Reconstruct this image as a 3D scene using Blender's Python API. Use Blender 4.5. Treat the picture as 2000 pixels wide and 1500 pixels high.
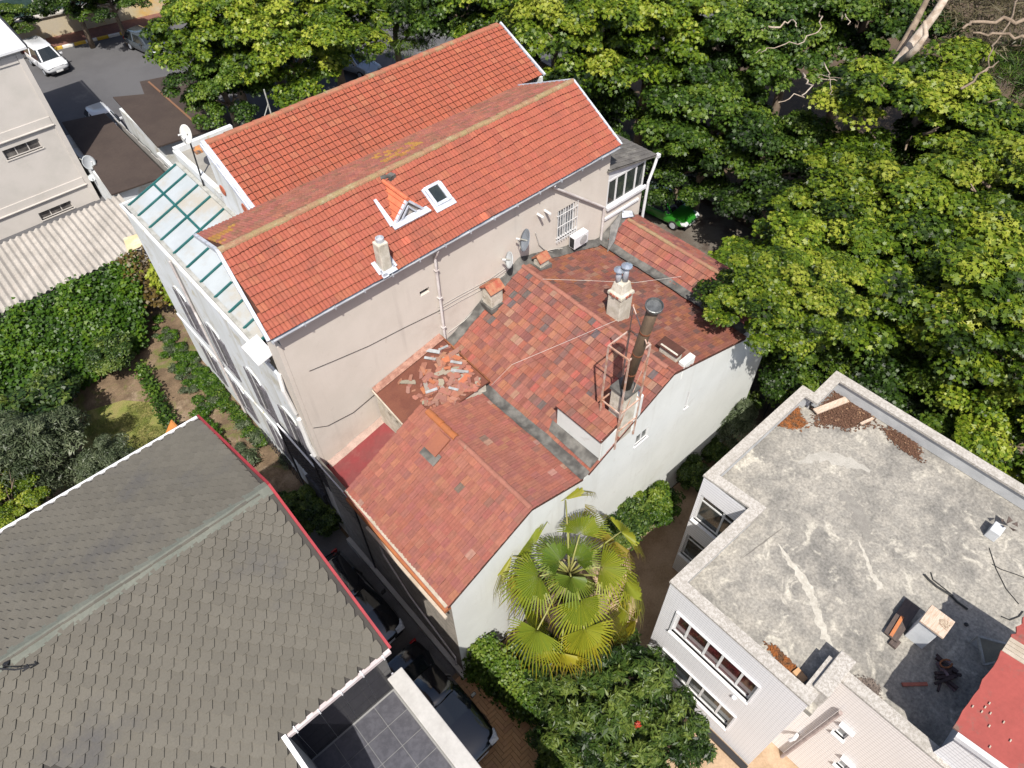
import bpy, bmesh, math, random
import numpy as np
from mathutils import Matrix, Vector
R = math.radians
random.seed(7)
RNG = np.random.default_rng(11)
for o in list(bpy.data.objects):
    bpy.data.objects.remove(o)
SC = bpy.context.scene
COL = SC.collection

# ---------------------------------------------------------------- camera
# World axes: X runs along the long house (its eaves), Y runs across it, Z is up.
PITCH, ROLL, HEAD, FPX, CAMZ = R(49.74), R(-1.27), R(41.28), 1387.0, 26.0
_F = np.array([0, math.cos(PITCH), -math.sin(PITCH)])
_U = np.array([0, math.sin(PITCH), math.cos(PITCH)])
_X = np.array([1.0, 0, 0])
_c, _s = math.cos(ROLL), math.sin(ROLL)
_ca, _sa = math.cos(HEAD), math.sin(HEAD)
_T = np.array([[_ca, _sa, 0], [-_sa, _ca, 0], [0, 0, 1.0]])
CR, CU, CF = _T @ (_c * _X + _s * _U), _T @ (-_s * _X + _c * _U), _T @ _F
cam_data = bpy.data.cameras.new('camera')
cam_data.sensor_width = 36.0
cam_data.lens = FPX / 2000 * 36.0
cam_data.clip_start = 0.5
cam_data.clip_end = 600
cam = bpy.data.objects.new('camera', cam_data)
COL.objects.link(cam)
mw = Matrix.Identity(4)
for i in range(3):
    mw[i][0], mw[i][1], mw[i][2] = CR[i], CU[i], -CF[i]
mw[2][3] = CAMZ
cam.matrix_world = mw
SC.camera = cam

# ---------------------------------------------------------------- sky and sun
KU, KV = 0.44, 0.49                      # shadow shift per metre of height, along X and Y
EL = math.atan(1 / math.hypot(KU, KV))
sun_dir = Vector((-KU, -KV, 1)).normalized()          # towards the sun
world = bpy.data.worlds.new('World')
SC.world = world
world.use_nodes = True
wn = world.node_tree
wn.nodes.clear()
sky = wn.nodes.new('ShaderNodeTexSky')
sky.sky_type = 'NISHITA'
sky.sun_disc = False
sky.sun_elevation = EL
sky.air_density = 0.8
sky.dust_density = 2.5
sky.ozone_density = 0.6
sky.sun_rotation = math.atan2(sun_dir.x, sun_dir.y)
bg = wn.nodes.new('ShaderNodeBackground')
bg.inputs['Strength'].default_value = 0.105
wo = wn.nodes.new('ShaderNodeOutputWorld')
wn.links.new(sky.outputs[0], bg.inputs['Color'])
wn.links.new(bg.outputs[0], wo.inputs['Surface'])
sun_data = bpy.data.lights.new('sun', 'SUN')
sun_data.energy = 4.6
sun_data.angle = R(0.53)
sun_data.color = (1.0, 0.95, 0.87)
sun = bpy.data.objects.new('sun', sun_data)
COL.objects.link(sun)
sun.location = (0, 0, 40)
sun.rotation_euler = sun_dir.to_track_quat('Z', 'Y').to_euler()
SC.view_settings.view_transform = 'Standard'
SC.view_settings.look = 'None'
SC.view_settings.exposure = 0.68
SC.view_settings.gamma = 1.0
SC.render.engine = 'CYCLES'
SC.cycles.max_bounces = 6
SC.cycles.transparent_max_bounces = 8

# ---------------------------------------------------------------- photo pixel -> place
def ray(px, py):
    return CR * ((px - 1000) / FPX) - CU * ((py - 750) / FPX) + CF
def PZ(px, py, z=0.0):                     # where the line of sight meets height z
    d = ray(px, py); t = (z - CAMZ) / d[2]
    return Vector((t * d[0], t * d[1], z))
def PV(px, py, v):                         # ... meets the plane Y = v
    d = ray(px, py); t = v / d[1]
    return Vector((t * d[0], v, CAMZ + t * d[2]))
def PU(px, py, u):                         # ... meets the plane X = u
    d = ray(px, py); t = u / d[0]
    return Vector((u, t * d[1], CAMZ + t * d[2]))

# ---------------------------------------------------------------- materials
MATS = {}
def _n(nt, kind, **kw):
    n = nt.nodes.new('ShaderNode' + kind)
    for k, v in kw.items():
        n.inputs[k].default_value = v
    return n
def _mix(nt, a, b, fac, mode='MIX'):
    n = nt.nodes.new('ShaderNodeMix'); n.data_type = 'RGBA'; n.blend_type = mode
    for sock, val in ((0, fac), (6, a), (7, b)):
        if isinstance(val, (int, float)): n.inputs[sock].default_value = val
        elif isinstance(val, tuple): n.inputs[sock].default_value = (*val[:3], 1)
        else: nt.links.new(val, n.inputs[sock])
    return n.outputs[2]
def _ramp(nt, src, lo, hi):
    n = nt.nodes.new('ShaderNodeMapRange')
    n.inputs[1].default_value = lo; n.inputs[2].default_value = hi
    n.interpolation_type = 'SMOOTHSTEP'
    nt.links.new(src, n.inputs[0])
    return n.outputs[0]
def _noise(nt, vec, scale, detail=5, rough=0.6, dist=0.0):
    n = _n(nt, 'TexNoise', Scale=scale, Detail=detail, Roughness=rough, Distortion=dist)
    nt.links.new(vec, n.inputs['Vector'])
    return n.outputs['Fac']
def mat(name, col, col2=None, scale=2.0, lo=0.35, hi=0.65, rough=0.8, bump=0.0, bscale=40.0, metal=0.0,
        spec=0.3, fine=0.12, fscale=30.0, stain=None, sscale=0.6, slo=0.5, shi=0.75, src=None, trans=0.0,
        stretch=None, emit=None, coat=0.0, stain2=None, s2scale=1.5, s2lo=.55, s2hi=.7, streak=None):
    """one procedural surface: base colour broken up by large and fine noise, optional stains and fine relief"""
    if name in MATS: return MATS[name]
    m = bpy.data.materials.new(name); m.use_nodes = True
    nt = m.node_tree; b = nt.nodes['Principled BSDF']
    geo = nt.nodes.new('ShaderNodeNewGeometry'); vec = geo.outputs['Position']
    if stretch:
        mp = nt.nodes.new('ShaderNodeMapping'); mp.inputs['Scale'].default_value = stretch
        nt.links.new(vec, mp.inputs['Vector']); vec = mp.outputs[0]
    if src == 'object':
        oi = nt.nodes.new('ShaderNodeObjectInfo'); c = oi.outputs['Color']
    elif src:
        at = nt.nodes.new('ShaderNodeAttribute'); at.attribute_name = src; c = at.outputs['Color']
    else:
        c = col
    if col2:
        c = _mix(nt, c, col2, _ramp(nt, _noise(nt, vec, scale), lo, hi))
    if stain:
        c = _mix(nt, c, stain, _ramp(nt, _noise(nt, vec, sscale, 8, .7), slo, shi))
    if stain2:
        c = _mix(nt, c, stain2, _ramp(nt, _noise(nt, vec, s2scale, 8, .65, 1.0), s2lo, s2hi))
    if streak:                                   # run-down dirt: (colour, scale, lo, hi)
        mp2 = nt.nodes.new('ShaderNodeMapping'); mp2.inputs['Scale'].default_value = (1, 1, .07)
        nt.links.new(geo.outputs['Position'], mp2.inputs['Vector'])
        c = _mix(nt, c, streak[0], _ramp(nt, _noise(nt, mp2.outputs[0], streak[1], 6, .6), streak[2], streak[3]))
    if fine:
        f = _noise(nt, vec, fscale, 4, .7)
        mr = nt.nodes.new('ShaderNodeMapRange'); nt.links.new(f, mr.inputs[0])
        mr.inputs[1].default_value = .25; mr.inputs[2].default_value = .75
        mr.inputs[3].default_value = 1 - fine; mr.inputs[4].default_value = 1 + fine
        vm = nt.nodes.new('ShaderNodeVectorMath'); vm.operation = 'SCALE'
        if isinstance(c, tuple): vm.inputs[0].default_value = c[:3]
        else: nt.links.new(c, vm.inputs[0])
        nt.links.new(mr.outputs[0], vm.inputs['Scale'])
        c = vm.outputs[0]
    if isinstance(c, tuple): b.inputs['Base Color'].default_value = (*c[:3], 1)
    else: nt.links.new(c, b.inputs['Base Color'])
    b.inputs['Roughness'].default_value = rough
    b.inputs['Metallic'].default_value = metal
    b.inputs['Specular IOR Level'].default_value = spec
    if coat: b.inputs['Coat Weight'].default_value = coat
    if trans: b.inputs['Transmission Weight'].default_value = trans
    if bump:
        bn = nt.nodes.new('ShaderNodeBump'); bn.inputs['Strength'].default_value = 0.6
        bn.inputs['Distance'].default_value = bump
        nt.links.new(_noise(nt, vec, bscale, 6, .65), bn.inputs['Height'])
        nt.links.new(bn.outputs[0], b.inputs['Normal'])
    MATS[name] = m
    return m
def leaf_mat(name, cols, var=0.35, trans=0.35):
    """foliage: per-leaf tint from the mesh, thin leaves let light through"""
    if name in MATS: return MATS[name]
    m = bpy.data.materials.new(name); m.use_nodes = True
    nt = m.node_tree; b = nt.nodes['Principled BSDF']; out = nt.nodes['Material Output']
    at = nt.nodes.new('ShaderNodeAttribute'); at.attribute_name = 'tint'
    cr = nt.nodes.new('ShaderNodeValToRGB'); el = cr.color_ramp.elements
    el[0].position = 0; el[0].color = (*cols[0], 1); el[1].position = 1; el[1].color = (*cols[-1], 1)
    for i, c in enumerate(cols[1:-1]):
        e = el.new((i + 1) / (len(cols) - 1)); e.color = (*c, 1)
    nt.links.new(at.outputs['Fac'], cr.inputs[0])
    oi = nt.nodes.new('ShaderNodeObjectInfo')
    hs = nt.nodes.new('ShaderNodeHueSaturation')
    mr = nt.nodes.new('ShaderNodeMapRange'); mr.inputs[3].default_value = 1 - var; mr.inputs[4].default_value = 1 + var
    nt.links.new(oi.outputs['Random'], mr.inputs[0]); nt.links.new(mr.outputs[0], hs.inputs['Value'])
    nt.links.new(cr.outputs[0], hs.inputs['Color'])
    nt.links.new(hs.outputs[0], b.inputs['Base Color'])
    b.inputs['Roughness'].default_value = 0.45; b.inputs['Specular IOR Level'].default_value = 0.35
    tr = nt.nodes.new('ShaderNodeBsdfTranslucent'); nt.links.new(hs.outputs[0], tr.inputs['Color'])
    mx = nt.nodes.new('ShaderNodeMixShader'); mx.inputs[0].default_value = trans
    nt.links.new(b.outputs[0], mx.inputs[1]); nt.links.new(tr.outputs[0], mx.inputs[2])
    nt.links.new(mx.outputs[0], out.inputs['Surface'])
    MATS[name] = m
    return m

# ---------------------------------------------------------------- mesh and object helpers
class MB:
    """collects faces; build() links them as one mesh object"""
    def __init__(s): s.v = []; s.f = []; s.tint = []
    def face(s, *pts):
        i = len(s.v); s.v += [tuple(p) for p in pts]; s.f.append(tuple(range(i, i + len(pts)))); return s
    def add(s, verts, faces):
        i = len(s.v); s.v += [tuple(p) for p in verts]; s.f += [tuple(i + k for k in f) for f in faces]; return s
    def box(s, x0, x1, y0, y1, z0, z1):
        v = [(x, y, z) for z in (z0, z1) for y in (y0, y1) for x in (x0, x1)]
        return s.add(v, [(0, 2, 3, 1), (4, 5, 7, 6), (0, 1, 5, 4), (2, 6, 7, 3), (0, 4, 6, 2), (1, 3, 7, 5)])
    def obox(s, c, ax, ay, az):
        """box with centre c and half-axis vectors"""
        c, ax, ay, az = map(Vector, (c, ax, ay, az))
        v = [c + ax * x + ay * y + az * z for z in (-1, 1) for y in (-1, 1) for x in (-1, 1)]
        return s.add(v, [(0, 2, 3, 1), (4, 5, 7, 6), (0, 1, 5, 4), (2, 6, 7, 3), (0, 4, 6, 2), (1, 3, 7, 5)])
    def bar(s, p, q, w, h=None, up=(0, 0, 1)):
        p, q = Vector(p), Vector(q); d = q - p; l = d.length
        if l < 1e-6: return s
        d /= l; up = Vector(up)
        if abs(d.dot(up)) > .97: up = Vector((1, 0, 0))
        a = d.cross(up).normalized(); b = a.cross(d)
        return s.obox((p + q) / 2, d * l / 2, a * w / 2, b * (h or w) / 2)
    def prism(s, poly, z0, z1):
        n = len(poly)
        v = [(p[0], p[1], z0) for p in poly] + [(p[0], p[1], z1) for p in poly]
        f = [tuple(reversed(range(n))), tuple(range(n, 2 * n))]
        f += [(i, (i + 1) % n, n + (i + 1) % n, n + i) for i in range(n)]
        return s.add(v, f)
    def slab(s, pts, t):
        """flat polygon of 3-D points thickened downwards along its normal by t"""
        pts = [Vector(p) for p in pts]; n = len(pts)
        nm = (pts[1] - pts[0]).cross(pts[2] - pts[1]).normalized()
        if nm.z < -1e-6: pts.reverse(); nm = -nm
        v = pts + [p - nm * t for p in pts]
        f = [tuple(range(n)), tuple(reversed(range(n, 2 * n)))]
        f += [(i, n + i, n + (i + 1) % n, (i + 1) % n) for i in range(n)]
        return s.add(v, f)
    def tube(s, pts, r, n=8, cap=True):
        pts = [Vector(p) for p in pts]; rs = r if isinstance(r, (list, tuple)) else [r] * len(pts)
        rings = []; prev = None
        for i, p in enumerate(pts):
            d = (pts[min(i + 1, len(pts) - 1)] - pts[max(i - 1, 0)]).normalized()
            if prev is None:
                a = d.cross(Vector((0, 0, 1)) if abs(d.z) < .9 else Vector((1, 0, 0))).normalized()
            else:
                a = (prev - d * prev.dot(d)).normalized()
            prev = a; b = d.cross(a)
            rings.append([p + (a * math.cos(2 * math.pi * k / n) + b * math.sin(2 * math.pi * k / n)) * rs[i] for k in range(n)])
        v = [q for rg in rings for q in rg]; f = []
        for i in range(len(pts) - 1):
            for k in range(n):
                f.append((i * n + k, i * n + (k + 1) % n, (i + 1) * n + (k + 1) % n, (i + 1) * n + k))
        if cap:
            f.append(tuple(reversed(range(n)))); f.append(tuple(range((len(pts) - 1) * n, len(pts) * n)))
        return s.add(v, f)
    def lathe(s, prof, c=(0, 0, 0), n=16, M=None):
        v = []; f = []
        for (r, z) in prof:
            for k in range(n):
                p = Vector((r * math.cos(2 * math.pi * k / n), r * math.sin(2 * math.pi * k / n), z))
                if M is not None: p = M @ p
                v.append(p + Vector(c))
        for i in range(len(prof) - 1):
            for k in range(n):
                f.append((i * n + k, i * n + (k + 1) % n, (i + 1) * n + (k + 1) % n, (i + 1) * n + k))
        f.append(tuple(range((len(prof) - 1) * n, len(prof) * n))); f.append(tuple(reversed(range(n))))
        return s.add(v, f)
    def mesh(s, name, m=None, smooth=False):
        me = bpy.data.meshes.new(name); me.from_pydata(s.v, [], s.f)
        if m: me.materials.append(m)
        if smooth: me.shade_smooth()
        return me
    def build(s, name, m, parent=None, smooth=False, bevel=0.0, label=None):
        return link(name, s.mesh(name, m, smooth), parent, bevel=bevel, label=label)
def link(name, me, parent=None, M=None, bevel=0.0, label=None, color=None):
    o = bpy.data.objects.new(name, me); COL.objects.link(o)
    if M is not None: o.matrix_basis = M
    if parent is not None:
        o.parent = parent
        if parent.type == 'EMPTY': o.matrix_parent_inverse = Matrix.Translation(-parent.location)
    if bevel:
        bv = o.modifiers.new('edge', 'BEVEL'); bv.width = bevel; bv.segments = 2; bv.limit_method = 'ANGLE'
    if label: o['label'] = label
    if color: o.color = (*color, 1)
    return o
def thing(name, label, cat, loc, group=None):
    o = bpy.data.objects.new(name, None); COL.objects.link(o)
    o.location = loc; o.empty_display_size = .2
    o['label'] = label; o['category'] = cat
    if group: o['group'] = group
    return o
def tag(o, label, cat, group=None):
    o['label'] = label; o['category'] = cat
    if group: o['group'] = group
    return o
def struct(o, kind='structure'):
    o['kind'] = kind; return o
def dup(root, M, label=None, group=None):
    """copy a thing with its parts and sub-parts; M is the copy's own placement"""
    def cp(o, par):
        c = o.copy(); COL.objects.link(c)
        if par is not None: c.parent = par
        for ch in o.children: cp(ch, c)
        return c
    r = cp(root, None); r.matrix_basis = M
    if label: r['label'] = label
    if group: r['group'] = group
    return r
def wall_face(mb, o, xd, yd, W, H, holes=(), depth=.12, nrm=None):
    """rectangular wall face with real openings: reveals run inwards (against nrm) by depth"""
    o, xd, yd = Vector(o), Vector(xd), Vector(yd)
    nrm = Vector(nrm) if nrm else xd.cross(yd)
    xs = sorted({0, W, *[h[0] for h in holes], *[h[1] for h in holes]})
    ys = sorted({0, H, *[h[2] for h in holes], *[h[3] for h in holes]})
    P = lambda x, y, d=0: o + xd * x + yd * y - nrm * d
    for i in range(len(xs) - 1):
        for j in range(len(ys) - 1):
            cx, cy = (xs[i] + xs[i + 1]) / 2, (ys[j] + ys[j + 1]) / 2
            if any(h[0] < cx < h[1] and h[2] < cy < h[3] for h in holes): continue
            mb.face(P(xs[i], ys[j]), P(xs[i + 1], ys[j]), P(xs[i + 1], ys[j + 1]), P(xs[i], ys[j + 1]))
    for (a, b, c, d) in holes:
        mb.face(P(a, c), P(a, c, depth), P(b, c, depth), P(b, c)); mb.face(P(a, d), P(b, d), P(b, d, depth), P(a, d, depth))
        mb.face(P(a, c), P(a, d), P(a, d, depth), P(a, c, depth)); mb.face(P(b, c), P(b, c, depth), P(b, d, depth), P(b, d))
    return mb
def window(parent, o, xd, yd, nrm, W, H, nx=1, frame=.06, proud=0.0, fm=None, gm=None, transom=None, t=.05, sill=None, name='window', widths=None):
    """window = frame part; panes and sill are its sub-parts. o = lower left corner on the plane of the glass"""
    o, xd, yd, nrm = Vector(o), Vector(xd), Vector(yd), Vector(nrm)
    mb = MB()
    def rect(a, b, c, d, th=t, off=0):
        mb.obox(o + xd * (a + b) / 2 + yd * (c + d) / 2 + nrm * (off + th / 2), xd * (b - a) / 2, yd * (d - c) / 2, nrm * th / 2)
    rect(0, W, 0, frame); rect(0, W, H - frame, H); rect(0, frame, frame, H - frame); rect(W - frame, W, frame, H - frame)
    xs = [0]
    ws = widths or [1] * nx
    for w in ws: xs.append(xs[-1] + w / sum(ws) * W)
    for x in xs[1:-1]: rect(x - frame / 2, x + frame / 2, frame, H - frame, t * .9)
    ys = [0, H]
    if transom:
        rect(frame, W - frame, H * transom - frame / 2, H * transom + frame / 2, t * .8); ys = [0, H * transom, H]
    fo = mb.build(name, fm, parent)
    for i in range(len(xs) - 1):
        for j in range(len(ys) - 1):
            g = MB(); e = frame * .4
            c = o + xd * (xs[i] + xs[i + 1]) / 2 + yd * (ys[j] + ys[j + 1]) / 2 + nrm * t * .3
            g.obox(c, xd * ((xs[i + 1] - xs[i]) / 2 - e), yd * ((ys[j + 1] - ys[j]) / 2 - e), nrm * .006)
            link('pane', g.mesh('pane', gm), fo)
    if sill:
        g = MB(); g.obox(o + xd * W / 2 - yd * .03 + nrm * (sill / 2), xd * (W / 2 + .05), yd * .03, nrm * sill / 2)
        link('sill', g.mesh('sill', fm), fo)
    return fo
def wavy(x, seed=0.0):
    return math.sin(x * .9 + seed) * .5 + math.sin(x * 2.3 + seed * 2.1) * .3 + math.sin(x * 5.1 + seed * 3.7) * .2
# ================================================================ shared materials
M_beige = mat('beige_render', (.50, .455, .408), (.47, .427, .38), .9, rough=.9, bump=.004, bscale=60, fine=.05, stain=(.40, .35, .305), sscale=.35, slo=.54, shi=.8, streak=((.39, .35, .315), 2.2, .55, .85), stain2=(.43, .385, .34), s2scale=3.5, s2lo=.6, s2hi=.75)
M_white = mat('white_render', (.56, .575, .56), (.525, .54, .525), .8, rough=.9, bump=.008, bscale=9, fine=.04, stain=(.45, .45, .42), sscale=.5, slo=.56, shi=.82, streak=((.43, .43, .40), 1.8, .55, .85), stain2=(.49, .49, .47), s2scale=2.5, s2lo=.58, s2hi=.72)
M_oldwhite = mat('old_white_render', (.55, .575, .60), (.49, .51, .515), .6, rough=.9, bump=.01, bscale=6, fine=.06, stain=(.36, .33, .25), sscale=.7, slo=.52, shi=.72, streak=((.36, .345, .30), 1.5, .5, .78), stain2=(.40, .37, .27), s2scale=2.2, s2lo=.58, s2hi=.7)
M_trimwhite = mat('white_paint', (.58, .585, .60), (.51, .51, .53), 3, rough=.5, fine=.05, fscale=12)
M_pvc = mat('window_frame_white', (.58, .58, .58), (.52, .52, .52), 4, rough=.4, fine=.03)
M_glass = mat('dark_glass', (.018, .024, .026), (.05, .055, .05), .8, rough=.06, spec=.6, fine=0)
M_redglass = mat('curtained_glass', (.07, .014, .016), (.022, .010, .010), 3, rough=.08, spec=.6, fine=.3, fscale=8)
M_mortar = mat('grey_mortar', (.13, .125, .115), (.055, .053, .05), 2.5, rough=.95, bump=.02, bscale=14, fine=.25, fscale=20)
M_zinc = mat('zinc', (.46, .49, .53), (.30, .32, .36), 1.5, rough=.45, metal=.35, fine=.08, fscale=9)
M_rust = mat('rusty_steel', (.13, .045, .022), (.22, .085, .035), 2.5, rough=.8, fine=.25, fscale=14, bump=.003)
M_black = mat('black_iron', (.02, .02, .022), None, rough=.5)
M_cable = mat('pale_cable', (.42, .40, .37), None, rough=.7)
M_darkcable = mat('dark_cable', (.03, .03, .03), None, rough=.6)
M_deck = mat('under_tile_deck', (.07, .028, .02), (.045, .02, .015), 2, rough=.95)
M_tileI = mat('clay_tile_piece', (.4, .1, .06), None, src='object', rough=.85, fine=.16, fscale=9, stain=(.11, .052, .038), sscale=1.1, slo=.52, shi=.85, bump=.003, bscale=50)
M_tileA = mat('clay_tiles', (.4, .1, .06), None, src='tint', rough=.85, fine=.16, fscale=9, stain=(.11, .052, .038), sscale=1.1, slo=.52, shi=.85, bump=.003, bscale=50)
M_lip = mat('dark_tile_edge', (.085, .030, .020), (.05, .022, .016), 3, rough=.95, fine=.25)  # lower edge faces, coloured darker than the tile tops
M_hexedge = mat('shingle_edge_shade', (.035, .032, .028), (.05, .046, .04), 3, rough=1)  # dark tab sides paint in the shadow line around each hexagon
M_ridge = mat('ridge_clay', (.29, .10, .062), (.23, .10, .06), 2.5, rough=.9, fine=.2, stain=(.22, .18, .10), sscale=1.6, slo=.5, shi=.68)
M_plaster = mat('rough_plaster', (.48, .45, .39), (.36, .33, .27), 3, rough=.95, bump=.02, bscale=18, fine=.15, stain=(.16, .14, .11), sscale=2, slo=.55, shi=.7)
M_wood = mat('weathered_wood', (.50, .40, .33), (.36, .27, .2), 6, rough=.85, stretch=(1, 8, 1), fine=.15)
M_concrete = mat('pale_concrete', (.42, .40, .37), (.34, .32, .29), 1.4, rough=.95, fine=.15, bump=.006)

# ================================================================ the setting
def sheet(name, poly, z, m, cut=None):
    mb = MB(); mb.face(*[(p[0], p[1], z) for p in poly]); o = mb.build(name, m); return struct(o)
M_soil = mat('leaf_litter_soil', (.055, .042, .030), (.09, .062, .04), .7, rough=1, fine=.35, fscale=9, bump=.05, bscale=6)
g = sheet('ground', [(-220, -160), (260, -160), (260, 260), (-220, 260)], 0.0, M_soil)
M_asph = mat('asphalt', (.085, .084, .088), (.07, .069, .073), .25, rough=.9, fine=.12, fscale=25, bump=.004, bscale=60, stain=(.16, .157, .148), sscale=.12, slo=.52, shi=.7)
sheet('asphalt_yard', [(4.6, 35.0), (60, 35.0), (60, 67.2), (-20, 69.5), (-20, 40), (4.6, 40)], .004, M_asph)
M_road = mat('road_surface', (.13, .118, .10), (.085, .072, .06), .5, rough=.95, fine=.25, fscale=16, stain=(.06, .045, .035), sscale=.8, slo=.45, shi=.65)
sheet('road', [(26.6, -30), (32.4, -30), (32.8, 36), (26.6, 36)], .004, M_road)
M_pave = mat('pavement_concrete', (.30, .275, .24), (.22, .2, .17), .6, rough=.95, fine=.2, fscale=14, stain=(.08, .06, .045), sscale=1, slo=.5, shi=.65)
k = MB().box(24.3, 26.6, -30, 36, 0, .12).build('pavement', M_pave); struct(k)
k = MB().box(26.6, 26.75, -30, 36, 0, .13).build('kerb', M_concrete); struct(k)
# garden soil, lawn and alley
M_gsoil = mat('garden_soil', (.15, .105, .066), (.09, .062, .038), 1.1, rough=1, fine=.3, fscale=14, bump=.06, bscale=7, stain=(.23, .175, .12), sscale=.45, slo=.5, shi=.68, stain2=(.10, .105, .03), s2scale=.9, s2lo=.52, s2hi=.66)
sheet('garden_bed', [(-14, 14.9), (4.9, 14.9), (4.9, 33.5), (-14, 33.5)], .004, M_gsoil)
M_lawn = mat('worn_lawn', (.135, .15, .035), (.19, .165, .06), 1.5, rough=1, fine=.35, fscale=18, bump=.05, bscale=16, stain=(.09, .12, .02), sscale=1.1, slo=.5, shi=.7)
sheet('lawn', [(-1.9, 24.6), (-.2, 24.0), (1.15, 24.2), (1.2, 27.4), (.3, 28.4), (-1.2, 28.9), (-2.2, 27.0)], .008, M_lawn)
M_alley = mat('alley_concrete', (.13, .125, .12), (.09, .085, .082), .8, rough=.9, fine=.2)
sheet('alley', [(-3, 7.9), (4.1, 7.9), (4.1, 17.6), (-3, 17.6)], .008, M_alley)
M_court = mat('courtyard_soil', (.36, .26, .175), (.27, .19, .12), 1.1, rough=1, fine=.2, fscale=14, stain=(.22, .15, .1), sscale=.8)
sheet('side_yard', [(5.2, -14), (21, -14), (21, 7.6), (5.2, 7.6)], .004, M_court)

# herringbone paving: every brick its own piece
M_joint = mat('paving_joint', (.16, .11, .07), None, rough=1)
pav = sheet('courtyard_paving', [(1.6, 1.0), (5.0, 1.0), (5.0, 7.9), (1.6, 7.9)], .006, M_joint)
M_brick = mat('paving_brick', (.5, .3, .15), (.40, .23, .11), 2.5, rough=.85, fine=.15, src='object')
bl, bw = .42, .14
bm_ = MB().box(-bl / 2 + .006, bl / 2 - .006, -bw / 2 + .006, bw / 2 - .006, 0, .045).mesh('paving_brick', M_brick)
nb = 0
for row in range(-30, 60):
    for colm in range(-14, 22):
        for hv in (0, 1):
            if hv == 1: cx = 3.2 + row * bw + colm * 6 * bw + bw / 2; cy = 4.5 + row * bw + bw + bl / 2
            else: cx = 3.2 + row * bw + colm * 6 * bw + bl / 2; cy = 4.5 + row * bw + bw / 2
            if not (2.6 < cx < 4.86 and 3.2 < cy < 7.75): continue
            t = random.uniform(.78, 1.15)
            M = Matrix.Translation((cx, cy, .006 + random.uniform(0, .006))) @ Matrix.Rotation((math.pi / 2 if hv else 0) + random.uniform(-.012, .012), 4, 'Z')
            link('paving_brick', bm_, pav, M, color=(.40 * t, .235 * t * random.uniform(.94, 1.04), .12 * t)); nb += 1
print('paving bricks', nb)
kb = thing('planting_kerb', 'low pinkish stone kerb between the herringbone paving and the shrub bed', 'kerb', (5.05, 5.0, 0))
M_kerb = mat('pink_stone', (.50, .36, .27), (.40, .28, .2), 2.5, rough=.9, fine=.15)
y = 2.2
while y < 7.6:
    MB().box(4.9, 5.14, y + .01, y + .84, 0, .20 + random.uniform(-.01, .01)).build('kerb_stone', M_kerb, kb, bevel=.015); y += .85
# ================================================================ tiled roofs
def tile_mesh(name, w, e, m, kind='double', hgt=.026, lip=.055):
    if kind == 'double':
        prof = [(0, 0), (.08, .8), (.2, 1), (.36, .9), (.46, .1), (.55, .1), (.64, .9), (.8, 1), (.92, .8), (1, 0)]
    elif kind == 'roll':
        prof = [(0, .5), (.1, .15), (.35, 0), (.55, .1), (.68, .9), (.8, 1.25), (.92, .9), (1, .5)]
    else:
        prof = [(0, .3), (.1, .7), (.3, .6), (.42, .25), (.58, .25), (.7, .6), (.9, .7), (1, .3)]
    mb = MB(); n = len(prof)
    top = [(x * w, e + .05, h * hgt) for x, h in prof]
    bot = [(x * w, 0, h * hgt + lip) for x, h in prof]
    low = [(x * w, 0.006, h * hgt * .6 + .002) for x, h in prof]
    f = [(i, n + i, n + i + 1, i + 1) for i in range(n - 1)] + [(n + i, 2 * n + i, 2 * n + i + 1, n + i + 1) for i in range(n - 1)]
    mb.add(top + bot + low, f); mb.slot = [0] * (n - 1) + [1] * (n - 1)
    return mb
def lay_tiles(o, xd, yd, W, L, w, e, colour, seed=0., wave=.03, jit=1.0):
    """rows of tiles on a slope. o = lower corner, xd along the eave, yd up the slope; returns placements"""
    o, xd, yd = Vector(o), Vector(xd).normalized(), Vector(yd).normalized(); nz = xd.cross(yd)
    out = []; nx = max(1, round(W / w)); ny = max(1, round(L / e)); sw = W / nx; se = L / ny
    for j in range(ny):
        for i in range(nx):
            x = i * sw; y = j * se + wave * wavy(x + j * .35, seed) * min(1, .3 + j / ny)
            p = o + xd * x + yd * y + nz * (.012 + .006 * wavy(x * 1.7 + j, seed + 2))
            rz = random.gauss(0, .010 * jit); rx = random.gauss(0, .010 * jit)
            Rm = Matrix((xd, yd, nz)).transposed().to_4x4() @ Matrix.Rotation(rz, 4, 'Z') @ Matrix.Rotation(rx, 4, 'Y')
            out.append((Matrix.Translation(p) @ Rm @ Matrix.Diagonal((sw / w, se / e, 1, 1)), colour(x, y, i, j)))
    return out
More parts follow.
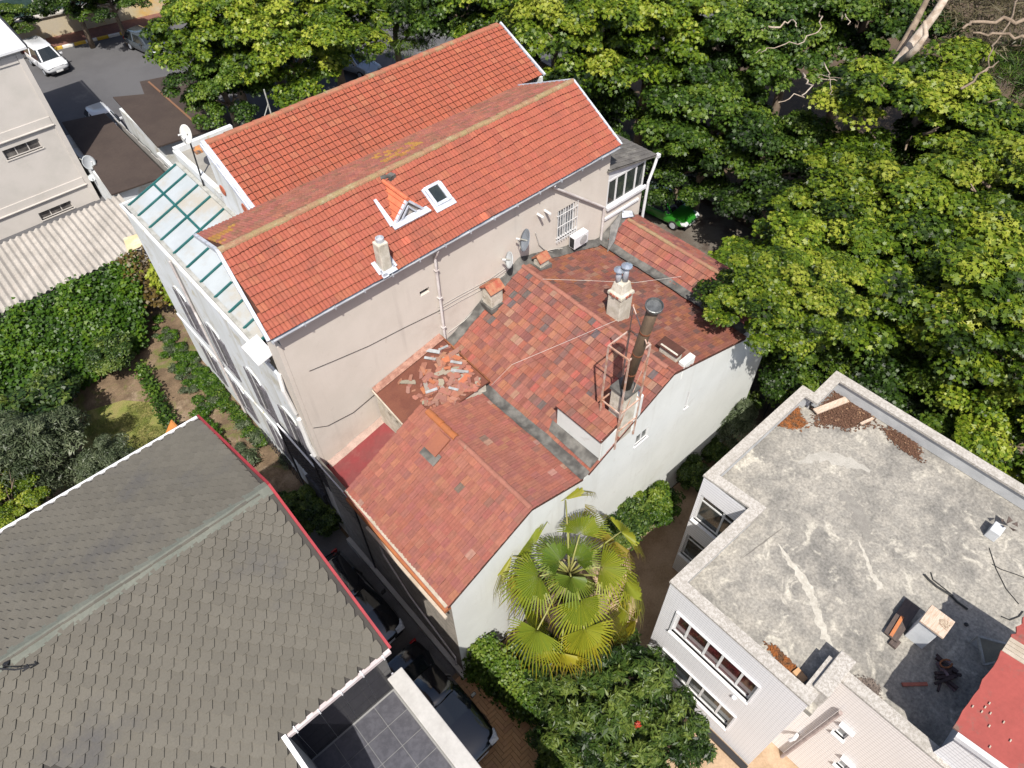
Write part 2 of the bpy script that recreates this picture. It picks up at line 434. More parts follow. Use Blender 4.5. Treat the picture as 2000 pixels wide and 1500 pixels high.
def emit_tiles(slopes, mb_tile, name, budget):
    """slopes: list of (roof part, placements). The tiles that show largest become pieces, the rest one joined part per roof"""
    cp = Vector((0, 0, CAMZ))
    allp = [((M.translation - cp).length, k, M, c) for k, (_, pl) in enumerate(slopes) for (M, c) in pl]
    allp.sort(key=lambda t: t[0])
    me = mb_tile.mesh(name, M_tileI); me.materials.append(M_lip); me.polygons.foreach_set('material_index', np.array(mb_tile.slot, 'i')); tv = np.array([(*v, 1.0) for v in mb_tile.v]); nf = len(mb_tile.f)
    rest = {}
    for r, (_, k, M, c) in enumerate(allp):
        if r < budget: link(name, me, slopes[k][0], M, color=c)
        else: rest.setdefault(k, []).append((M, c))
    for k, pl in rest.items():
        V = np.concatenate([(tv @ np.array(M).T)[:, :3] for M, _ in pl]); n = len(tv)
        F = [tuple(i * n + a for a in f) for i in range(len(pl)) for f in mb_tile.f]
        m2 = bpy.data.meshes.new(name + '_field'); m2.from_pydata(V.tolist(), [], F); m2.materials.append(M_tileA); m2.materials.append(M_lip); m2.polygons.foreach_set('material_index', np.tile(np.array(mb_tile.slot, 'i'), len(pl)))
        at = m2.attributes.new('tint', 'FLOAT_COLOR', 'POINT')
        at.data.foreach_set('color', np.repeat(np.array([(*c, 1.0) for _, c in pl], 'f'), n, axis=0).ravel())
        o = link(name + '_field', m2, slopes[k][0]); o['kind'] = 'stuff'
def jitc(c, a=.12, b=.06):
    t = 1 + random.uniform(-a, a)
    return tuple(max(0.004, x * t * (1 + random.uniform(-b, b))) for x in c)
def ridge_caps(o, d, L, r, parent, step=.36, name='ridge_tile', m=None, n=6, r2=None):
    """half-round caps lapped along a ridge"""
    o, d = Vector(o), Vector(d).normalized(); side = Vector((-d.y, d.x, 0)).normalized(); up = Vector((0, 0, 1))
    mb = MB()
    rings = []
    for (s, rr) in ((0, r * 1.08), (step * 1.08, r * .92)):
        rings.append([Vector((s, math.cos(math.pi * k / n) * rr, math.sin(math.pi * k / n) * rr * .8)) for k in range(n + 1)])
    v = rings[0] + rings[1] + [q * .85 + Vector((0, 0, 0)) for q in rings[0]]
    k = n + 1
    f = [(i, i + 1, k + i + 1, k + i) for i in range(n)] + [(i + 1, i, 2 * k + i, 2 * k + i + 1) for i in range(n)]
    mb.add(v, f); me = mb.mesh(name, m or M_ridge, smooth=False)
    B = Matrix((d, side, up)).transposed().to_4x4(); cnt = int(L / step)
    for i in range(cnt):
        p = o + d * (i * step) + Vector((0, 0, random.uniform(-.008, .008)))
        link(name, me, parent, Matrix.Translation(p) @ B @ Matrix.Rotation(random.gauss(0, .02), 4, 'Z'))

# ---------------------------------------------------------------- long beige house
U0, U1, V0, V1 = 4.35, 18.2, 14.93, 20.1
ZG, ZR = 11.86, 13.36
house = thing('long_house', 'long three storey beige house with orange clay tile roofs and a grey gutter', 'house', (11, 17, 0))
win = (PV(1087, 471, V0), PV(1125, 393, V0))
hol = (PV(821, 580, V0), PV(838, 560, V0))
w_rect = (win[0].x - U0, win[1].x - U0, win[0].z, win[1].z)
h_rect = (hol[0].x - U0, hol[1].x - U0, hol[0].z, hol[1].z)
mb = MB()
wall_face(mb, (U0, V0, 0), (1, 0, 0), (0, 0, 1), U1 - U0, ZG, [w_rect, h_rect], .16)
wall = mb.build('wall', M_beige, house)
# black plate closing the back of the vent hole
MB().box(hol[0].x, hol[1].x, V0 + .162, V0 + .2, hol[0].z, hol[1].z).build('vent_back', M_black, house)
wf = window(house, (win[0].x, V0 + .12, win[0].z), (1, 0, 0), (0, 0, 1), (0, -1, 0), win[1].x - win[0].x, win[1].z - win[0].z, 2, .055, fm=M_pvc, gm=mat('pale_glass', (.20, .22, .23), (.10, .11, .12), 2, rough=.1, spec=.6, fine=0), sill=.14)
bars = MB()
nbar = 8
for i in range(nbar + 1):
    x = win[0].x - .04 + (win[1].x - win[0].x + .08) * i / nbar
    bars.bar((x, V0 - .07, win[0].z - .05), (x, V0 - .07, win[1].z + .05), .022)
for q in (.12, .5, .88):
    z = win[0].z + (win[1].z - win[0].z) * q
    bars.bar((win[0].x - .07, V0 - .07, z), (win[1].x + .07, V0 - .07, z), .02)
for x in (win[0].x - .05, win[1].x + .05):
    for q in (.12, .88): z = win[0].z + (win[1].z - win[0].z) * q; bars.bar((x, V0 - .07, z), (x, V0, z), .02)
bars.build('window_bars', M_pvc, house)
# gable end walls and the hidden back
gl = MB(); a, b, c_ = Vector((U0, V0, 0)), Vector((5.1, V1, 0)), Vector((4.72, 17.2, 0))
gl.face(b, a, a + Vector((0, 0, ZG)), c_ + Vector((0, 0, ZR - .03)), b + Vector((0, 0, 12.1))).build('gable_wall', M_beige, house)
gr = MB(); gr.face((U1, V0, 0), (U1, V1, 0), (U1, V1, 12.08), (U1, 17.2, ZR - .04), (U1, V0, ZG - .02)).build('gable_wall', M_beige, house)
MB().box(5.15, U1 - .01, V1 + .02, V1 + .12, 0, 12.0).build('back_wall', M_beige, house)
# roof decks
EV, EZ = 14.70, 11.89
def slope_part(name, p0, p1, p2, p3, t=.07, m=None, parent=None):
    return MB().slab([p0, p1, p2, p3], t).build(name, m or M_deck, parent)
RX0, RX1 = 4.02, 18.36
front = slope_part('roof', (RX0, EV, EZ), (RX1, EV, EZ), (RX1, 17.2, ZR), (RX0 + .32, 17.2, ZR), parent=house)
back = slope_part('roof', (RX0 + .34, 17.22, ZR), (RX1 - .02, 17.22, ZR), (RX1 - .02, 20.12, 12.08), (RX0 + .62, 20.12, 12.08), parent=house)
GX0, GX1 = 6.72, 19.85
rear = slope_part('roof', (GX0, 20.3, 11.98), (GX1, 20.3, 11.98), (GX1, 22.85, 13.22), (GX0, 22.85, 13.22), parent=house)
def c_main(x, y, i, j):
    r = random.random(); c = (.255, .074, .047)
    if r < .10: c = (.265, .086, .052)
    elif r < .2: c = (.24, .069, .045)
    if 5 < x < 8 and y < 1.3 and r < .08: c = (.36, .10, .06)
    return jitc(c, .06, .03)
def c_rear(x, y, i, j):
    r = random.random(); c = (.265, .074, .043)
    if r < .05: c = (.275, .092, .053)
    elif r < .25: c = (.25, .070, .042)
    return jitc(c, .05, .03)
def c_back(x, y, i, j):
    c = (.235, .088, .062); r = random.random()
    if r < .2: c = (.185, .085, .055)
    if wavy(x * .9, 3) > .4 and abs(y - 1.5) < .8 + .5 * wavy(x * 2, 1) and random.random() < .45: c = (.27, .14, .035)
    return jitc(c, .14, .08)
xd = Vector((1, 0, 0)); yf = Vector((0, 17.2 - EV, ZR - EZ)); yb = Vector((0, -(20.12 - 17.22), ZR - 12.08)); yr = Vector((0, 22.85 - 20.3, 13.22 - 11.98))
dbl = tile_mesh('roof_tile', .25, .27, None, 'double')
pf = lay_tiles((RX0, EV - .03, EZ + .0), xd, yf, RX1 - RX0, yf.length, .25, .27, c_main, 1.0, .05)
pr = lay_tiles((GX0, 20.3, 11.98), xd, yr, GX1 - GX0, yr.length, .27, .26, c_rear, 2.2, .02)
pb = lay_tiles((RX1 - .02, 20.12, 12.08), -xd, yb, RX1 - RX0 - .6, yb.length, .25, .27, c_back, 4., .02)
# keep the slope clear where the skylight, the dormer and the chimney come through
def on_front(px, py, lift=0.0):
    d = ray(px, py); k = (ZR - EZ) / (17.2 - EV); t = (EZ - k * EV + lift - CAMZ) / (d[2] - k * d[1])
    return Vector((t * d[0], t * d[1], CAMZ + t * d[2]))
SKY = on_front(852, 378, .08)
dorm_l, dorm_r = on_front(770, 440), on_front(826, 411)
CHM = on_front(752, 524)
def clear(M):
    p = M.translation
    fr_ = (p.y - EV) / (17.2 - EV)
    if p.x + .06 < RX0 + .32 * fr_: return False
    if abs(p.x + .12 - SKY.x) < .24 and abs(p.y + .1 - SKY.y) < .24: return False
    if abs(p.x + .12 - CHM.x) < .15 and abs(p.y + .1 - CHM.y) < .15: return False
    return True
pf = [t for t in pf if clear(t[0])]
emit_tiles([(front, pf), (rear, pr), (back, pb)], dbl, 'roof_tile', 300)
ridge_caps((RX0 + .3, 17.21, ZR + .02), (1, 0, 0), RX1 - RX0 - .3, .12, house, m=mat('lichen_ridge', (.24, .125, .078), (.22, .165, .085), 2.2, rough=.95, fine=.3, stain=(.27, .23, .14), sscale=2.5, slo=.5, shi=.66))
ridge_caps((GX0, 22.87, 13.24), (1, 0, 0), GX1 - GX0, .13, house)
# concrete ledge behind the rear ridge, back wall
q0, q1 = PZ(398, 279, 12.85), PZ(802, 109, 12.85)
M_ledge = mat('grey_ledge', (.25, .24, .215), (.19, .18, .16), .8, rough=.95, fine=.2)
MB().box(6.74, 18.4, 23.0, 27.3, 0, 10.9).build('rear_block', M_oldwhite, house); MB().box(6.8, 18.3, 23.32, 27.2, 10.9, 10.93).build('concrete_ledge', M_ledge, house)
MB().box(6.74, 9.2, 27.1, 27.3, 10.9, 11.15).build('coping', M_oldwhite, house); MB().box(6.70, 6.9, 23.4, 27.3, 10.9, 11.02).build('coping', M_oldwhite, house)
MB().box(7.3, 7.9, 26.5, 26.9, 10.93, 11.05).build('orange_rubble', mat('orange_rubble', (.5, .2, .06), (.12, .1, .09), 6, rough=.9), house)
MB().box(6.9, 19.7, 22.92, 23.3, 0, 12.9).build('back_wall', M_white, house)
MB().box(19.66, 19.78, 20.2, 22.9, 0, 12.0).build('gable_wall', M_white, house)
# white verge boards
M_verge = mat('verge_white', (.47, .50, .56), (.34, .36, .41), 3, rough=.5, fine=.12, fscale=10)
vb = MB()
vb.bar((RX1 + .02, EV - .05, EZ + .05), (RX1 + .02, 17.2, ZR + .06), .07, .1); vb.bar((RX1 + .02, 17.2, ZR + .06), (RX1 + .02, 20.15, 12.12), .07, .1)
vb.build('verge_board', M_verge, house)
vb = MB(); vb.bar((RX0 - .03, EV - .05, EZ + .05), (RX0 + .27, 17.2, ZR + .06), .1, .12); vb.bar((RX0 + .27, 17.2, ZR + .06), (RX0 + .56, 20.15, 12.12), .1, .12)
vb.build('verge_board', M_verge, house)
vb = MB(); vb.bar((GX0 - .06, 20.1, 11.93), (GX0 - .06, 22.95, 13.31), .16, .1); vb.bar((GX0 - .17, 20.1, 11.86), (GX0 - .17, 22.95, 13.22), .05, .14)
vb.build('verge_board', M_verge, house)
MB().bar((GX1 + .04, 20.2, 12.02), (GX1 + .04, 22.9, 13.27), .08, .1).build('verge_board', M_verge, house)
# valley gutter between the two roofs
MB().box(5.2, 18.6, 20.12, 20.3, 11.9, 11.95).build('valley_gutter', M_zinc, house)
# eaves gutter in lapped lengths with joint straps
gm = MB()
prof = [(math.cos(math.pi + math.pi * k / 8) * .072, math.sin(math.pi + math.pi * k / 8) * .072) for k in range(9)]
def gutter_len(L):
    mb = MB(); v = [(x, a, b) for x in (0, L) for a, b in prof] + [(x, a * .86, b * .86) for x in (0, L) for a, b in prof]
    f = [(i, i + 1, 10 + i, 9 + i) for i in range(8)] + [(18 + i, 27 + i, 28 + i, 19 + i) for i in range(8)]
    f += [(0, 9, 27, 18), (8, 26, 35, 17)]
    mb.add(v, f)
    mb.box(-.02, .02, -.08, .08, -.08, .012); return mb
gl_me = gutter_len(1.03).mesh('gutter_length', M_zinc, smooth=False)
x = RX0 + .05
while x < RX1 - .3:
    link('gutter_length', gl_me, house, Matrix.Translation((x, EV - .05, EZ - .0 + .012 * wavy(x, 1.2))))
    x += 1.02
MB().box(RX0 + .1, RX1 - .1, EV + .02, V0 - .002, ZG - .12, ZG - .06).build('soffit', M_beige, house)
# downpipes
d0 = PV(849, 500, V0 - .08); d1 = PV(869.5, 671, V0 - .08)
M_pipe = mat('downpipe_grey', (.50, .47, .46), (.4, .36, .35), 2, rough=.6, fine=.1)
dp = MB(); dp.tube([(d0.x, EV - .05, EZ - .1), (d0.x, EV, EZ - .25), (d0.x, V0 - .08, EZ - .5), (d0.x, V0 - .08, d1.z - .1)], .05, 8)
for z in (d1.z + .8, d1.z + 2.2, d1.z + 3.4): dp.box(d0.x - .07, d0.x + .07, V0 - .14, V0 - .001, z, z + .04)
dp.build('downpipe', M_pipe, house, smooth=False)
e0, e1 = PV(1076, 366, V0 - .1), PV(1180, 405, V0 - .1)
dp = MB(); dp.tube([(e0.x, EV - .05, EZ - .1), (e0.x + .1, V0 - .1, EZ - .3), tuple(e1), (e1.x, V0 - .1, e1.z - 1.6)], .05, 8)
dp.build('downpipe', M_pipe, house)
# cables along the wall
def cable(pts, m, r=.012, name='cable'):
    return MB().tube(pts, r, 5).build(name, m, house)
cable([PV(*p, V0 - .02) for p in ((604, 725), (650, 706), (720, 676), (790, 640), (860, 606))], M_darkcable, .009)
for dy in (0, 5, 12):
    cable([PV(x, yv + dy, V0 - .03) for x, yv in ((856, 600), (900, 575), (955, 546), (985, 525), (1003, 515))], M_cable, .009)
cable([PV(*p, V0 - .03) for p in ((875, 650), (905, 628), (935, 596), (948, 575))], M_cable, .012)
cable([PV(*p, V0 - .03) for p in ((612, 836), (640, 832), (690, 806), (735, 768))], M_darkcable, .010)
cable([PV(*p, V0 - .05) for p in ((1046, 455), (1053, 478), (1066, 490), (1085, 486), (1120, 484))], M_cable, .016)
for k in range(5):
    cable([PV(1062 + k * 9, 486 + (k % 3) * 4, V0 - .08), PV(1078 + k * 9, 500 - (k % 2) * 6, V0 - .1), PV(1096 + k * 8, 488 + (k % 2) * 8, V0 - .07)], M_cable, .010)
# two little flue stubs
for px, py in ((1050, 418), (1064, 411)):
    p = PV(px, py, V0)
    MB().tube([(p.x, V0, p.z), (p.x, V0 - .3, p.z)], .05, 8).build('flue_stub', M_pvc, house)
# mortar fillet where the low roofs meet this wall
# chimney with zinc flashing
def chimney_main():
    ch = MB(); b = CHM; z0 = b.z - .15
    ch.box(b.x - .17, b.x + .17, b.y - .17, b.y + .17, z0, z0 + 1.15)
    o = ch.build('chimney', M_plaster, house, bevel=.03)
    link('chimney_pot', MB().lathe([(.13, 0), (.13, .12), (.10, .13), (.10, .05)], (b.x + .02, b.y + .02, z0 + 1.15), 12).mesh('chimney_pot', M_zinc), o)
    n = Vector((0, -(ZR - EZ), 17.2 - EV)).normalized(); ys = yf.normalized()
    fl = MB(); c = Vector((b.x, b.y - .12, EZ + (b.y - .12 - EV) * (ZR - EZ) / (17.2 - EV))) + n * .125
    fl.obox(c, xd * .26, ys * .12, n * .012); fl.obox(c + ys * .22 - xd * .26, xd * .07, ys * .22, n * .012); fl.obox(c + ys * .22 + xd * .26, xd * .07, ys * .22, n * .012)
    fl.obox(c - ys * .1 - xd * .18, xd * .1, ys * .06, n * .012)
    link('chimney_flashing', fl.mesh('chimney_flashing', M_verge), o)
chimney_main()
# roof window
def skylight():
    n = Vector((0, -(ZR - EZ), 17.2 - EV)).normalized(); ys = yf.normalized()
    c = Vector((SKY.x, SKY.y, EZ + (SKY.y - EV) * (ZR - EZ) / (17.2 - EV)))
    mb = MB(); w, h = .30, .36
    for sx in (-1, 1): mb.obox(c + xd * sx * (w - .045) + n * .08, xd * .05, ys * h, n * .075)
    for sy in (-1, 1): mb.obox(c + ys * sy * (h - .045) + n * .08, xd * (w - .1), ys * .05, n * .075)
    fr = mb.build('roof_window', M_verge, house)
    link('pane', MB().obox(c + n * .10, xd * (w - .09), ys * (h - .09), n * .01).mesh('pane', M_glass), fr)
    link('flashing', MB().obox(c - ys * (h + .08) + n * .10, xd * (w + .1), ys * .10, n * .012).obox(c + xd * (w + .04) + n * .095, xd * .05, ys * h, n * .01).obox(c - xd * (w + .04) + n * .095, xd * .05, ys * h, n * .01).mesh('flashing', M_verge), fr)
skylight()
# little gabled dormer
def dormer():
    l, r = dorm_l, dorm_r; cx = (l.x + r.x) / 2; hw = abs(r.x - l.x) / 2 + .02; y0 = min(l.y, r.y) - .05
    zb = EZ + (y0 - EV) * (ZR - EZ) / (17.2 - EV) + .10; ap = zb + .62
    yend = EV + (ap - EZ) * (17.2 - EV) / (ZR - EZ)
    fr = MB(); t = .06
    A, B, Cc = Vector((cx - hw, y0, zb)), Vector((cx + hw, y0, zb)), Vector((cx, y0, ap))
    fr.bar(A, Cc, .10, .07); fr.bar(B, Cc, .10, .07); fr.bar(A, B, .08, .1)
    fr.bar(A + Vector((.3, -.01, .06)), Cc + Vector((.0, -.01, -.22)), .05); fr.bar(B + Vector((-.3, -.01, .06)), Cc + Vector((0, -.01, -.22)), .05)
    o = fr.build('dormer', M_verge, house)
    link('dormer_face', MB().face(A + Vector((0, .05, 0)), B + Vector((0, .05, 0)), Cc + Vector((0, .05, 0))).mesh('dormer_face', mat('grey_board', (.32, .29, .26), (.22, .2, .18), 5, rough=.9)), o)
    E_ = Vector((cx, yend, ap + .02))
    dm = mat('dormer_tile', (.50, .14, .07), (.42, .115, .06), 3, rough=.85, fine=.2, fscale=12)
    for s, P in ((-1, A), (1, B)):
        e1 = Vector((P.x + s * .03, P.y - .04, P.z - .02)); e2 = Vector((cx, y0 - .04, ap + .03))
        yl = EV + (P.z - EZ) * (17.2 - EV) / (ZR - EZ)
        q = [e1, e2, E_, Vector((P.x + s * .03, yl + .05, P.z - .02))]
        link('dormer_roof', MB().slab(q, .05).mesh('dormer_roof', dm), o)
        rows = MB()
        for k in range(1, 5):
            f = k / 5; rows.bar(q[0].lerp(q[1], f) + Vector((0, 0, .02)), q[3].lerp(q[2], f) + Vector((0, 0, .02)), .03, .03)
        link('dormer_tile_row', rows.mesh('dormer_tile_row', dm), o)
    rc = MB(); rc.tube([Cc + Vector((0, -.06, .05)), E_ + Vector((0, 0, .04))], .07, 8)
    link('dormer_ridge', rc.mesh('dormer_ridge', dm), o)
    ap2 = MB(); ap2.slab([A + Vector((-.12, -.2, -.01)), B + Vector((.14, -.2, -.01)), B + Vector((.10, .02, .06)), A + Vector((-.1, .02, .06))], .05)
    ap2.slab([A + Vector((-.18, -.05, .04)), A + Vector((-.02, -.05, .08)), A + Vector((-.02, .8, .54)), A + Vector((-.12, .8, .54))], .03)
    link('dormer_flashing', ap2.mesh('dormer_flashing', M_verge), o)
    # loose caps beside the dormer's ridge end
    p = PZ(763, 345, 13.3)
    link('broken_cap', MB().obox(p, (.12, .03, 0), (-.03, .1, 0), (0, 0, .07)).obox(p + Vector((-.22, .06, .02)), (.1, -.02, 0), (.02, .07, 0), (0, 0, .06)).mesh('broken_cap', M_mortar), o)
dormer()

# white gable with two round vents at the left end of the rear roof
gw = MB(); gx = GX0 - .02
gw.face((gx, 23.2, 8), (gx, 20.15, 8), (gx, 20.15, 11.9), (gx, 22.9, 13.2), (gx, 23.2, 13.15))
gwo = gw.build('gable_wall', M_oldwhite, house)
M_vent = mat('red_vent_tiles', (.42, .12, .06), (.25, .07, .04), 9, rough=.9)
for px, py in ((435, 372), (478, 408)):
    p = PU(px, py, gx - .02)
    Mx = Matrix.Rotation(-math.pi / 2, 4, 'Y')
    link('round_vent', MB().lathe([(.20, -.01), (.20, .012), (.16, .012)], p, 14, Mx.to_3x3()).mesh('round_vent', M_vent), gwo)
# upstand box behind the canopy
a, b = PZ(340, 318, 11.2), PZ(405, 292, 13.0)


# old white street-front facade, facing the garden
FX = 4.28
fa = MB()
fac_w = [(16.4, 17.25, 3.9, 6.2), (18.9, 19.75, 3.9, 6.2), (22.1, 22.95, 3.9, 6.2), (25.0, 25.85, 3.9, 6.2),
         (19.2, 20.0, .8, 2.6), (22.4, 23.2, .8, 2.6), (25.3, 26.1, .8, 2.6)]
FV0, FV1 = 15.6, 28.3
wall_face(fa, (FX, FV1, 0), (0, -1, 0), (0, 0, 1), FV1 - FV0, 9.3, [(FV1 - b, FV1 - a, c, d) for a, b, c, d in fac_w], .10, (-1, 0, 0))
fao = fa.build('garden_facade', M_oldwhite, house)
M_shut = mat('grey_shutter', (.16, .15, .17), (.10, .095, .105), 6, rough=.7)
for a, b, c, d in fac_w:
    w_ = window(house, (FX + .07, b, c), (0, -1, 0), (0, 0, 1), (-1, 0, 0), b - a, d - c, 2, .07, fm=M_shut, gm=M_glass, transom=.72, sill=.1)
    for y0, y1 in ((a - .4, a - .02), (b + .02, b + .4)):
        link('shutter', MB().box(FX - .04, FX - .003, y0, y1, c + .02, d - .02).mesh('shutter', M_shut), w_)
    ar = MB(); n = 8; cy = (a + b) / 2
    pts = [(FX - .02, cy + (b - a) * .62 * math.cos(math.pi * k / n), d + .05 + .35 * math.sin(math.pi * k / n)) for k in range(n + 1)]
    ar.tube(pts, .04, 6); link('window_hood', ar.mesh('window_hood', M_oldwhite), fao)
for z, h, pr_ in ((3.05, .16, .06), (9.12, .12, .08)):
    link('cornice', MB().box(FX - pr_, FX - .002, FV0, FV1, z, z + h).mesh('cornice', M_oldwhite), fao)
link('stain_pipe', MB().tube([(FX - .07, 23.9, 9.0), (FX - .07, 23.9, 6.4), (FX - .1, 23.7, 5.9), (FX - .07, 23.6, 0)], .05, 7).mesh('stain_pipe', M_pipe), fao)
MB().box(FX + .02, 6.7, FV1 - .12, FV1, 0, 9.25).build('end_wall', M_oldwhite, house)
MB().box(FX + .05, 6.6, 15.7, FV1 - .15, 8.9, 9.0).build('terrace_floor', M_concrete, house)
# beige pier, white canopy board, pipe and the dark lattice down the corner
pr2 = MB(); pr2.box(FX - .06, U0 - .004, V0 + .005, 15.75, 0, 11.3).build('corner_pier', M_beige, house)
cb = [PU(500, 648, 4.0), PU(533, 688, 4.0)]
c0 = PZ(500, 650, 10.35)
MB().slab([(3.72, 15.7, 10.28), (3.72, 16.75, 10.28), (4.3, 16.75, 10.42), (4.3, 15.7, 10.42)], .04).build('canopy_board', M_trimwhite, house)
vp = MB(); vp.tube([(FX - .12, 15.6, 9.6), (FX - .2, 15.5, 9.0), (FX - .12, 15.45, 7.8)], .07, 8); vp.tube([(FX - .12, 15.35, 7.6), (FX - .14, 15.3, 6.2), (FX - .1, 15.25, 5.6)], .09, 8)
vp.build('vent_pipe', M_pvc, house)
# ================================================================ low tiled house with three parallel gables
LX0, LX1, LV0, LV1 = 4.15, 20.0, 7.65, 14.95
low = thing('low_house', 'two storey white walled house with old patchy red tile roofs in three gables', 'house', (12, 11, 0))
AE, AR, VAB, BR, VBC, CRG = (4.02, 6.1), (7.36, 7.82), (9.68, 7.08), (13.55, 9.02), (18.0, 7.55), (19.3, 8.2)
CE = (20.25, 7.75)
# white side wall: gable profile on top
tops = [(LX0, AE[1] - .03), (AR[0] - .2, AR[1] - .18), (AR[0] + .2, AR[1] - .14), (VAB[0], VAB[1] - .06), (BR[0], BR[1] - .05), (VBC[0], VBC[1] - .04), (CRG[0], CRG[1] - .05), (LX1, CE[1] + .02)]
ww = MB()
def cap(px, py): p = PV(px, py, LV0); return p
wa, wb = cap(1239, 872), cap(1267, 833)
wc, wd = cap(1336, 798), cap(1350, 762)
zt = 5.9; zu = 7.15; xs_ = 10.4
def ztop(x): return zu if xs_ < x < 19.0 else zt
wall_face(ww, (LX0, LV0, 0), (1, 0, 0), (0, 0, 1), LX1 - LX0, zt, [], .2)
wall_face(ww, (xs_, LV0, zt), (1, 0, 0), (0, 0, 1), 19.0 - xs_, zu - zt, [(wa.x - xs_, wb.x - xs_, wa.z - zt, wb.z - zt), (wc.x - xs_, wd.x - xs_, wc.z - zt, wd.z - zt)], .2)
print('side windows', wa, wb, wc, wd)
# irregular top following the gables, 0.22 m thick
fine = []
for (x0, z0), (x1, z1) in zip(tops[:-1], tops[1:]):
    n = max(2, int((x1 - x0) / .3))
    for k in range(n):
        t = k / n; fine.append((x0 + (x1 - x0) * t, z0 + (z1 - z0) * t + .025 * wavy((x0 + (x1 - x0) * t) * 3, .4)))
fine.append(tops[-1])
fine = sorted(fine + [(xs_, np.interp(xs_, [p[0] for p in fine], [p[1] for p in fine])), (19.0, np.interp(19.0, [p[0] for p in fine], [p[1] for p in fine]))])
for (x0, z0), (x1, z1) in zip(fine[:-1], fine[1:]):
    zz = ztop((x0 + x1) / 2); ww.face((x0, LV0, zz), (x1, LV0, zz), (x1, LV0, z1), (x0, LV0, z0))
    ww.face((x0, LV0, z0), (x1, LV0, z1), (x1, LV0 + .2, z1), (x0, LV0 + .2, z0))
ww.face((LX1, LV0, 0), (LX1, LV0 + .2, 0), (LX1, LV0 + .2, tops[-1][1]), (LX1, LV0, tops[-1][1]))
wallw = ww.build('side_wall', M_white, low)
for a_, b_, nx in ((wa, wb, 2), (wc, wd, 1)):
    window(low, (a_.x, LV0 + .07, a_.z), (1, 0, 0), (0, 0, 1), (0, -1, 0), b_.x - a_.x, b_.z - a_.z, nx, .045, fm=M_pvc, gm=mat('dusty_glass', (.16, .17, .16), (.06, .065, .06), 3, rough=.25, fine=.2), sill=.12)
# alley wall, lower stone render
M_stone = mat('stone_render', (.30, .27, .235), (.22, .2, .175), 3.5, rough=1, bump=.03, bscale=22, fine=.25, fscale=24)
aw = MB()
wall_face(aw, (LX0, 14.9, 0), (0, -1, 0), (0, 0, 1), 14.9 - LV0 - .002, 5.95, [], .1, (-1, 0, 0))
aw.build('alley_wall', M_stone, low)
MB().box(LX1 - .12, LX1 - .003, LV0 + .2, 14.8, 0, CE[1] - .08).build('side_wall', M_white, low)
# alley wall: cream eaves board, orange fascia, conduit and foot plinth
M_fascia = mat('orange_fascia', (.36, .13, .05), (.28, .10, .045), 2, rough=.8, fine=.15)
MB().box(3.92, 4.148, LV0 + .02, 12.85, 5.78, 5.93).build('fascia', M_fascia, low)
M_cream = mat('cream_board', (.40, .35, .29), (.33, .28, .22), 3, rough=.8)
MB().box(3.82, 3.915, LV0 - .1, 11.6, 5.70, 5.80).build('eaves_board', M_cream, low)
MB().bar((4.0, LV0 + .0, 6.17), (4.05, 12.95, 6.17), .10, .06).build('verge_strip', M_cream, low)
MB().tube([(4.1, 8.0, .35), (4.1, 7.95, 1.2), (4.1, 10.3, 2.2), (4.1, 11.6, 3.6), (4.1, 11.7, 5.6)], .03, 6).build('conduit', M_pipe, low)
MB().box(3.98, 4.148, LV0 - .15, 14.8, 0, .4).build('plinth', M_concrete, low)
# roof decks
yA, yB_ = LV0 - .03, 12.95
def deck(p, q, v0, v1, v0b=None, v1b=None):
    return MB().slab([(p[0], v0, p[1]), (p[0], v1, p[1]), (q[0], v1b or v1, q[1]), (q[0], v0b or v0, q[1])], .08).build('roof', M_deck, low)
rA1 = deck(AE, AR, yA, 12.95)
rA2 = deck(AR, (VAB[0] - .1, VAB[1]), yA, 12.6)
rB1 = deck((VAB[0] + .12, VAB[1] + .02), BR, yA, 14.9)
rB2 = deck(BR, (VBC[0] - .12, VBC[1]), yA, 14.9)
rC1 = deck((VBC[0] + .12, VBC[1] + .06), CRG, yA, 14.9)
rC2 = deck(CRG, CE, yA, 14.9)
def c_low(base, var, extra):
    def fn(x, y, i, j):
        r = random.random(); c = random.choice(base)
        for p, cc in extra:
            if r < p: c = cc; break
            r -= p
        g_ = sum(c) / 3; c = (c[0] * .56 + g_ * .02, c[1] * .58 + g_ * .02, c[2] * .62 + g_ * .03); return jitc(c, var * .7, .05)
    return fn
old = [(.35, .125, .085), (.31, .105, .07), (.38, .145, .09), (.27, .10, .075), (.37, .12, .07)]
cA = c_low([(.37, .125, .08), (.35, .12, .085), (.39, .14, .088)], .07, [(.05, (.42, .16, .09)), (.03, (.30, .12, .085)), (.02, (.44, .23, .16)), (.015, (.22, .14, .10))])
cB = c_low(old, .14, [(.08, (.40, .155, .085)), (.03, (.40, .21, .13)), (.07, (.23, .11, .085)), (.025, (.15, .115, .10)), (.04, (.42, .11, .075))])
cB2 = c_low([(.27, .095, .06), (.30, .11, .07), (.24, .085, .06), (.29, .10, .055)], .16, [(.12, (.33, .12, .055)), (.12, (.17, .085, .065)), (.06, (.33, .16, .10))])
cC = c_low(old, .12, [(.07, (.40, .15, .09)), (.06, (.23, .12, .08)), (.05, (.40, .12, .085))])
def up(p, q): return Vector((q[0] - p[0], 0, q[1] - p[1]))
def slope_tiles(p, q, v0, v1, c, seed, w=.21, e=.30, wave=.025, jit=1.4):
    """courses run along Y; p = low edge, q = high edge"""
    u = up(p, q)
    if u.x > 0: return lay_tiles((p[0], v1, p[1]), (0, -1, 0), u, v1 - v0, u.length, w, e, c, seed, wave, jit)
    return lay_tiles((p[0], v0, p[1]), (0, 1, 0), u, v1 - v0, u.length, w, e, c, seed, wave, jit)
tA1 = slope_tiles((AE[0] - .04, AE[1]), AR, yA, 12.95, cA, 1)
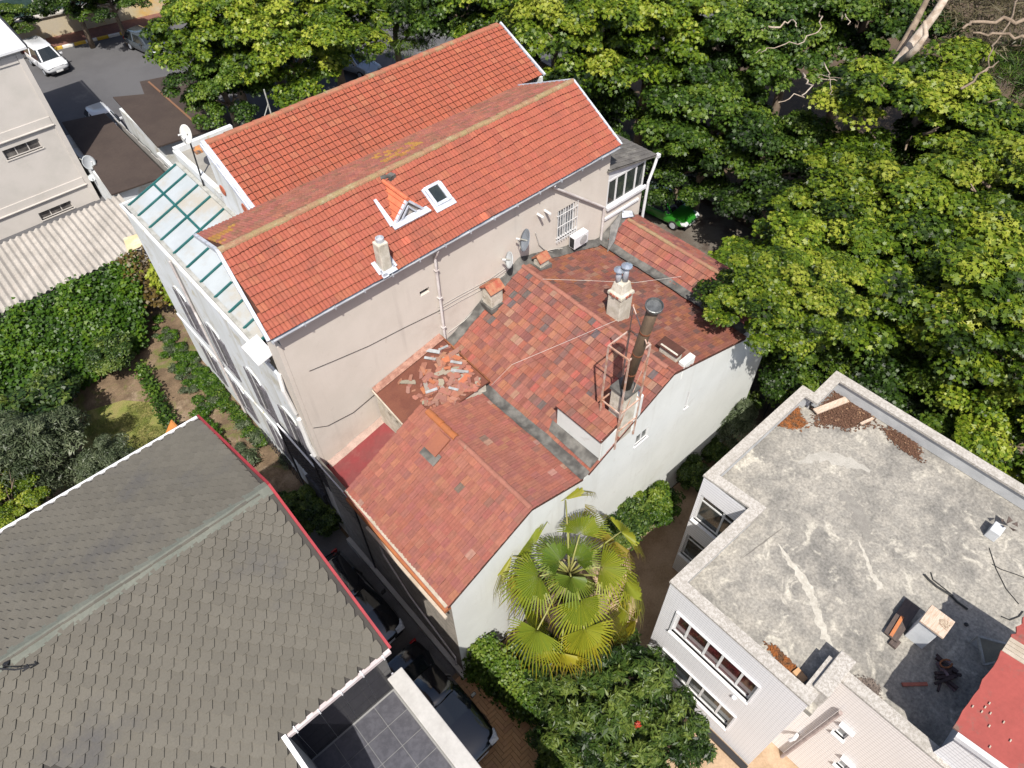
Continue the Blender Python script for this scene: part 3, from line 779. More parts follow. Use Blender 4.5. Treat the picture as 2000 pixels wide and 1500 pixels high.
tA2 = slope_tiles((VAB[0] - .1, VAB[1]), AR, yA, 12.6, cA, 2)
tB1 = slope_tiles((VAB[0] + .12, VAB[1] + .02), BR, yA, 14.9, cB, 3)
tB2 = slope_tiles((VBC[0] - .12, VBC[1]), BR, yA, 14.9, cB2, 4)
tC1 = slope_tiles((VBC[0] + .12, VBC[1] + .06), CRG, yA, 14.9, cC, 5)
tC2 = slope_tiles(CE, CRG, yA, 14.9, cC, 6)
flat = tile_mesh('roof_tile', .21, .30, None, 'flat', .018, .052)
emit_tiles([(rA1, tA1), (rA2, tA2), (rB1, tB1), (rB2, tB2), (rC1, tC1), (rC2, tC2)], flat, 'roof_tile', 300)
M_ridge2 = mat('old_ridge_clay', (.27, .115, .085), (.22, .095, .07), 2.5, rough=.95, fine=.2, stain=(.22, .15, .11), sscale=2, slo=.55, shi=.7)
ridge_caps((AR[0], yA + .05, AR[1] + .02), (0, 1, 0), 3.3, .09, low, m=M_ridge2)
ridge_caps((AR[0], 11.1, AR[1] + .03), (0, 1, 0), 1.5, .12, low, m=mat('orange_ridge', (.30, .10, .035), (.26, .095, .04), 3, rough=.85, fine=.15))
ridge_caps((BR[0], yA + .3, BR[1] + .02), (0, 1, 0), 6.9, .09, low, m=M_ridge2)
ridge_caps((CRG[0], yA + .1, CRG[1] + .02), (0, 1, 0), 7.1, .09, low, m=mat('lichen_ridge2', (.235, .11, .075), (.22, .16, .09), 2.2, rough=.95, fine=.25))
# dark valley gutters: rough mortar troughs
def trough(x, z, w, y0, y1, name='valley_gutter', m=None, hgt=.06):
    mb = MB(); n = 26; pr = [(-w / 2, hgt), (-w * .3, .02), (-w * .08, 0), (w * .12, .01), (w * .3, .03), (w / 2, hgt * 1.2)]; k = len(pr); v = []
    for i in range(n + 1):
        y = y0 + (y1 - y0) * i / n; o = .03 * wavy(y * 2, x)
        v += [(x + a + o * (1 if abs(a) > .1 else .4), y, z + b + .015 * wavy(y * 3 + a * 9, x)) for a, b in pr]
    f = [(i * k + j, i * k + j + 1, (i + 1) * k + j + 1, (i + 1) * k + j) for i in range(n) for j in range(k - 1)]
    mb.add(v, f); return mb.build(name, m or M_mortar, low, smooth=True)
trough(VAB[0] - .03, VAB[1] + .11, .40, LV0 - .05, 12.75)
trough(VBC[0], VBC[1] + .12, .42, LV0 + .1, 14.9)
wallf = MB(); n = 60; v = []
def roof_z(x):
    P = [AE, AR, VAB, BR, VBC, CRG, CE]
    for (x0, z0), (x1, z1) in zip(P[:-1], P[1:]):
        if x0 <= x <= x1: return z0 + (z1 - z0) * (x - x0) / (x1 - x0)
    return CE[1]
for i in range(n + 1):
    x = 9.9 + (19.9 - 9.9) * i / n; z = roof_z(x) + .03
    for a, b in ((0, .24 + .05 * wavy(x * 3, 1)), (.10, .17), (.26 + .04 * wavy(x * 4, 2), .03)): v.append((x, V0 - .012 - a, z + b))
wallf.add(v, [(i * 3 + j, (i + 1) * 3 + j, (i + 1) * 3 + j + 1, i * 3 + j + 1) for i in range(n) for j in range(2)])
wallf.build('mortar_fillet', M_mortar, low, smooth=True)
MB().slab([(17.7, 14.2, VBC[1] + .12), (18.6, 14.9, VBC[1] + .55), (19.2, 14.95, CRG[1] + .25), (19.0, 14.75, CRG[1] + .12), (18.2, 14.3, VBC[1] + .32)], .03).build('lead_flashing', mat('lead_sheet', (.17, .165, .16), (.10, .10, .10), 3, rough=.7, fine=.2), low)
MB().slab([(19.05, 14.72, CRG[1] + .16), (19.5, 14.5, CRG[1] + .12), (19.75, 14.8, CRG[1] + .1), (19.3, 14.95, CRG[1] + .25)], .03).build('foil_flashing', M_verge, low)
# red painted flat strip beside the long house
M_memb = mat('red_membrane', (.19, .036, .038), (.16, .045, .044), 1.3, rough=.75, fine=.12, fscale=8, stain=(.19, .12, .10), sscale=.5, slo=.5, shi=.72)
MB().slab([(4.2, 12.96, 5.62), (7.15, 12.96, 5.95), (7.15, 14.95, 5.75), (4.25, 14.95, 5.15)], .12).build('flat_roof_strip', M_memb, low)
MB().box(4.25, 9.6, 12.85, 12.94, 0, 6.0).build('party_wall', M_mortar, low)
fl2 = MB(); v = []
for i in range(31):
    t = i / 30; x = 4.4 + (7.2 - 4.4) * t; z = 5.17 + .58 * t
    for a, b in ((0, .18 + .04 * wavy(x * 5, 1)), (.12, .1), (.42 + .06 * wavy(x * 3, 5), .03 + .03 * (1 - t))): v.append((x, V0 - .012 - a, z + b))
fl2.add(v, [(i * 3 + j, (i + 1) * 3 + j, (i + 1) * 3 + j + 1, i * 3 + j + 1) for i in range(30) for j in range(2)])
fl2.build('mortar_fillet', mat('pinkish_mortar', (.34, .25, .215), (.27, .2, .17), 2.5, rough=.95, fine=.25), low, smooth=True)
# brown hatch plate and lead on the left slope
def on_A(px, py):
    d = ray(px, py); k = (AR[1] - AE[1]) / (AR[0] - AE[0]); t = (AE[1] - k * AE[0] - CAMZ) / (d[2] - k * d[0])
    return Vector((t * d[0], t * d[1], CAMZ + t * d[2]))
hp = on_A(858, 868)
ua = up(AE, AR).normalized(); na = Vector((-ua.z, 0, ua.x))
MB().obox(hp + na * .13, ua * .36, Vector((0, 1, 0)) * .27, na * .04).build('roof_hatch', mat('brown_plate', (.23, .085, .05), (.2, .075, .05), 2, rough=.6), low)
MB().obox(hp - ua * .42 + Vector((0, -.05, 0)) + na * .085, ua * .2, Vector((0, 1, 0)) * .36, na * .012).build('lead_flashing', M_mortar, low)

# ---- white raised ends on the wall and the chimneys of the side wall
def chim(name, x0, x1, y0, y1, z0, z1, m, capm=None, parent=low, bev=.02):
    o = MB().box(x0, x1, y0, y1, z0, z1).build(name, m, parent, bevel=bev); return o
# low boxed chimney with the long white cheek (beside the dark patch)
ch1 = MB(); ch1.box(10.5, 11.45, LV0 + .05, 9.6, 7.0, 8.35)
c1 = chim('chimney_box', 10.28, 10.98, LV0 - .015, 9.55, 7.1, 8.45, M_white)
MB().obox(Vector((10.64, 8.6, 8.51)), (.42, 0, .12), (0, .98, 0), (-.02, 0, .03)).build('chimney_box_roof', M_deck, low)
tl = lay_tiles((10.2, 9.55, 8.43), (0, -1, 0), (.86, 0, .24), 1.9, .9, .21, .3, cB, 8, .01)
emit_tiles([(c1, tl)], flat, 'cap_tile', 0)
MB().slab([(9.92, LV0 + .03, roof_z(9.92) + .09), (10.28, LV0 + .03, roof_z(10.28) + .10), (10.28, 9.75, roof_z(10.28) + .10), (9.98, 9.6, roof_z(9.98) + .09)], .03).build('lead_flashing', M_mortar, low)
# chimney that carries the tall steel flue
fx, fy = 11.45, 7.95
ch2 = chim('chimney', fx - .32, fx + .25, LV0 - .02, LV0 + .55, 7.6, 9.75, M_plaster)
link('chimney_top', MB().box(fx - .36, fx + .29, LV0 - .06, LV0 + .59, 9.75, 9.86).mesh('chimney_top', M_mortar), ch2)
MB().box(fx + .27, fx + .6, LV0 - .03, LV0 + .3, 7.6, 9.2).build('wall_upstand', M_white, low, bevel=.03)
p0 = PV(1277, 603, 8.1)
flue_z = 14.0
M_flue = mat('sooty_flue', (.15, .105, .07), (.07, .05, .036), 1.2, rough=.6, metal=.3, fine=.2, stretch=(1, 1, .3))
ft = PZ(1277, 600, flue_z)
fb = Vector((fx - .02, LV0 + .27, 9.7))
flue = thing('steel_flue', 'tall sooty steel flue with a flat round cap on the white wall chimney', 'flue', tuple(fb))
MB().tube([fb, fb.lerp(ft, .5), ft], .15, 14).build('pipe', M_flue, flue, smooth=True)
dirv = (ft - fb).normalized(); Rf = dirv.to_track_quat('Z', 'Y').to_matrix()
MB().lathe([(.16, -.12), (.21, -.02), (.23, .02), (.23, .09), (.21, .10), (.19, .05), (.05, .04)], ft, 18, Rf).build('cap', mat('dull_steel', (.17, .175, .175), (.10, .105, .105), 5, rough=.45, metal=.6), flue, smooth=False)
for t in (.25, .5, .75):
    q = fb.lerp(ft, t); MB().lathe([(.16, -.03), (.16, .03)], q, 14, Rf).build('joint_band', M_rust, flue)
fr = thing('angle_iron_frame', 'rusty angle iron frame propping the tall flue on the roof', 'frame', (fx, 8.0, 8.2))
M_rpale = mat('rusty_pale_iron', (.32, .17, .11), (.42, .33, .29), 3, rough=.8, fine=.2)
h0, h1 = 8.35, 11.6
cs = [(fx - .5, LV0 - .04), (fx + .38, LV0 - .04), (fx + .38, LV0 + .72), (fx - .5, LV0 + .72)]
for (x, y) in cs:
    zb = max(roof_z(x) - .05, 7.6) if y > LV0 else 7.4
    MB().bar((x, y, zb), (x, y, h1), .045).build('post', M_rpale, fr)
for z in (8.3, 9.2, h1):
    for i in range(4):
        a, b = cs[i], cs[(i + 1) % 4]; MB().bar((*a, z), (*b, z), .04).build('rail', M_rpale, fr)
MB().bar((*cs[0], 8.4), (*cs[1], 11.2), .02).build('brace', M_rpale, fr)
MB().bar((*cs[2], 11.55), (cs[2][0] - .3, cs[2][1] - .2, 12.9), .035).build('brace', M_rpale, fr)
MB().bar((cs[2][0] - .3, cs[2][1] - .2, 12.85), (ft.x, ft.y, 12.7), .03).build('brace', M_rpale, fr)
# plastered chimney with two zinc cowls, just past the ridge
b = Vector((14.35, 10.75, 0)); z0 = roof_z(b.x) - .15
cc = MB()
v = []; lv = [(0, .30), (1.2, .30), (1.25, .34), (1.36, .33), (1.42, .26), (1.75, .2), (1.8, .16)]
for z, r in lv: v += [(b.x + sx * r, b.y + sy * r * .95, z0 + z) for sx, sy in ((-1, -1), (1, -1), (1, 1), (-1, 1))]
fcs = [(i * 4 + k, i * 4 + (k + 1) % 4, (i + 1) * 4 + (k + 1) % 4, (i + 1) * 4 + k) for i in range(len(lv) - 1) for k in range(4)] + [tuple(range((len(lv) - 1) * 4, len(lv) * 4))]
cc.add(v, fcs); cho = cc.build('chimney', M_plaster, low, bevel=.02)
nub = MB()
for k in range(14):
    t = k / 14 * 2 * math.pi; nub.obox((b.x + .34 * math.cos(t), b.y + .32 * math.sin(t), z0 + 1.32), (.05, 0, 0), (0, .05, 0), (0, 0, .03))
link('brick_course', nub.mesh('brick_course', mat('red_brick_bits', (.30, .09, .06), (.2, .07, .05), 8, rough=.9)), cho)
for dx, dy, hh in ((.05, -.06, .62), (-.1, .1, .45)):
    c = Vector((b.x + dx, b.y + dy, z0 + 1.72))
    pp = MB().lathe([(.10, 0), (.10, hh), (.085, hh)], c, 14)
    po = link('cowl_pipe', pp.mesh('cowl_pipe', M_zinc, True), cho)
    link('cowl_cap', MB().lathe([(.19, hh + .06), (.185, hh + .09), (.06, hh + .15), (.01, hh + .16)], c, 16).mesh('cowl_cap', mat('bright_zinc', (.5, .55, .62), (.4, .44, .5), 3, rough=.25, metal=.7)), cho)
# two small tile-roofed chimneys along the long house wall
def tiled_chimney(x, y, s, h):
    z = roof_z(x) - .2
    o = MB().box(x - s, x + s, y - s * .9, y + s * .9, z, z + h).build('chimney', M_plaster, low, bevel=.02)
    for sg in (-1, 1):
        p = [(x - s * 1.25, y + sg * s * 1.2, z + h + .0), (x + s * 1.25, y + sg * s * 1.2, z + h), (x + s * 1.25, y, z + h + .22), (x - s * 1.25, y, z + h + .22)]
        link('chimney_cap_tile', MB().slab(p, .05).mesh('chimney_cap_tile', mat('cap_clay', (.26, .065, .042), (.30, .15, .085), 4, rough=.9, fine=.2)), o)
    ft2 = MB().box(x - s - .08, x + s + .08, y - s * .9 - .08, y + s * .9 + .08, roof_z(x) - .05, roof_z(x) + .16)
    link('mortar_foot', ft2.mesh('mortar_foot', M_mortar), o)
q = PZ(963, 592, 8.3); tiled_chimney(q.x, q.y, .27, 1.05)
q = PZ(1057, 515, 8.95); tiled_chimney(q.x, min(q.y, 14.6), .21, .62)
# tiny raised vent by the white wall
vx = 14.15
MB().box(vx - .14, vx + .14, LV0 + .3, LV0 + 1.0, 8.7, 9.25).build('roof_vent', M_plaster, low, bevel=.015)
MB().slab([(vx - .2, LV0 + .25, 9.22), (vx + .2, LV0 + .25, 9.32), (vx + .2, LV0 + 1.1, 9.32), (vx - .2, LV0 + 1.1, 9.22)], .04).build('roof_vent_lid', M_deck, low)
MB().box(vx - .12, vx + .46, LV0 - .02, LV0 + .22, 8.3, 9.05).build('wall_upstand', M_white, low, bevel=.03)

# ================================================================ rusty patched lean-to on the valley
shed = thing('patched_lean_to', 'small rusty sheet lean-to roof against the beige wall covered in broken tiles', 'shed', (8.2, 14, 6))
M_rsheet = mat('rust_sheet', (.105, .036, .024), (.13, .048, .03), 1.6, rough=.8, fine=.2, stain=(.10, .04, .03), sscale=1.2)
S = [(6.72, 14.85, 7.42), (9.72, 14.9, 7.9), (9.72, 12.28, 7.68), (6.62, 12.5, 7.3)]
MB().slab(S, .06).build('sheet_roof', M_rsheet, shed)
MB().slab([(6.72, 14.62, 7.47), (9.72, 14.66, 7.96), (9.74, 14.93, 8.03), (6.72, 14.9, 7.5)], .03).build('upper_flashing', mat('scaly_flashing', (.30, .17, .13), (.2, .1, .075), 6, rough=.9, fine=.35), shed)
for a, c_ in ((0, 3), (1, 2)):
    p, q = Vector(S[a]), Vector(S[c_]); o = Vector((-.04 if a == 0 else .04, 0, .0))
    MB().bar(p + o, q + o, .05, .08).build('edge_trim', M_cream if a == 0 else M_rust, shed)
MB().face((6.75, 14.8, 5.5), (6.75, 12.55, 5.6), (6.75, 12.55, 7.25), (6.75, 14.8, 7.36)).build('cheek_wall', M_plaster, shed)
MB().face((6.75, 12.55, 6.0), (9.65, 12.35, 6.6), (9.65, 12.35, 7.6), (6.75, 12.55, 7.25)).build('cheek_wall', M_plaster, shed)
MB().face((9.66, 12.35, 6.6), (9.66, 14.8, 6.6), (9.66, 14.8, 7.82), (9.66, 12.35, 7.6)).build('cheek_wall', M_plaster, shed)
# loose broken tiles lying on it
frag_me = []
for k in range(6):
    mb = MB(); a0, b0 = random.uniform(.07, .12), random.uniform(.05, .075)
    pts = [(-a0, -b0, 0), (a0 * random.uniform(.6, 1.1), -b0 * random.uniform(.7, 1), 0), (a0, b0 * random.uniform(-.2, .6), 0), (a0 * random.uniform(.3, .9), b0, 0), (-a0 * random.uniform(.6, 1), b0 * random.uniform(.6, 1), 0)]
    mb.slab(pts, .03); frag_me.append(mb.mesh('broken_tile', mat('broken_tile', (.4, .15, .1), None, src='object', rough=.9, fine=.2)))
Sv = [Vector(s) for s in S]
def on_shed(a, b):       # a along X, b from the wall outwards
    return Sv[0].lerp(Sv[1], a).lerp(Sv[3].lerp(Sv[2], a), b)
nS = (Sv[1] - Sv[0]).cross(Sv[3] - Sv[0]).normalized()
if nS.z < 0: nS = -nS
base_rot = nS.to_track_quat('Z', 'Y').to_matrix().to_4x4()
spots = []
while len(spots) < 150:
    a, b_ = random.uniform(.28, .97), random.uniform(.16, .97)
    if random.random() < .35 + .65 * (a * .6 + b_ * .5): spots.append((a, b_))
pal = [(.22, .10, .07), (.25, .115, .08), (.20, .09, .07), (.28, .10, .05), (.22, .19, .155), (.21, .11, .085), (.24, .10, .065)]
for i, (a, b_) in enumerate(spots):
    p = on_shed(a, b_) + nS * (.034 + .012 * (i % 4)); s = random.uniform(.8, 1.9)
    cl = random.choice(pal)
    M = Matrix.Translation(p) @ base_rot @ Matrix.Rotation(random.uniform(0, 6.28), 4, 'Z') @ Matrix.Rotation(random.gauss(0, .12), 4, 'X') @ Matrix.Diagonal((s * 1.2, s * .85, 1, 1))
    tag(link('broken_tile', frag_me[i % 6], None, M, color=jitc(cl, .1)), 'broken clay tile lying loose on the rusty lean-to roof', 'broken tile', 'broken tiles strewn on the rusty lean-to')
sl = MB().slab([(-.3, -.06, 0), (.3, -.06, 0), (.3, .06, 0), (-.3, .06, 0)], .02).mesh('metal_strip', mat('pale_metal_strip', (.30, .32, .34), (.2, .2, .2), 3, rough=.5, fine=.15))
for i, (a, b_, r, s) in enumerate([(.80, .12, .3, 1.0), (.72, .2, .3, .7), (.92, .2, 1.0, .6), (.47, .62, .9, .7), (.84, .62, .35, .8), (.88, .68, .4, .6), (.66, .80, .2, .6), (.9, .5, .3, .7)]):
    M = Matrix.Translation(on_shed(a, b_) + nS * (.09 + .012 * (i % 3))) @ base_rot @ Matrix.Rotation(r, 4, 'Z') @ Matrix.Diagonal((s, s * 1.2, 1, 1))
    tag(link('metal_strip', sl, None, M), 'pale bent metal strip lying among the broken tiles on the rusty lean-to', 'metal strip', 'metal strips on the rusty lean-to')
# ================================================================ glazed canopy on the garden side
M_teal = mat('teal_paint', (.010, .075, .075), (.02, .10, .098), 2, rough=.5, fine=.1)
M_poly = mat('milky_panel', (.345, .375, .395), (.30, .325, .34), .7, rough=.25, spec=.5, fine=.05, stain=(.31, .29, .25), sscale=.45, slo=.45, shi=.66)
can = thing('glazed_canopy', 'lean-to canopy of milky panels in teal bars beside the orange roofs', 'canopy', (5.4, 22, 9.0))
CX0, CX1, CZ0, CZ1 = 4.30, 6.62, 9.72, 10.55
vs = [27.1, 26.2, 25.2, 24.2, 23.15, 22.1, 21.05, 20.0, 19.0, 18.0, 17.1]
def cz(x): return CZ0 + (CZ1 - CZ0) * (x - CX0) / (CX1 - CX0)
def inner(v): return CX1 if v > 20.3 else 5.05 - (20.1 - v) * .146
xm = 5.5
for i in range(len(vs) - 1):
    a, b = vs[i], vs[i + 1]
    ia = max(inner(a), inner(b)) + .06 if b < 20.3 else min(inner(a), inner(b)) - .02
    segs = [(CX0 + .05, xm - .03), (xm + .03, CX1 - .03)] if ia > 6 else [(CX0 + .05, max(ia, CX0 + .12))]
    for (x0, x1) in segs:
        MB().slab([(x0, a - .04, cz(x0)), (x1, a - .04, cz(x1)), (x1, b + .04, cz(x1)), (x0, b + .04, cz(x0))], .02).build('panel', M_poly, can)
for v in vs:
    i_ = inner(v) if v != vs[0] else CX1
    MB().bar((CX0, v, CZ0 + .02), (max(i_, CX0 + .1), v, cz(max(i_, CX0 + .1)) + .02), .07, .08).build('rafter', M_teal, can)
MB().bar((xm, 27.1, cz(xm) + .015), (xm, 20.6, cz(xm) + .015), .08, .06).build('purlin', M_teal, can)
M_galv = mat('galvanised_edge', (.34, .34, .32), (.24, .24, .22), 3, rough=.6, fine=.2)
MB().bar((CX0 - .02, 27.15, CZ0), (CX0 - .02, 16.6, CZ0), .14, .07).build('edge_gutter', M_galv, can)
MB().bar((CX1 + .02, 27.15, CZ1 + .03), (CX1 + .02, 20.2, CZ1 + .03), .14, .06).build('wall_flashing', M_galv, can)
for v in vs[::2]:
    MB().bar((CX0 + .02, v, 9.3), (CX0 + .02, v, CZ0 - .03), .06).build('post', M_trimwhite, can)
for i in range(0, len(vs) - 1):
    MB().box(CX0 - .0, CX0 + .03, vs[i + 1] + .05, vs[i] - .05, 9.34, CZ0 - .06).build('side_pane', M_teal if i % 3 == 1 else M_glass, can)
MB().box(CX0 - .08, CX0 + .05, 16.6, 27.2, 9.26, 9.33).build('sill_rail', M_trimwhite, can)

# dark lattice screen down the alley corner
lat = thing('lattice_screen', 'black diamond lattice screen climbing the corner beside the garden', 'screen', (4.05, 16.4, 0))
M_lat = mat('black_lattice', (.02, .018, .022), (.05, .05, .055), 6, rough=.5)
L0, L1 = 13.2, 18.6
def lbox(v0, v1, z0, z1, s=.28):
    mb = MB(); x = 4.16; h = z1 - z0; w = v1 - v0
    k = -h
    while k < w:
        a0 = max(0, k); b0 = min(w, k + h)
        if b0 > a0:
            mb.bar((x, v0 + a0, z0 + a0 - k), (x, v0 + b0, z0 + b0 - k), .03, .02)
            mb.bar((x, v0 + a0, z1 - (a0 - k)), (x, v0 + b0, z1 - (b0 - k)), .03, .02)
        k += s
    return mb
lbox(15.7, 18.4, 2.3, 4.4).build('lattice_panel', M_lat, lat)
lbox(13.0, 15.6, 3.6, 5.3).build('lattice_panel', M_lat, lat)
fr_ = MB(); fr_.bar((4.14, 13.0, 5.3), (4.14, 15.6, 5.3), .06); fr_.bar((4.14, 15.7, 4.4), (4.14, 18.4, 4.4), .06)
fr_.build('lattice_frame', M_trimwhite, lat)
for v in (13.0, 15.6, 18.4): MB().bar((4.14, v, 0), (4.14, v, 5.3 if v < 16 else 4.4), .07).build('post', M_lat, lat)
MB().box(4.05, 4.2, 15.9, 17.2, 0, 2.25).build('gate_leaf', M_lat, lat)
# vertical iron fence in front of the facade foot
fen = thing('iron_fence', 'thin dark iron palings at the foot of the white facade', 'fence', (4.05, 20, 0))
v = 18.6
while v < 21.4:
    MB().bar((4.1, v, 0), (4.1, v, 1.25), .03).build('paling', M_lat, fen); v += .3
MB().bar((4.1, 18.5, 1.0), (4.1, 21.4, 1.0), .03).build('rail', M_lat, fen)

# ================================================================ glazed bay on the road end of the long house
bay = thing('glazed_bay', 'beige bay with white sliding windows and a grey shingle roof at the house end', 'bay', (19.4, 16.5, 0))
bx0, bx1, by0, by1 = 18.21, 20.45, 14.97, 18.6
bm2 = MB(); wall_face(bm2, (bx0, by0, 0), (1, 0, 0), (0, 0, 1), bx1 - bx0, 9.02, [], .1)
bm2.box(bx0, bx1, by0 + .02, by1, 8.0, 9.0)
bm2.build('wall', M_beige, bay)
wall_face(MB(), (0, 0, 0), (1, 0, 0), (0, 0, 1), 1, 1)
MB().box(bx1 - .05, bx1, by0 + .01, by1, 0, 9.0).build('wall', M_beige, bay)
MB().box(bx0 + .05, bx1 + .14, by0 - .12, by0 - .002, 8.98, 9.1).build('sill_ledge', M_trimwhite, bay)
MB().box(bx0, bx1 - .2, by0 - .07, by0 - .002, 8.52, 8.62).build('ledge_trim', M_trimwhite, bay)
window(bay, (bx0 + .02, by0 + .04, 9.1), (1, 0, 0), (0, 0, 1), (0, -1, 0), bx1 - bx0 - .04, 1.22, 4, .08, fm=M_pvc, gm=M_glass, widths=[1, 1, 1.15, 1])
window(bay, (bx1 - .04, by0 + .08, 9.1), (0, 1, 0), (0, 0, 1), (1, 0, 0), by1 - by0 - .1, 1.22, 5, .08, fm=M_pvc, gm=M_glass)
MB().face((bx0, by0, 10.32), (bx1, by0, 10.32), (bx1, by0, 10.42), (bx0, by0, 10.8)).build('white_fascia', M_trimwhite, bay)
M_gsh = mat('grey_shingle', (.11, .103, .096), (.075, .07, .066), 2, rough=.95, fine=.3, fscale=22, stain=(.2, .19, .17), sscale=1.2)
rf = MB().slab([(bx0 - .15, by0 - .12, 10.86), (bx1 + .42, by0 - .2, 10.38), (bx1 + .42, by1 + .2, 10.3), (bx0 - .15, by1 + .2, 11.2)], .05).build('roof', M_gsh, bay)
c00, c10, c11, c01 = map(Vector, ((bx0 - .12, by0 - .12, 10.9), (bx1 + .40, by0 - .2, 10.42), (bx1 + .40, by1 + .2, 10.34), (bx0 - .12, by1 + .2, 11.24)))
for k in range(16):
    f = k / 16
    p, q = c00.lerp(c01, f), c10.lerp(c11, f)
    p2, q2 = c00.lerp(c01, f + .075), c10.lerp(c11, f + .075)
    MB().slab([p + Vector((0, 0, .02)), q + Vector((0, 0, .02)), q2, p2], .012).build('shingle_course', M_gsh, rf)
dp = MB(); dp.tube([(bx1 + .42, by0 - .2, 10.3), (bx1 + .3, by0 - .2, 9.9), (bx1 + .1, by0 - .18, 9.3), (bx1 + .08, by0 - .16, 7.3)], .06, 8); dp.obox((bx1 + .44, by0 - .2, 10.36), (.08, 0, 0), (0, .08, 0), (0, 0, .07))
dp.build('downpipe', M_trimwhite, bay)

# ================================================================ grey shingled house (left foreground)
gh = thing('shingled_house', 'large house with a taupe hexagonal shingle roof and red verge trim', 'house', (-4, 10.8, 0))
GE, GRZ = 10.0, 11.5
gv0, gv1, gvr, gu1, gu0 = 6.30, 15.36, 10.83, 1.66, -11.0
M_gdeck = mat('shingle_underlay', (.05, .047, .042), (.04, .037, .035), 1, rough=1)
sd1 = MB().slab([(gu0, gv0, GE), (gu1, gv0, GE), (gu1, gvr, GRZ), (gu0, gvr, GRZ)], .1).build('roof', M_gdeck, gh)
kz = (GRZ - GE) / (gvr - gv0); ve = 2.3
MB().slab([(gu0, ve, GE - (gv0 - ve) * kz), (-1.06, ve, GE - (gv0 - ve) * kz), (-1.06, gv0 - .001, GE), (gu0, gv0 - .001, GE)], .1).build('roof', M_gdeck, gh)
MB().bar((-1.03, ve, GE - (gv0 - ve) * kz + .03), (-1.03, gv0, GE + .03), .1, .1).build('notch_trim', M_trimwhite, gh)
sd2 = MB().slab([(gu0, gvr + .01, GRZ), (gu1, gvr + .01, GRZ), (gu1 - .16, gv1, GE), (gu0, gv1, GE)], .1).build('roof', M_gdeck, gh)
mb = MB(); mb.box(gu0, gu1 - .28, gv0 + .35, gv1 - .35, 0, GE - .12); mb.build('wall', M_beige, gh)
for s_, vv in ((1, gv0), (1, gv1)): pass
MB().face((gu1 - .28, gv0 + .35, GE - .12), (gu1 - .28, gv1 - .35, GE - .12), (gu1 - .28, gvr, GRZ - .12)).build('gable_wall', M_beige, gh)
# hexagonal tabs
HW, HE = .33, .172
M_hexI = mat('shingle_tab', (.22, .205, .175), None, src='object', rough=.95, fine=.12, fscale=30, stain=(.068, .066, .066), sscale=.35, slo=.5, shi=.75, bump=.002, bscale=120)
M_hexA = mat('shingle_tabs', (.22, .205, .175), None, src='tint', rough=.95, fine=.12, fscale=30, stain=(.068, .066, .066), sscale=.35, slo=.5, shi=.75, bump=.002, bscale=120)
th = .016
hx = MB()
HL = HE * 2.05
o2 = [(-HW * .5, HL), (HW * .5, HL), (HW * .5, HE * .95), (HW * .22, 0), (-HW * .22, 0), (-HW * .5, HE * .95)]
zt_ = lambda y: .052 - .05 * y / HL
hx.add([(x, y, zt_(y)) for x, y in o2] + [(x, y, zt_(y) - .034) for x, y in o2], [tuple(reversed(range(6)))] + [(i, (i + 1) % 6, 6 + (i + 1) % 6, 6 + i) for i in range(6)])
hx.f[0] = (0, 5, 4, 3, 2, 1)
def lay_hex(o, xd, yd, W, L, seed):
    o, xd, yd = Vector(o), Vector(xd).normalized(), Vector(yd).normalized(); nz = xd.cross(yd); out = []
    B = Matrix((xd, yd, nz)).transposed().to_4x4()
    for j in range(int(L / HE)):
        for i in range(int(W / HW) + 1):
            x = (i + .5 * (j % 2)) * HW
            if x < HW * .4 or x > W - HW * .3: continue
            t = (1 + random.uniform(-.07, .07)) * (1 + .07 * wavy(x * .8 + j * .11, seed))
            out.append((Matrix.Translation(o + xd * x + yd * (j * HE + random.gauss(0, .004)) + nz * .006) @ B @ Matrix.Rotation(random.gauss(0, .01), 4, 'Z') @ Matrix.Rotation(random.gauss(0, .012), 4, 'X'), (.098 * t, .0905 * t, .0755 * t)))
    return out
sf = Vector((0, gvr - gv0, GRZ - GE)); sb = Vector((0, gvr - gv1, GRZ - GE))
ns_ = 24; sfu = sf.normalized()
hf = lay_hex(Vector((-8.5, gv0 - .02, GE)) - sfu * (ns_ * HE), (1, 0, 0), sf, gu1 + 8.5, sf.length - .1 + ns_ * HE, 1)
hf = [t for t in hf if t[0].translation.y > gv0 - .03 or t[0].translation.x < -1.22]
hb = lay_hex((gu1 - .1, gv1 - .04, GE + .02), (-1, 0, 0), sb, gu1 + 8.4, sb.length - .1, 2)
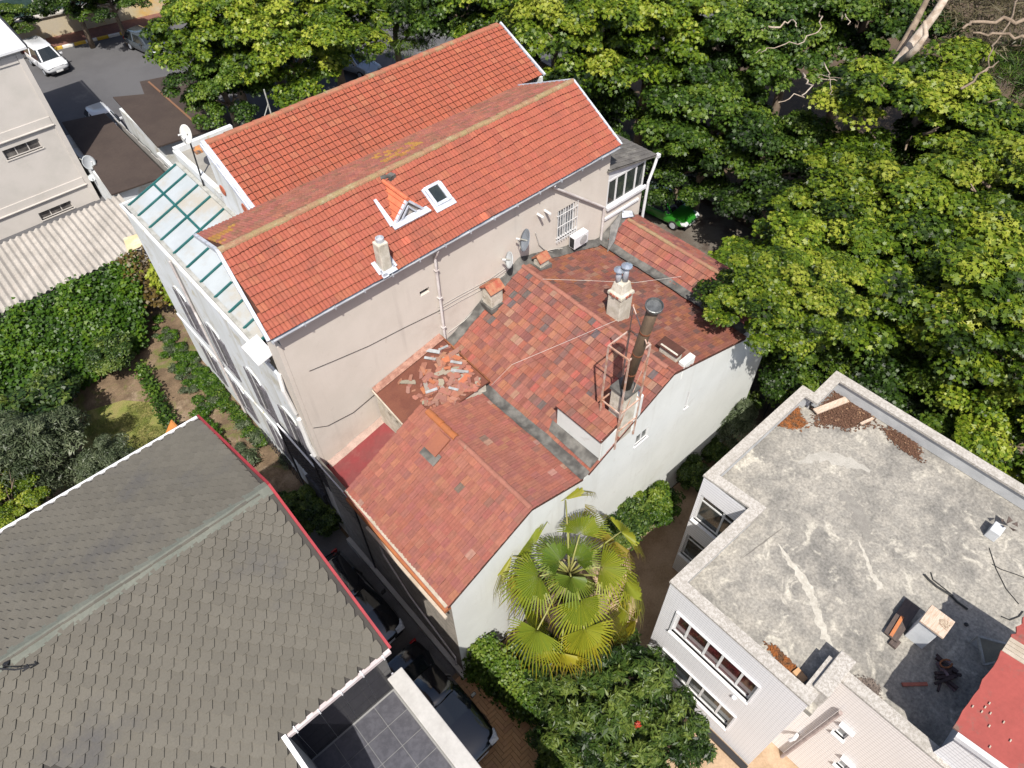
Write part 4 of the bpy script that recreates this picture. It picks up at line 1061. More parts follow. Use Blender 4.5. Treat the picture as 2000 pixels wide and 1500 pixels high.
def emit_hex():
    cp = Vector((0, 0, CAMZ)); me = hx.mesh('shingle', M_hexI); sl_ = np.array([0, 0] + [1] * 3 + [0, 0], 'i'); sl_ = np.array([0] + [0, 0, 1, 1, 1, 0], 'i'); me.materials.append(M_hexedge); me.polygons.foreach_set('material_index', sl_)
    def vis(M):
        w = np.array(M.translation - cp); d = w @ CF
        return abs(w @ CR / d) * FPX < 1020 and abs(w @ CU / d) * FPX < 770
    hfv = [t for t in hf if vis(t[0])]; hbv = [t for t in hb if vis(t[0])]
    hfv.sort(key=lambda t: (t[0].translation - cp).length)
    for M, c in hfv[:300]: link('shingle', me, sd1, M, color=c)
    for par, pl in ((sd1, hfv[300:]), (sd2, hbv)):
        tv = np.array([(*v, 1.0) for v in hx.v]); n = len(tv)
        V = np.concatenate([(tv @ np.array(M).T)[:, :3] for M, _ in pl]); F = [tuple(i * n + a for a in f) for i in range(len(pl)) for f in hx.f]
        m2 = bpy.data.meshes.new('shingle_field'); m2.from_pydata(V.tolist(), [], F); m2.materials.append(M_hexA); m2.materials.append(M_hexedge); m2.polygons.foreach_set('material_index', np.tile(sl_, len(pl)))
        at = m2.attributes.new('tint', 'FLOAT_COLOR', 'POINT'); at.data.foreach_set('color', np.repeat(np.array([(*c, 1.0) for _, c in pl], 'f'), n, axis=0).ravel())
        link('shingle_field', m2, par)['kind'] = 'stuff'
    print('hex', len(hfv), len(hbv))
emit_hex()
# pale greenish ridge strip in lapped lengths
M_rs = mat('ridge_strip', (.10, .108, .092), (.125, .13, .11), 1.5, rough=.9, fine=.15, fscale=20)
x = gu0
while x < gu1 - .02:
    e = min(x + .34, gu1)
    zz = random.uniform(0, .006)
    for s_, dv, dz in ((-1, -.24, -.24 * 1.5 / 4.53), (1, .2, -.2 * 1.5 / 4.53)):
        q = [(x, gvr, GRZ + .05 + zz), (e, gvr, GRZ + .042 + zz), (e, gvr + dv, GRZ + .042 + dz + zz), (x, gvr + dv, GRZ + .05 + dz + zz)]
        MB().slab(q, .014).build('ridge_shingle', M_rs, sd1)
    x += .335
# verge and eaves trims
M_red = mat('red_trim', (.26, .026, .034), (.20, .024, .03), 2, rough=.5, fine=.1)
tr = MB(); tr.bar((gu1 + .03, gv0 - .03, GE + .02), (gu1 + .03, gvr, GRZ + .03), .06, .16); tr.build('verge_trim', M_red, gh)
tr = MB(); tr.bar((gu1 + .03, gvr, GRZ + .03), (gu1 - .12, gv1, GE + .02), .06, .16); tr.build('verge_trim', M_red, gh)
MB().box(gu1 - 14, gu1 - .16, gv1 - .02, gv1 + .07, GE - .07, GE + .05).build('eaves_gutter', M_trimwhite, gh)
MB().box(-1.0, gu1, gv0 - .09, gv0 - .0, GE - .10, GE + .02).build('eaves_gutter', mat('pinkish_gutter', (.50, .45, .45), (.42, .36, .36), 2, rough=.5), gh)
for k in range(5):
    x = gu1 - .2 - k * .56
    MB().box(x - .015, x + .015, gv0 - .11, gv0 + .02, GE - .11, GE + .04).build('gutter_clip', M_trimwhite, gh)
# mast on the ridge
ms = thing('roof_mast', 'dark bent antenna mast clamped to the shingled ridge', 'antenna', (-5.2, 11.0, 11.4))
mp = PZ(10, 1300, 11.55); mq = PZ(47, 1243, 11.2)  # flat black bar slanting across the ridge
MB().bar(mp, mq, .10, .05).build('slant_bar', M_black, ms); MB().tube([PZ(0, 1306, 11.6), PZ(30, 1308, 11.65), PZ(57, 1303, 11.62)], .02, 6).build('mast_arm', M_black, ms); MB().tube([PZ(44, 1311, 11.6), PZ(57, 1303, 11.62), PZ(52, 1298, 11.62)], .02, 6).build('mast_hook', M_black, ms)
MB().tube([(mp.x - .1, mp.y, 11.45), mp], .03, 6).build('mast_stub', M_black, ms)

# ================================================================ black tiled terrace below it
ter = thing('tiled_terrace', 'roof terrace with black stone floor tiles and a white parapet', 'terrace', (0, 4.5, 0))
TZ = 7.05
tu0, tu1, tv0, tv1 = -1.05, 1.62, -2.0, gv0 + .245
tu0 = -1.0
MB().box(tu0, tu1, tv0, tv1 - .002, 0, TZ - .02).build('block', M_white, ter)
M_tt = mat('black_granite', (.052, .052, .062), (.075, .075, .088), 7, rough=.35, spec=.5, fine=.25, fscale=60, bump=.001)
M_grout = mat('pale_grout', (.20, .20, .20), None, rough=.9)
MB().box(tu0, tu1, tv0, tv1 - .003, TZ - .018, TZ).build('floor_grout', M_grout, ter)
s_ = .60; tme = MB().box(.008, s_ - .008, .008, s_ - .008, 0, .014).mesh('floor_tile', M_tt)
for i in range(5):
    for j in range(9):
        x, y = tu1 - .2 - (i + 1) * s_, tv1 - .05 - (j + 1) * s_
        if x < tu0 - .5: continue
        link('floor_tile', tme, ter, Matrix.Translation((x, y, TZ)))
# glossy black cladding on the house wall above the terrace
cw = MB().box(tu0, tu1 - .05, gv0 + .25, gv0 + .34, TZ, GE - .12).build('clad_wall', M_grout, ter)
cme = MB().box(.006, s_ - .006, -.012, 0, .006, .66 - .006).mesh('wall_tile', mat('black_gloss_tile', (.012, .012, .016), None, rough=.12, spec=.5, fine=0))
for i in range(5):
    for j in range(4):
        x = tu1 - .06 - (i + 1) * s_
        if x < tu0 - .5: continue
        link('wall_tile', cme, cw, Matrix.Translation((x, gv0 + .249, TZ + j * .66)))
M_cop = mat('white_coping', (.37, .36, .345), (.33, .32, .305), 1.5, rough=.8, fine=.1, fscale=8, bump=.004)
cz_ = 8.02; ci = (PZ(761, 1325, cz_).x + PZ(884, 1500, cz_).x) / 2; ce = PZ(772, 1312, cz_).y; co_ = ci + .44
MB().box(ci + .05, co_ - .05, tv0, ce - .03, 0, cz_ - .08).build('parapet', M_cop, ter, bevel=.02)
MB().box(ci, co_, tv0, ce, cz_ - .08, cz_).build('coping', M_cop, ter, bevel=.02)
MB().box(ci + .15, ci + .2, ce + .01, gv0 + .24, TZ, TZ + .95).build('parapet_end', mat('glass_guard', (.42, .42, .46), (.36, .36, .4), 1, rough=.3), ter)
tu0 = -1.0
MB().face((-1.0, ve, 0), (-1.0, gv0 + .3, 0), (-1.0, gv0 + .3, GE - .05), (-1.0, ve, GE - (gv0 - ve) * kz - .06)).build('side_wall', M_cop, ter)

# ================================================================ flat-roofed white building (right)
fb = thing('flat_roofed_building', 'white mosaic clad building with a stained flat concrete roof and terrazzo parapets', 'building', (14.5, 0, 0))
ZP, ZF = 6.6, 5.9
def mosaic(name, sx, sz, col, dark, axis):
    if name in MATS: return MATS[name]
    m = bpy.data.materials.new(name); m.use_nodes = True; nt = m.node_tree; b = nt.nodes['Principled BSDF']
    geo = nt.nodes.new('ShaderNodeNewGeometry'); sp = nt.nodes.new('ShaderNodeSeparateXYZ'); nt.links.new(geo.outputs['Position'], sp.inputs[0])
    cb = nt.nodes.new('ShaderNodeCombineXYZ'); nt.links.new(sp.outputs[axis], cb.inputs[0]); nt.links.new(sp.outputs[2], cb.inputs[1])
    def line(sock, period, width):
        dv = nt.nodes.new('ShaderNodeMath'); dv.operation = 'DIVIDE'; dv.inputs[1].default_value = period; nt.links.new(sock, dv.inputs[0])
        fr2 = nt.nodes.new('ShaderNodeMath'); fr2.operation = 'FRACT'; nt.links.new(dv.outputs[0], fr2.inputs[0])
        lt = nt.nodes.new('ShaderNodeMath'); lt.operation = 'LESS_THAN'; lt.inputs[1].default_value = width; nt.links.new(fr2.outputs[0], lt.inputs[0])
        return lt.outputs[0]
    rw = line(sp.outputs[2], sz, .22); cl = line(sp.outputs[axis], sx, .05)
    mx_ = nt.nodes.new('ShaderNodeMath'); mx_.operation = 'MAXIMUM'; nt.links.new(rw, mx_.inputs[0]); nt.links.new(cl, mx_.inputs[1])
    bcol = _mix(nt, col, dark, mx_.outputs[0])
    ns = _noise(nt, geo.outputs['Position'], .8, 5)
    c = _mix(nt, bcol, tuple(c * .86 for c in col), _ramp(nt, ns, .5, .8))
    nt.links.new(c, b.inputs['Base Color']); b.inputs['Roughness'].default_value = .35
    bp = nt.nodes.new('ShaderNodeBump'); bp.inputs['Strength'].default_value = .5; bp.inputs['Distance'].default_value = .004; bp.invert = True
    nt.links.new(mx_.outputs[0], bp.inputs['Height']); nt.links.new(bp.outputs[0], b.inputs['Normal'])
    MATS[name] = m; return m
M_mosY = mosaic('white_mosaic', .12, .13, (.68, .68, .70), (.44, .44, .46), 1)
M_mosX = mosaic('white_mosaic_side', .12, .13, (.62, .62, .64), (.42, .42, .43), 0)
M_mosP = mosaic('cream_mosaic', .12, .13, (.68, .65, .635), (.43, .40, .385), 1)
M_terr = mat('terrazzo_coping', (.38, .36, .335), (.28, .26, .235), 14, lo=.4, hi=.6, rough=.9, fine=.4, fscale=45, stain=(.24, .225, .20), sscale=1.5, slo=.5, shi=.75)
M_roofc = mat('stained_concrete', (.27, .253, .222), (.215, .204, .183), 2.2, lo=.38, hi=.62, rough=.95, fine=.42, fscale=12, bump=.012, bscale=10, stain=(.145, .139, .128), sscale=.5, slo=.44, shi=.64, stain2=(.37, .348, .30), s2scale=1.3, s2lo=.52, s2hi=.68)
corners = [(9.15, 3.72), (12.86, 3.62), (12.76, 5.32), (18.36, 5.28), (18.36, 4.82), (19.84, 4.84), (19.9, -9.0), (10.35, -9.0), (10.3, -.9), (9.15, -.9)]
cin = [(9.35, 3.5), (13.0, 3.4), (13.0, 5.1), (18.2, 5.05), (18.2, 4.6), (19.6, 4.6), (19.7, -8.8), (10.5, -8.8), (10.5, -1.1), (9.35, -1.1)]
MB().prism(cin[::-1], ZF - .25, ZF).build('flat_roof', M_roofc, fb)
edges = [(corners[i], corners[(i + 1) % len(corners)]) for i in range(len(corners))]
# parapet walls with the inside plastered grey-blue, terrazzo coping on top
M_inpar = mat('parapet_inside', (.40, .41, .42), (.33, .34, .35), 1.5, rough=.9, fine=.1, stain=(.26, .26, .26), sscale=1, slo=.55, shi=.75)
def parapet(a, b, w=.34, front=True):
    a, b = Vector((*a, 0)), Vector((*b, 0)); d = (b - a).normalized(); inn = Vector((d.y, -d.x, 0))     # clockwise list: inside lies to the right
    return a, b, d, inn
for (a_, b_) in edges[:6] + edges[7:]:
    a, b, d, inn = parapet(a_, b_)
    A, B = a + inn * .06, b + inn * .06
    MB().obox((A + B) / 2 + inn * .11 + Vector((0, 0, (ZF + ZP - .08) / 2 + .01)), d * ((B - A).length / 2 - .05), inn * .10, Vector((0, 0, (ZP - .1 - ZF) / 2))).build('parapet', M_inpar, fb)
off = .36
def inset(i):
    p0, p1, p2 = (Vector((*corners[(i + k - 1) % len(corners)], 0)) for k in range(3))
    d1, d2 = (p1 - p0).normalized(), (p2 - p1).normalized(); n1, n2 = Vector((d1.y, -d1.x, 0)), Vector((d2.y, -d2.x, 0))
    m = n1 + n2; return p1 + m * (off / (1 + n1.dot(n2)))
for i, (a_, b_) in enumerate(edges):
    if i == 6: continue
    a, b = Vector((*a_, 0)), Vector((*b_, 0)); ai, bi = inset(i), inset((i + 1) % len(corners))
    if i in (0, 1, 2, 3, 4, 5, 7, 8, 9):
        MB().prism([(a.x, a.y), (ai.x, ai.y), (bi.x, bi.y), (b.x, b.y)], ZP - .09 + .002 * (i % 2), ZP + .002 * (i % 2)).build('coping', M_terr, fb)
# facade facing the palm: two rows of windows
F1 = 9.18
wt = [(PU(1312, 1203, F1), PU(1468, 1362, F1))]
top_w = (-.38, 3.05, 4.1, 5.12); bot_w = (.35, 3.25, 1.95, 2.85)
p_a, p_b = PU(1322, 1203, F1), PU(1487, 1335, F1); p_c, p_d = PU(1313, 1240, F1), PU(1463, 1365, F1)
top_w = (p_b.y, p_a.y, (p_c.z + p_d.z) / 2, (p_a.z + p_b.z) / 2)
p_a, p_b = PU(1296, 1270, F1), PU(1437, 1397, F1); p_c, p_d = PU(1290, 1300, F1), PU(1418, 1418, F1)
bot_w = (p_b.y, p_a.y, (p_c.z + p_d.z) / 2, (p_a.z + p_b.z) / 2)
print('flat windows', top_w, bot_w)
wf_ = MB()
wall_face(wf_, (F1, 3.68, 0), (0, -1, 0), (0, 0, 1), 3.68 + .88, ZP - .09, [(3.68 - top_w[1], 3.68 - top_w[0], top_w[2], top_w[3]), (3.68 - bot_w[1], 3.68 - bot_w[0], bot_w[2], bot_w[3])], .16, (-1, 0, 0))
wf_.build('wall', M_mosY, fb)
for wr in (top_w, bot_w):
    window(fb, (F1 + .13, wr[1], wr[2]), (0, -1, 0), (0, 0, 1), (-1, 0, 0), wr[1] - wr[0], wr[3] - wr[2], 5, .075, fm=M_pvc, gm=M_redglass if wr is top_w else M_glass, sill=.24, widths=[.8, 1.2, .9, 1.2, .9], t=.07)
    sb_ = MB(); o = .05
    for (y0, y1, z0, z1) in ((wr[0] - o, wr[1] + o, wr[3], wr[3] + .05), (wr[0] - o, wr[0], wr[2], wr[3]), (wr[1], wr[1] + o, wr[2], wr[3])): sb_.box(F1 - .05, F1 - .001, y0, y1, z0, z1)
    sb_.build('window_surround', M_trimwhite, fb)
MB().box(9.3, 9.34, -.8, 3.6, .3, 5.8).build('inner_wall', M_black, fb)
# remaining walls
wl = MB()
wl.face((12.86, 3.62 - .03, 0), (9.18, 3.69, 0), (9.18, 3.69, ZP - .09), (12.86, 3.59, ZP - .09))
wl.face((18.34, 5.25, 0), (12.8, 5.29, 0), (12.8, 5.29, ZP - .09), (18.34, 5.25, ZP - .09))
wl.face((19.8, 4.8, 0), (18.34, 4.8, 0), (18.34, 4.8, ZP - .09), (19.8, 4.8, ZP - .09))
wl.face((18.34, 4.8, 0), (18.34, 5.25, 0), (18.34, 5.25, ZP - .09), (18.34, 4.8, ZP - .09))
wl.face((19.82, -9, 0), (19.82, 4.8, 0), (19.82, 4.8, ZP - .09), (19.82, -9, ZP - .09))
wl.build('wall', M_mosX, fb)
wn_ = MB(); NX = 12.79
wall_face(wn_, (NX, 5.28, 0), (0, -1, 0), (0, 0, 1), 5.28 - 3.6, ZP - .09, [(.12, 1.55, 4.0, 5.55), (.12, 1.55, 1.4, 2.9)], .14, (-1, 0, 0))
wn_.build('wall', M_mosY, fb)
for z0, z1 in ((4.0, 5.55), (1.4, 2.9)):
    window(fb, (NX + .1, 5.16, z0), (0, -1, 0), (0, 0, 1), (-1, 0, 0), 1.43, z1 - z0, 2, .07, fm=M_pvc, gm=M_glass, transom=.78, sill=.22, widths=[1.3, .7])
ws_ = MB(); wall_face(ws_, (10.33, -.93, 0), (0, -1, 0), (0, 0, 1), 8.0, ZP - .09, [(.95, 1.25, 3.9, 4.6), (1.6, 1.9, 2.3, 3.0)], .14, (-1, 0, 0)); ws_.build('wall', M_mosP, fb)
MB().face((9.18, -.87, 0), (10.33, -.87, 0), (10.33, -.87, ZP - .09), (9.18, -.87, ZP - .09)).build('wall', M_mosX, fb)
for y, z in ((-1.88, 3.9), (-2.53, 2.3)):
    window(fb, (10.43, y, z), (0, -1, 0), (0, 0, 1), (-1, 0, 0), .3, .7, 1, .04, fm=M_pvc, gm=mat('frosted_glass', (.25, .25, .25), (.18, .18, .18), 4, rough=.4), sill=.2)
    MB().box(10.2, 10.328, y - .36, y + .06, z + .74, z + .79).build('lintel_ledge', M_trimwhite, fb)
# dark gutter trough at the facade foot and white corner drain
MB().box(8.9, 9.1, -.9, 2.2, .02, .14).build('foot_gutter', M_black, fb)
dq = PU(1645, 1388, 10.28); dq2 = PU(1525, 1478, 10.28)
MB().tube([(10.2, dq.y, dq.z), (10.2, dq2.y, dq2.z)], .06, 8).build('soil_pipe', mat('brown_pipe', (.34, .28, .26), (.25, .2, .19), 4, rough=.8), fb)
dr = PU(1557, 1435, 10.28)
MB().tube([(10.3, dr.y, dr.z), (10.12, dr.y, dr.z), (10.08, dr.y + .05, dr.z - .25)], .06, 8).build('drain_elbow', M_trimwhite, fb)
bs = PU(1434, 1361, F1)
MB().lathe([(.08, 0), (.08, .04), (.05, .09)], (F1 - .001, bs.y, bs.z), 12, Matrix.Rotation(-math.pi / 2, 3, 'Y')).build('wall_light', M_trimwhite, fb)
# stub wall on the roof
MB().box(9.62, 10.98, -1.12, -.68, ZF - .002, ZP + .12).build('stub_wall', M_terr, fb, bevel=.03)
# ================================================================ things on the flat roof
rb = thing('roof_chimney_block', 'pale boxed chimney block with an overhanging slab on the flat concrete roof', 'chimney', (13.35, -1.95, ZF))
M_blk = mat('block_grey', (.50, .52, .54), (.43, .45, .47), 2, rough=.9, fine=.08)
MB().box(13.08, 13.55, -2.2, -1.68, ZF, ZF + 1.0).build('block', M_blk, rb, bevel=.015)
MB().box(13.0, 13.66, -2.32, -1.66, ZF + 1.12, ZF + 1.2).build('slab', M_wood, rb, bevel=.01)
for x, y in ((13.15, -2.12), (13.48, -2.12), (13.15, -1.76), (13.48, -1.76)): MB().box(x - .05, x + .05, y - .05, y + .05, ZF + 1.0, ZF + 1.12).build('brick_leg', M_plaster, rb)
MB().slab([(13.25, -2.26, ZF + 1.212), (13.5, -2.28, ZF + 1.212), (13.52, -2.08, ZF + 1.212), (13.4, -2.0, ZF + 1.212), (13.28, -2.06, ZF + 1.212)], .01).build('mesh_vent', mat('rusty_mesh', (.2, .14, .1), (.4, .33, .25), 40, lo=.45, hi=.55, rough=.9), rb)
bd = thing('weathered_door_panel', 'dark weathered panel with an orange streak leaning by the boxed chimney', 'panel', (13.4, -1.4, ZF))
M_pan = mat('dark_panel', (.10, .075, .065), (.07, .055, .05), 4, rough=.7, stretch=(1, 6, 1), fine=.2)
P0, P1, P2, P3 = PZ(1727, 1234, ZF + .14), PZ(1769, 1168, ZF + .14), PZ(1797, 1188, ZF + .2), PZ(1752, 1254, ZF + .2)
MB().slab([P0, P1, P2, P3], .05).build('board', M_pan, bd)
S0, S1 = PZ(1740, 1242, ZF + .20), PZ(1763, 1204, ZF + .20)
MB().bar(S0, S1, .09, .02).build('orange_strip', mat('orange_wood', (.42, .15, .05), (.34, .13, .06), 4, rough=.8), bd)
for a, b in (((1742, 1262), (1752, 1250)),): MB().bar(PZ(*a, ZF + .06), PZ(*b, ZF + .06), .22, .1).build('foot_block', M_pan, bd)
# vent stub and its torn paper hood
vt = thing('roof_vent_stub', 'small grey vent stub with a torn metal hood on the flat roof', 'vent', (17.95, -1.9, ZF))
c = PZ(1936, 1045, ZF)
MB().box(c.x - .2, c.x + .22, c.y - .16, c.y + .16, ZF, ZF + .42).build('stub', M_blk, vt, bevel=.02)
for k in range(5):
    a = k * 1.3; MB().slab([(c.x + .2 + .1 * math.cos(a), c.y - .1 + .1 * math.sin(a), ZF + .46 + .05 * k), (c.x + .45 + .2 * math.cos(a), c.y - .2 + .22 * math.sin(a), ZF + .36), (c.x + .35 + .26 * math.cos(a + .5), c.y - .15 + .26 * math.sin(a + .5), ZF + .52)], .01).build('torn_sheet', M_pan, vt)
# planks, litter heaps
def plank(a, b, w, z, label, m=M_wood, name='plank'):
    p, q = PZ(*a, ZF + z), PZ(*b, ZF + z); return tag(MB().bar(p, q, w, .05).build(name, m), label, 'plank')
plank((1592, 804), (1654, 780), .24, .16, 'wide pale weathered plank lying on the brown leaf litter')
plank((1681, 828), (1705, 817), .09, .12, 'short narrow pale plank at the edge of the leaf litter')
plank((1762, 1337), (1811, 1336), .09, .03, 'reddish wooden batten lying in the roof shadow', mat('red_batten', (.36, .12, .08), (.26, .09, .07), 4, rough=.8), 'batten')
M_litter = mat('leaf_litter', (.10, .052, .033), (.065, .034, .022), 9, rough=1, fine=.5, fscale=26, stain=(.25, .15, .09), sscale=9, slo=.55, shi=.62)
M_olit = mat('orange_litter', (.22, .075, .02), (.09, .05, .028), 7, rough=1, fine=.5, fscale=30)
def heap(pix, m, z, n, name, sc=.05):
    """a thin drift of leaves: lumpy bed plus many separate leaf flakes"""
    ps = [PZ(*p, ZF) for p in pix]; c = sum(ps, Vector()) / len(ps); mb = MB(); k = len(ps)
    rings = 4; v = [(c.x, c.y, ZF + z)]
    for r in range(1, rings + 1):
        for i in range(k * 3):
            t = i / 3; a, b = ps[int(t) % k], ps[(int(t) + 1) % k]; q = a.lerp(b, t - int(t)); f = r / rings
            q = c.lerp(q, f * (.9 + .13 * wavy(i * 1.7, 2.0)))
            v.append((q.x, q.y, ZF + .004 + z * (1 - f) * random.uniform(.5, 1.2)))
    kk = k * 3; F = [(0, 1 + i, 1 + (i + 1) % kk) for i in range(kk)]
    for r in range(rings - 1): F += [(1 + r * kk + i, 1 + (r + 1) * kk + i, 1 + (r + 1) * kk + (i + 1) % kk, 1 + r * kk + (i + 1) % kk) for i in range(kk)]
    mb.add(v, F)
    for _ in range(int(n * 1.6)):
        i = random.randrange(k); f = math.sqrt(random.random()) * random.choice([1.0, 1.0, 1.12, 1.3]); q = c.lerp(ps[i].lerp(ps[(i + 1) % k], random.random()), f)
        a = random.uniform(0, 6.28); s = sc * random.uniform(.5, 1.3); h = ZF + .02 + z * max(0, 1 - f) + random.uniform(0, .03)
        d = Vector((math.cos(a), math.sin(a), random.uniform(-.3, .3))) * s; e = Vector((-math.sin(a), math.cos(a), random.uniform(-.3, .3))) * s * .5
        o = Vector((q.x, q.y, h)); mb.face(o - d, o - e, o + d, o + e)
    o = mb.build(name, m); o['kind'] = 'stuff'; return o
heap([(1600, 795), (1630, 757), (1712, 800), (1700, 830), (1655, 838), (1610, 830), (1594, 826)], M_litter, .05, 800, 'leaf_litter')
heap([(1722, 835), (1765, 842), (1790, 868), (1800, 900), (1775, 888), (1740, 862)], M_litter, .05, 400, 'leaf_litter')
heap([(1512, 832), (1540, 800), (1556, 790), (1566, 815), (1574, 832), (1560, 838), (1535, 836)], M_olit, .05, 300, 'dry_leaves')
heap([(1497, 1262), (1512, 1262), (1540, 1290), (1568, 1318), (1560, 1330), (1525, 1298)], M_olit, .05, 200, 'dry_leaves')
heap([(1672, 1322), (1700, 1322), (1722, 1345), (1715, 1362), (1690, 1345)], mat('dark_grit', (.16, .13, .11), (.1, .08, .07), 6, rough=1), .015, 80, 'dark_grit', .03)
tag(MB().bar(PZ(1553, 1308, ZF + .1), PZ(1572, 1330, ZF + .1), .22, .06).build('wooden_block', mat('tan_block', (.50, .30, .16), (.42, .25, .13), 3, rough=.8)), 'tan wooden block beside the dry leaves at the roof edge', 'wood block')
# wires across the roof
def wire(pts, lab, r=.02, m=None):
    o = MB().tube([PZ(*p, ZF + r) for p in pts], r, 5).build('cable', m or M_darkcable); return tag(o, lab, 'cable')
wire([(1805, 1122), (1815, 1133), (1830, 1146), (1856, 1162), (1870, 1176), (1890, 1190)], 'thick dark cable kinked across the sunlit concrete roof', .035)
wire([(1818, 1118), (1822, 1132), (1845, 1150), (1862, 1164)], 'thin dark cable running beside the kinked thick cable', .018)
wire([(1938, 1102), (1955, 1112), (1985, 1122), (2005, 1130)], 'dark cable trailing from the torn vent towards the annex', .016)
wire([(1932, 1070), (1945, 1110), (1965, 1150), (1990, 1180)], 'long dark cable curving down past the annex shadow', .014)
wire([(1956, 1204), (1972, 1211), (1990, 1204), (1998, 1194)], 'short curl of dark cable under the annex eave', .02)
# heap of dark scrap and a tilted frame in the shade
sc = thing('scrap_heap', 'tangle of dark pipes and scrap lying in the roof shadow', 'scrap', tuple(PZ(1850, 1315, ZF)))
for k in range(14):
    p = PZ(1848 + random.uniform(-16, 18), 1314 + random.uniform(-20, 22), ZF + random.uniform(.05, .2)); a = random.uniform(0, 3.14); d = Vector((math.cos(a), math.sin(a), random.uniform(-.2, .2))) * random.uniform(.1, .3)
    MB().bar(p - d, p + d, random.uniform(.04, .1)).build('scrap_piece', random.choice([mat('dark_scrap', (.05, .03, .03), (.03, .02, .02), 5, rough=.6), mat('mauve_scrap', (.16, .11, .12), (.09, .06, .07), 5, rough=.6), M_black]), sc)
MB().tube([PZ(1848 + 12 * math.cos(t), 1296 + 8 * math.sin(t), ZF + .25) for t in [i * .6 for i in range(10)]], .025, 6).build('hoop', M_rust, sc)
tf = thing('tilted_sheet_frame', 'dull greenish sheet in a pale frame tilted in the shade by the red annex', 'panel', tuple(PZ(1945, 1280, ZF)))
Q = [PZ(1910, 1243, ZF + .5), PZ(1966, 1258, ZF + .55), PZ(1958, 1290, ZF + .12), PZ(1922, 1298, ZF + .06)]
MB().slab(Q, .02).build('sheet', mat('dull_green_sheet', (.20, .19, .15), (.15, .145, .12), 2, rough=.7), tf)
for i in range(4): MB().bar(Q[i], Q[(i + 1) % 4], .06).build('frame_bar', M_galv, tf)
MB().bar(Q[0], (Q[0].x, Q[0].y, ZF), .04).build('prop', M_galv, tf); MB().bar(Q[1], (Q[1].x, Q[1].y, ZF), .04).build('prop', M_galv, tf)
tag(MB().lathe([(.06, 0), (.06, .03), (.02, .05)], PZ(1887, 1220, ZF), 8).build('roof_drain', M_black), 'small black roof outlet in the annex shadow', 'drain')

# ================================================================ red-roofed annex on the flat roof's corner
an = thing('red_roofed_annex', 'roof room with a weathered red sheet roof and a white rib on the flat roof', 'annex', (12, -6, ZF))
AZ = 8.5
a0, a1 = PZ(1998, 1190, AZ), PZ(1871, 1428, AZ)
M_ared = mat('red_sheet_roof', (.29, .066, .055), (.26, .06, .05), 1.5, rough=.7, fine=.1, fscale=9, stain=(.16, .10, .08), sscale=1.6, slo=.56, shi=.7)
yv = (a0.y + a1.y) / 2; xs0 = a1.x; xs1 = a0.x
xw = 12.9
# two red sheets either side of a pale rib; ragged eave
def ragged(x0, x1, ye, yf, z0, z1):
    n = 10; pts = [(x0 + (x1 - x0) * i / n, ye + .05 * wavy(i * 1.9, x0), z0) for i in range(n + 1)]
    return pts + [(x1, yf, z1), (x0, yf, z1)]
rib0, rib1 = PZ(1975, 1245, AZ).x, PZ(1962, 1275, AZ).x
ao = MB(); ao.slab(ragged(xs0, rib1, yv, -9, AZ, AZ + .9), .05); ao.build('roof_sheet', M_ared, an)
MB().slab(ragged(rib0, xs1, yv, -9, AZ + .0, AZ + .9), .05).build('roof_sheet', M_ared, an)
for k in range(4):
    x = rib1 + (rib0 - rib1) * (k + .5) / 4
    MB().slab([(x - .06, yv + .02, AZ + .02), (x + .05, yv + .02, AZ + .02), (x + .05, -9, AZ + .92), (x - .06, -9, AZ + .92)], .03).build('pale_rib', M_cream, an)
MB().box(xs0 + .25, xs1 - .1, -9, yv - .5, ZF, AZ - .05).build('wall', M_blk, an)
MB().bar((xs0 - .06, yv - .15, AZ - .1), (xs0 - .06, -9, AZ + .8), .14, .16).build('side_gutter', M_trimwhite, an)
MB().face((xs0 + .2, yv - .3, 0), (xs0 + .2, -9, 0), (xs0 + .2, -9, AZ - .12), (xs0 + .2, yv - .3, AZ - .12)).build('side_wall', M_mosY, an)
for k in range(9):
    p = PZ(random.uniform(1905, 1995), random.uniform(1330, 1470), AZ + .3)
    MB().obox((p.x, p.y, AZ + .03 + (yv - p.y) * .9 / (9 + yv)), (.035, 0, 0), (0, .012, 0), (0, 0, .006)).build('pale_flake', M_cream, an)

# cement smears and cracks on the concrete roof
M_smear = mat('cement_smear', (.40, .38, .335), (.33, .31, .27), 5, rough=.95, fine=.2, fscale=14)
def smear(pts, ws, m, name='cement_smear', h=.004):
    P = [PZ(*p, ZF) for p in pts]; L, Rr = [], []
    n = 6 * (len(P) - 1)
    for i in range(n + 1):
        t = i / 6; k = min(int(t), len(P) - 2); p = P[k].lerp(P[k + 1], t - k); d = (P[k + 1] - P[k]).normalized(); s_ = Vector((-d.y, d.x, 0))
        w = ws[k] + (ws[k + 1] - ws[k]) * (t - k); a, b = w * (.5 + .35 * wavy(i * 2.1, k)), w * (.5 + .35 * wavy(i * 1.7, k + 4))
        L.append((p.x + s_.x * a, p.y + s_.y * a, ZF + h)); Rr.append((p.x - s_.x * b, p.y - s_.y * b, ZF + h))
    mb = MB(); mb.add(L + Rr, [(i, i + 1, n + 2 + i, n + 1 + i) for i in range(n)]); return mb.build(name, m, fb)
smear([(1520, 1062), (1545, 1100), (1575, 1140), (1592, 1185), (1610, 1240), (1625, 1265)], [.03, .16, .28, .2, .25, .1], M_smear)
smear([(1676, 1055), (1690, 1085), (1702, 1120), (1722, 1150)], [.03, .1, .12, .22], M_smear, h=.005)
smear([(1560, 905), (1600, 890), (1650, 900), (1700, 920)], [.1, .4, .5, .1], mat('pale_smear', (.33, .315, .285), (.28, .268, .24), 4, rough=.95, fine=.25), h=.006)
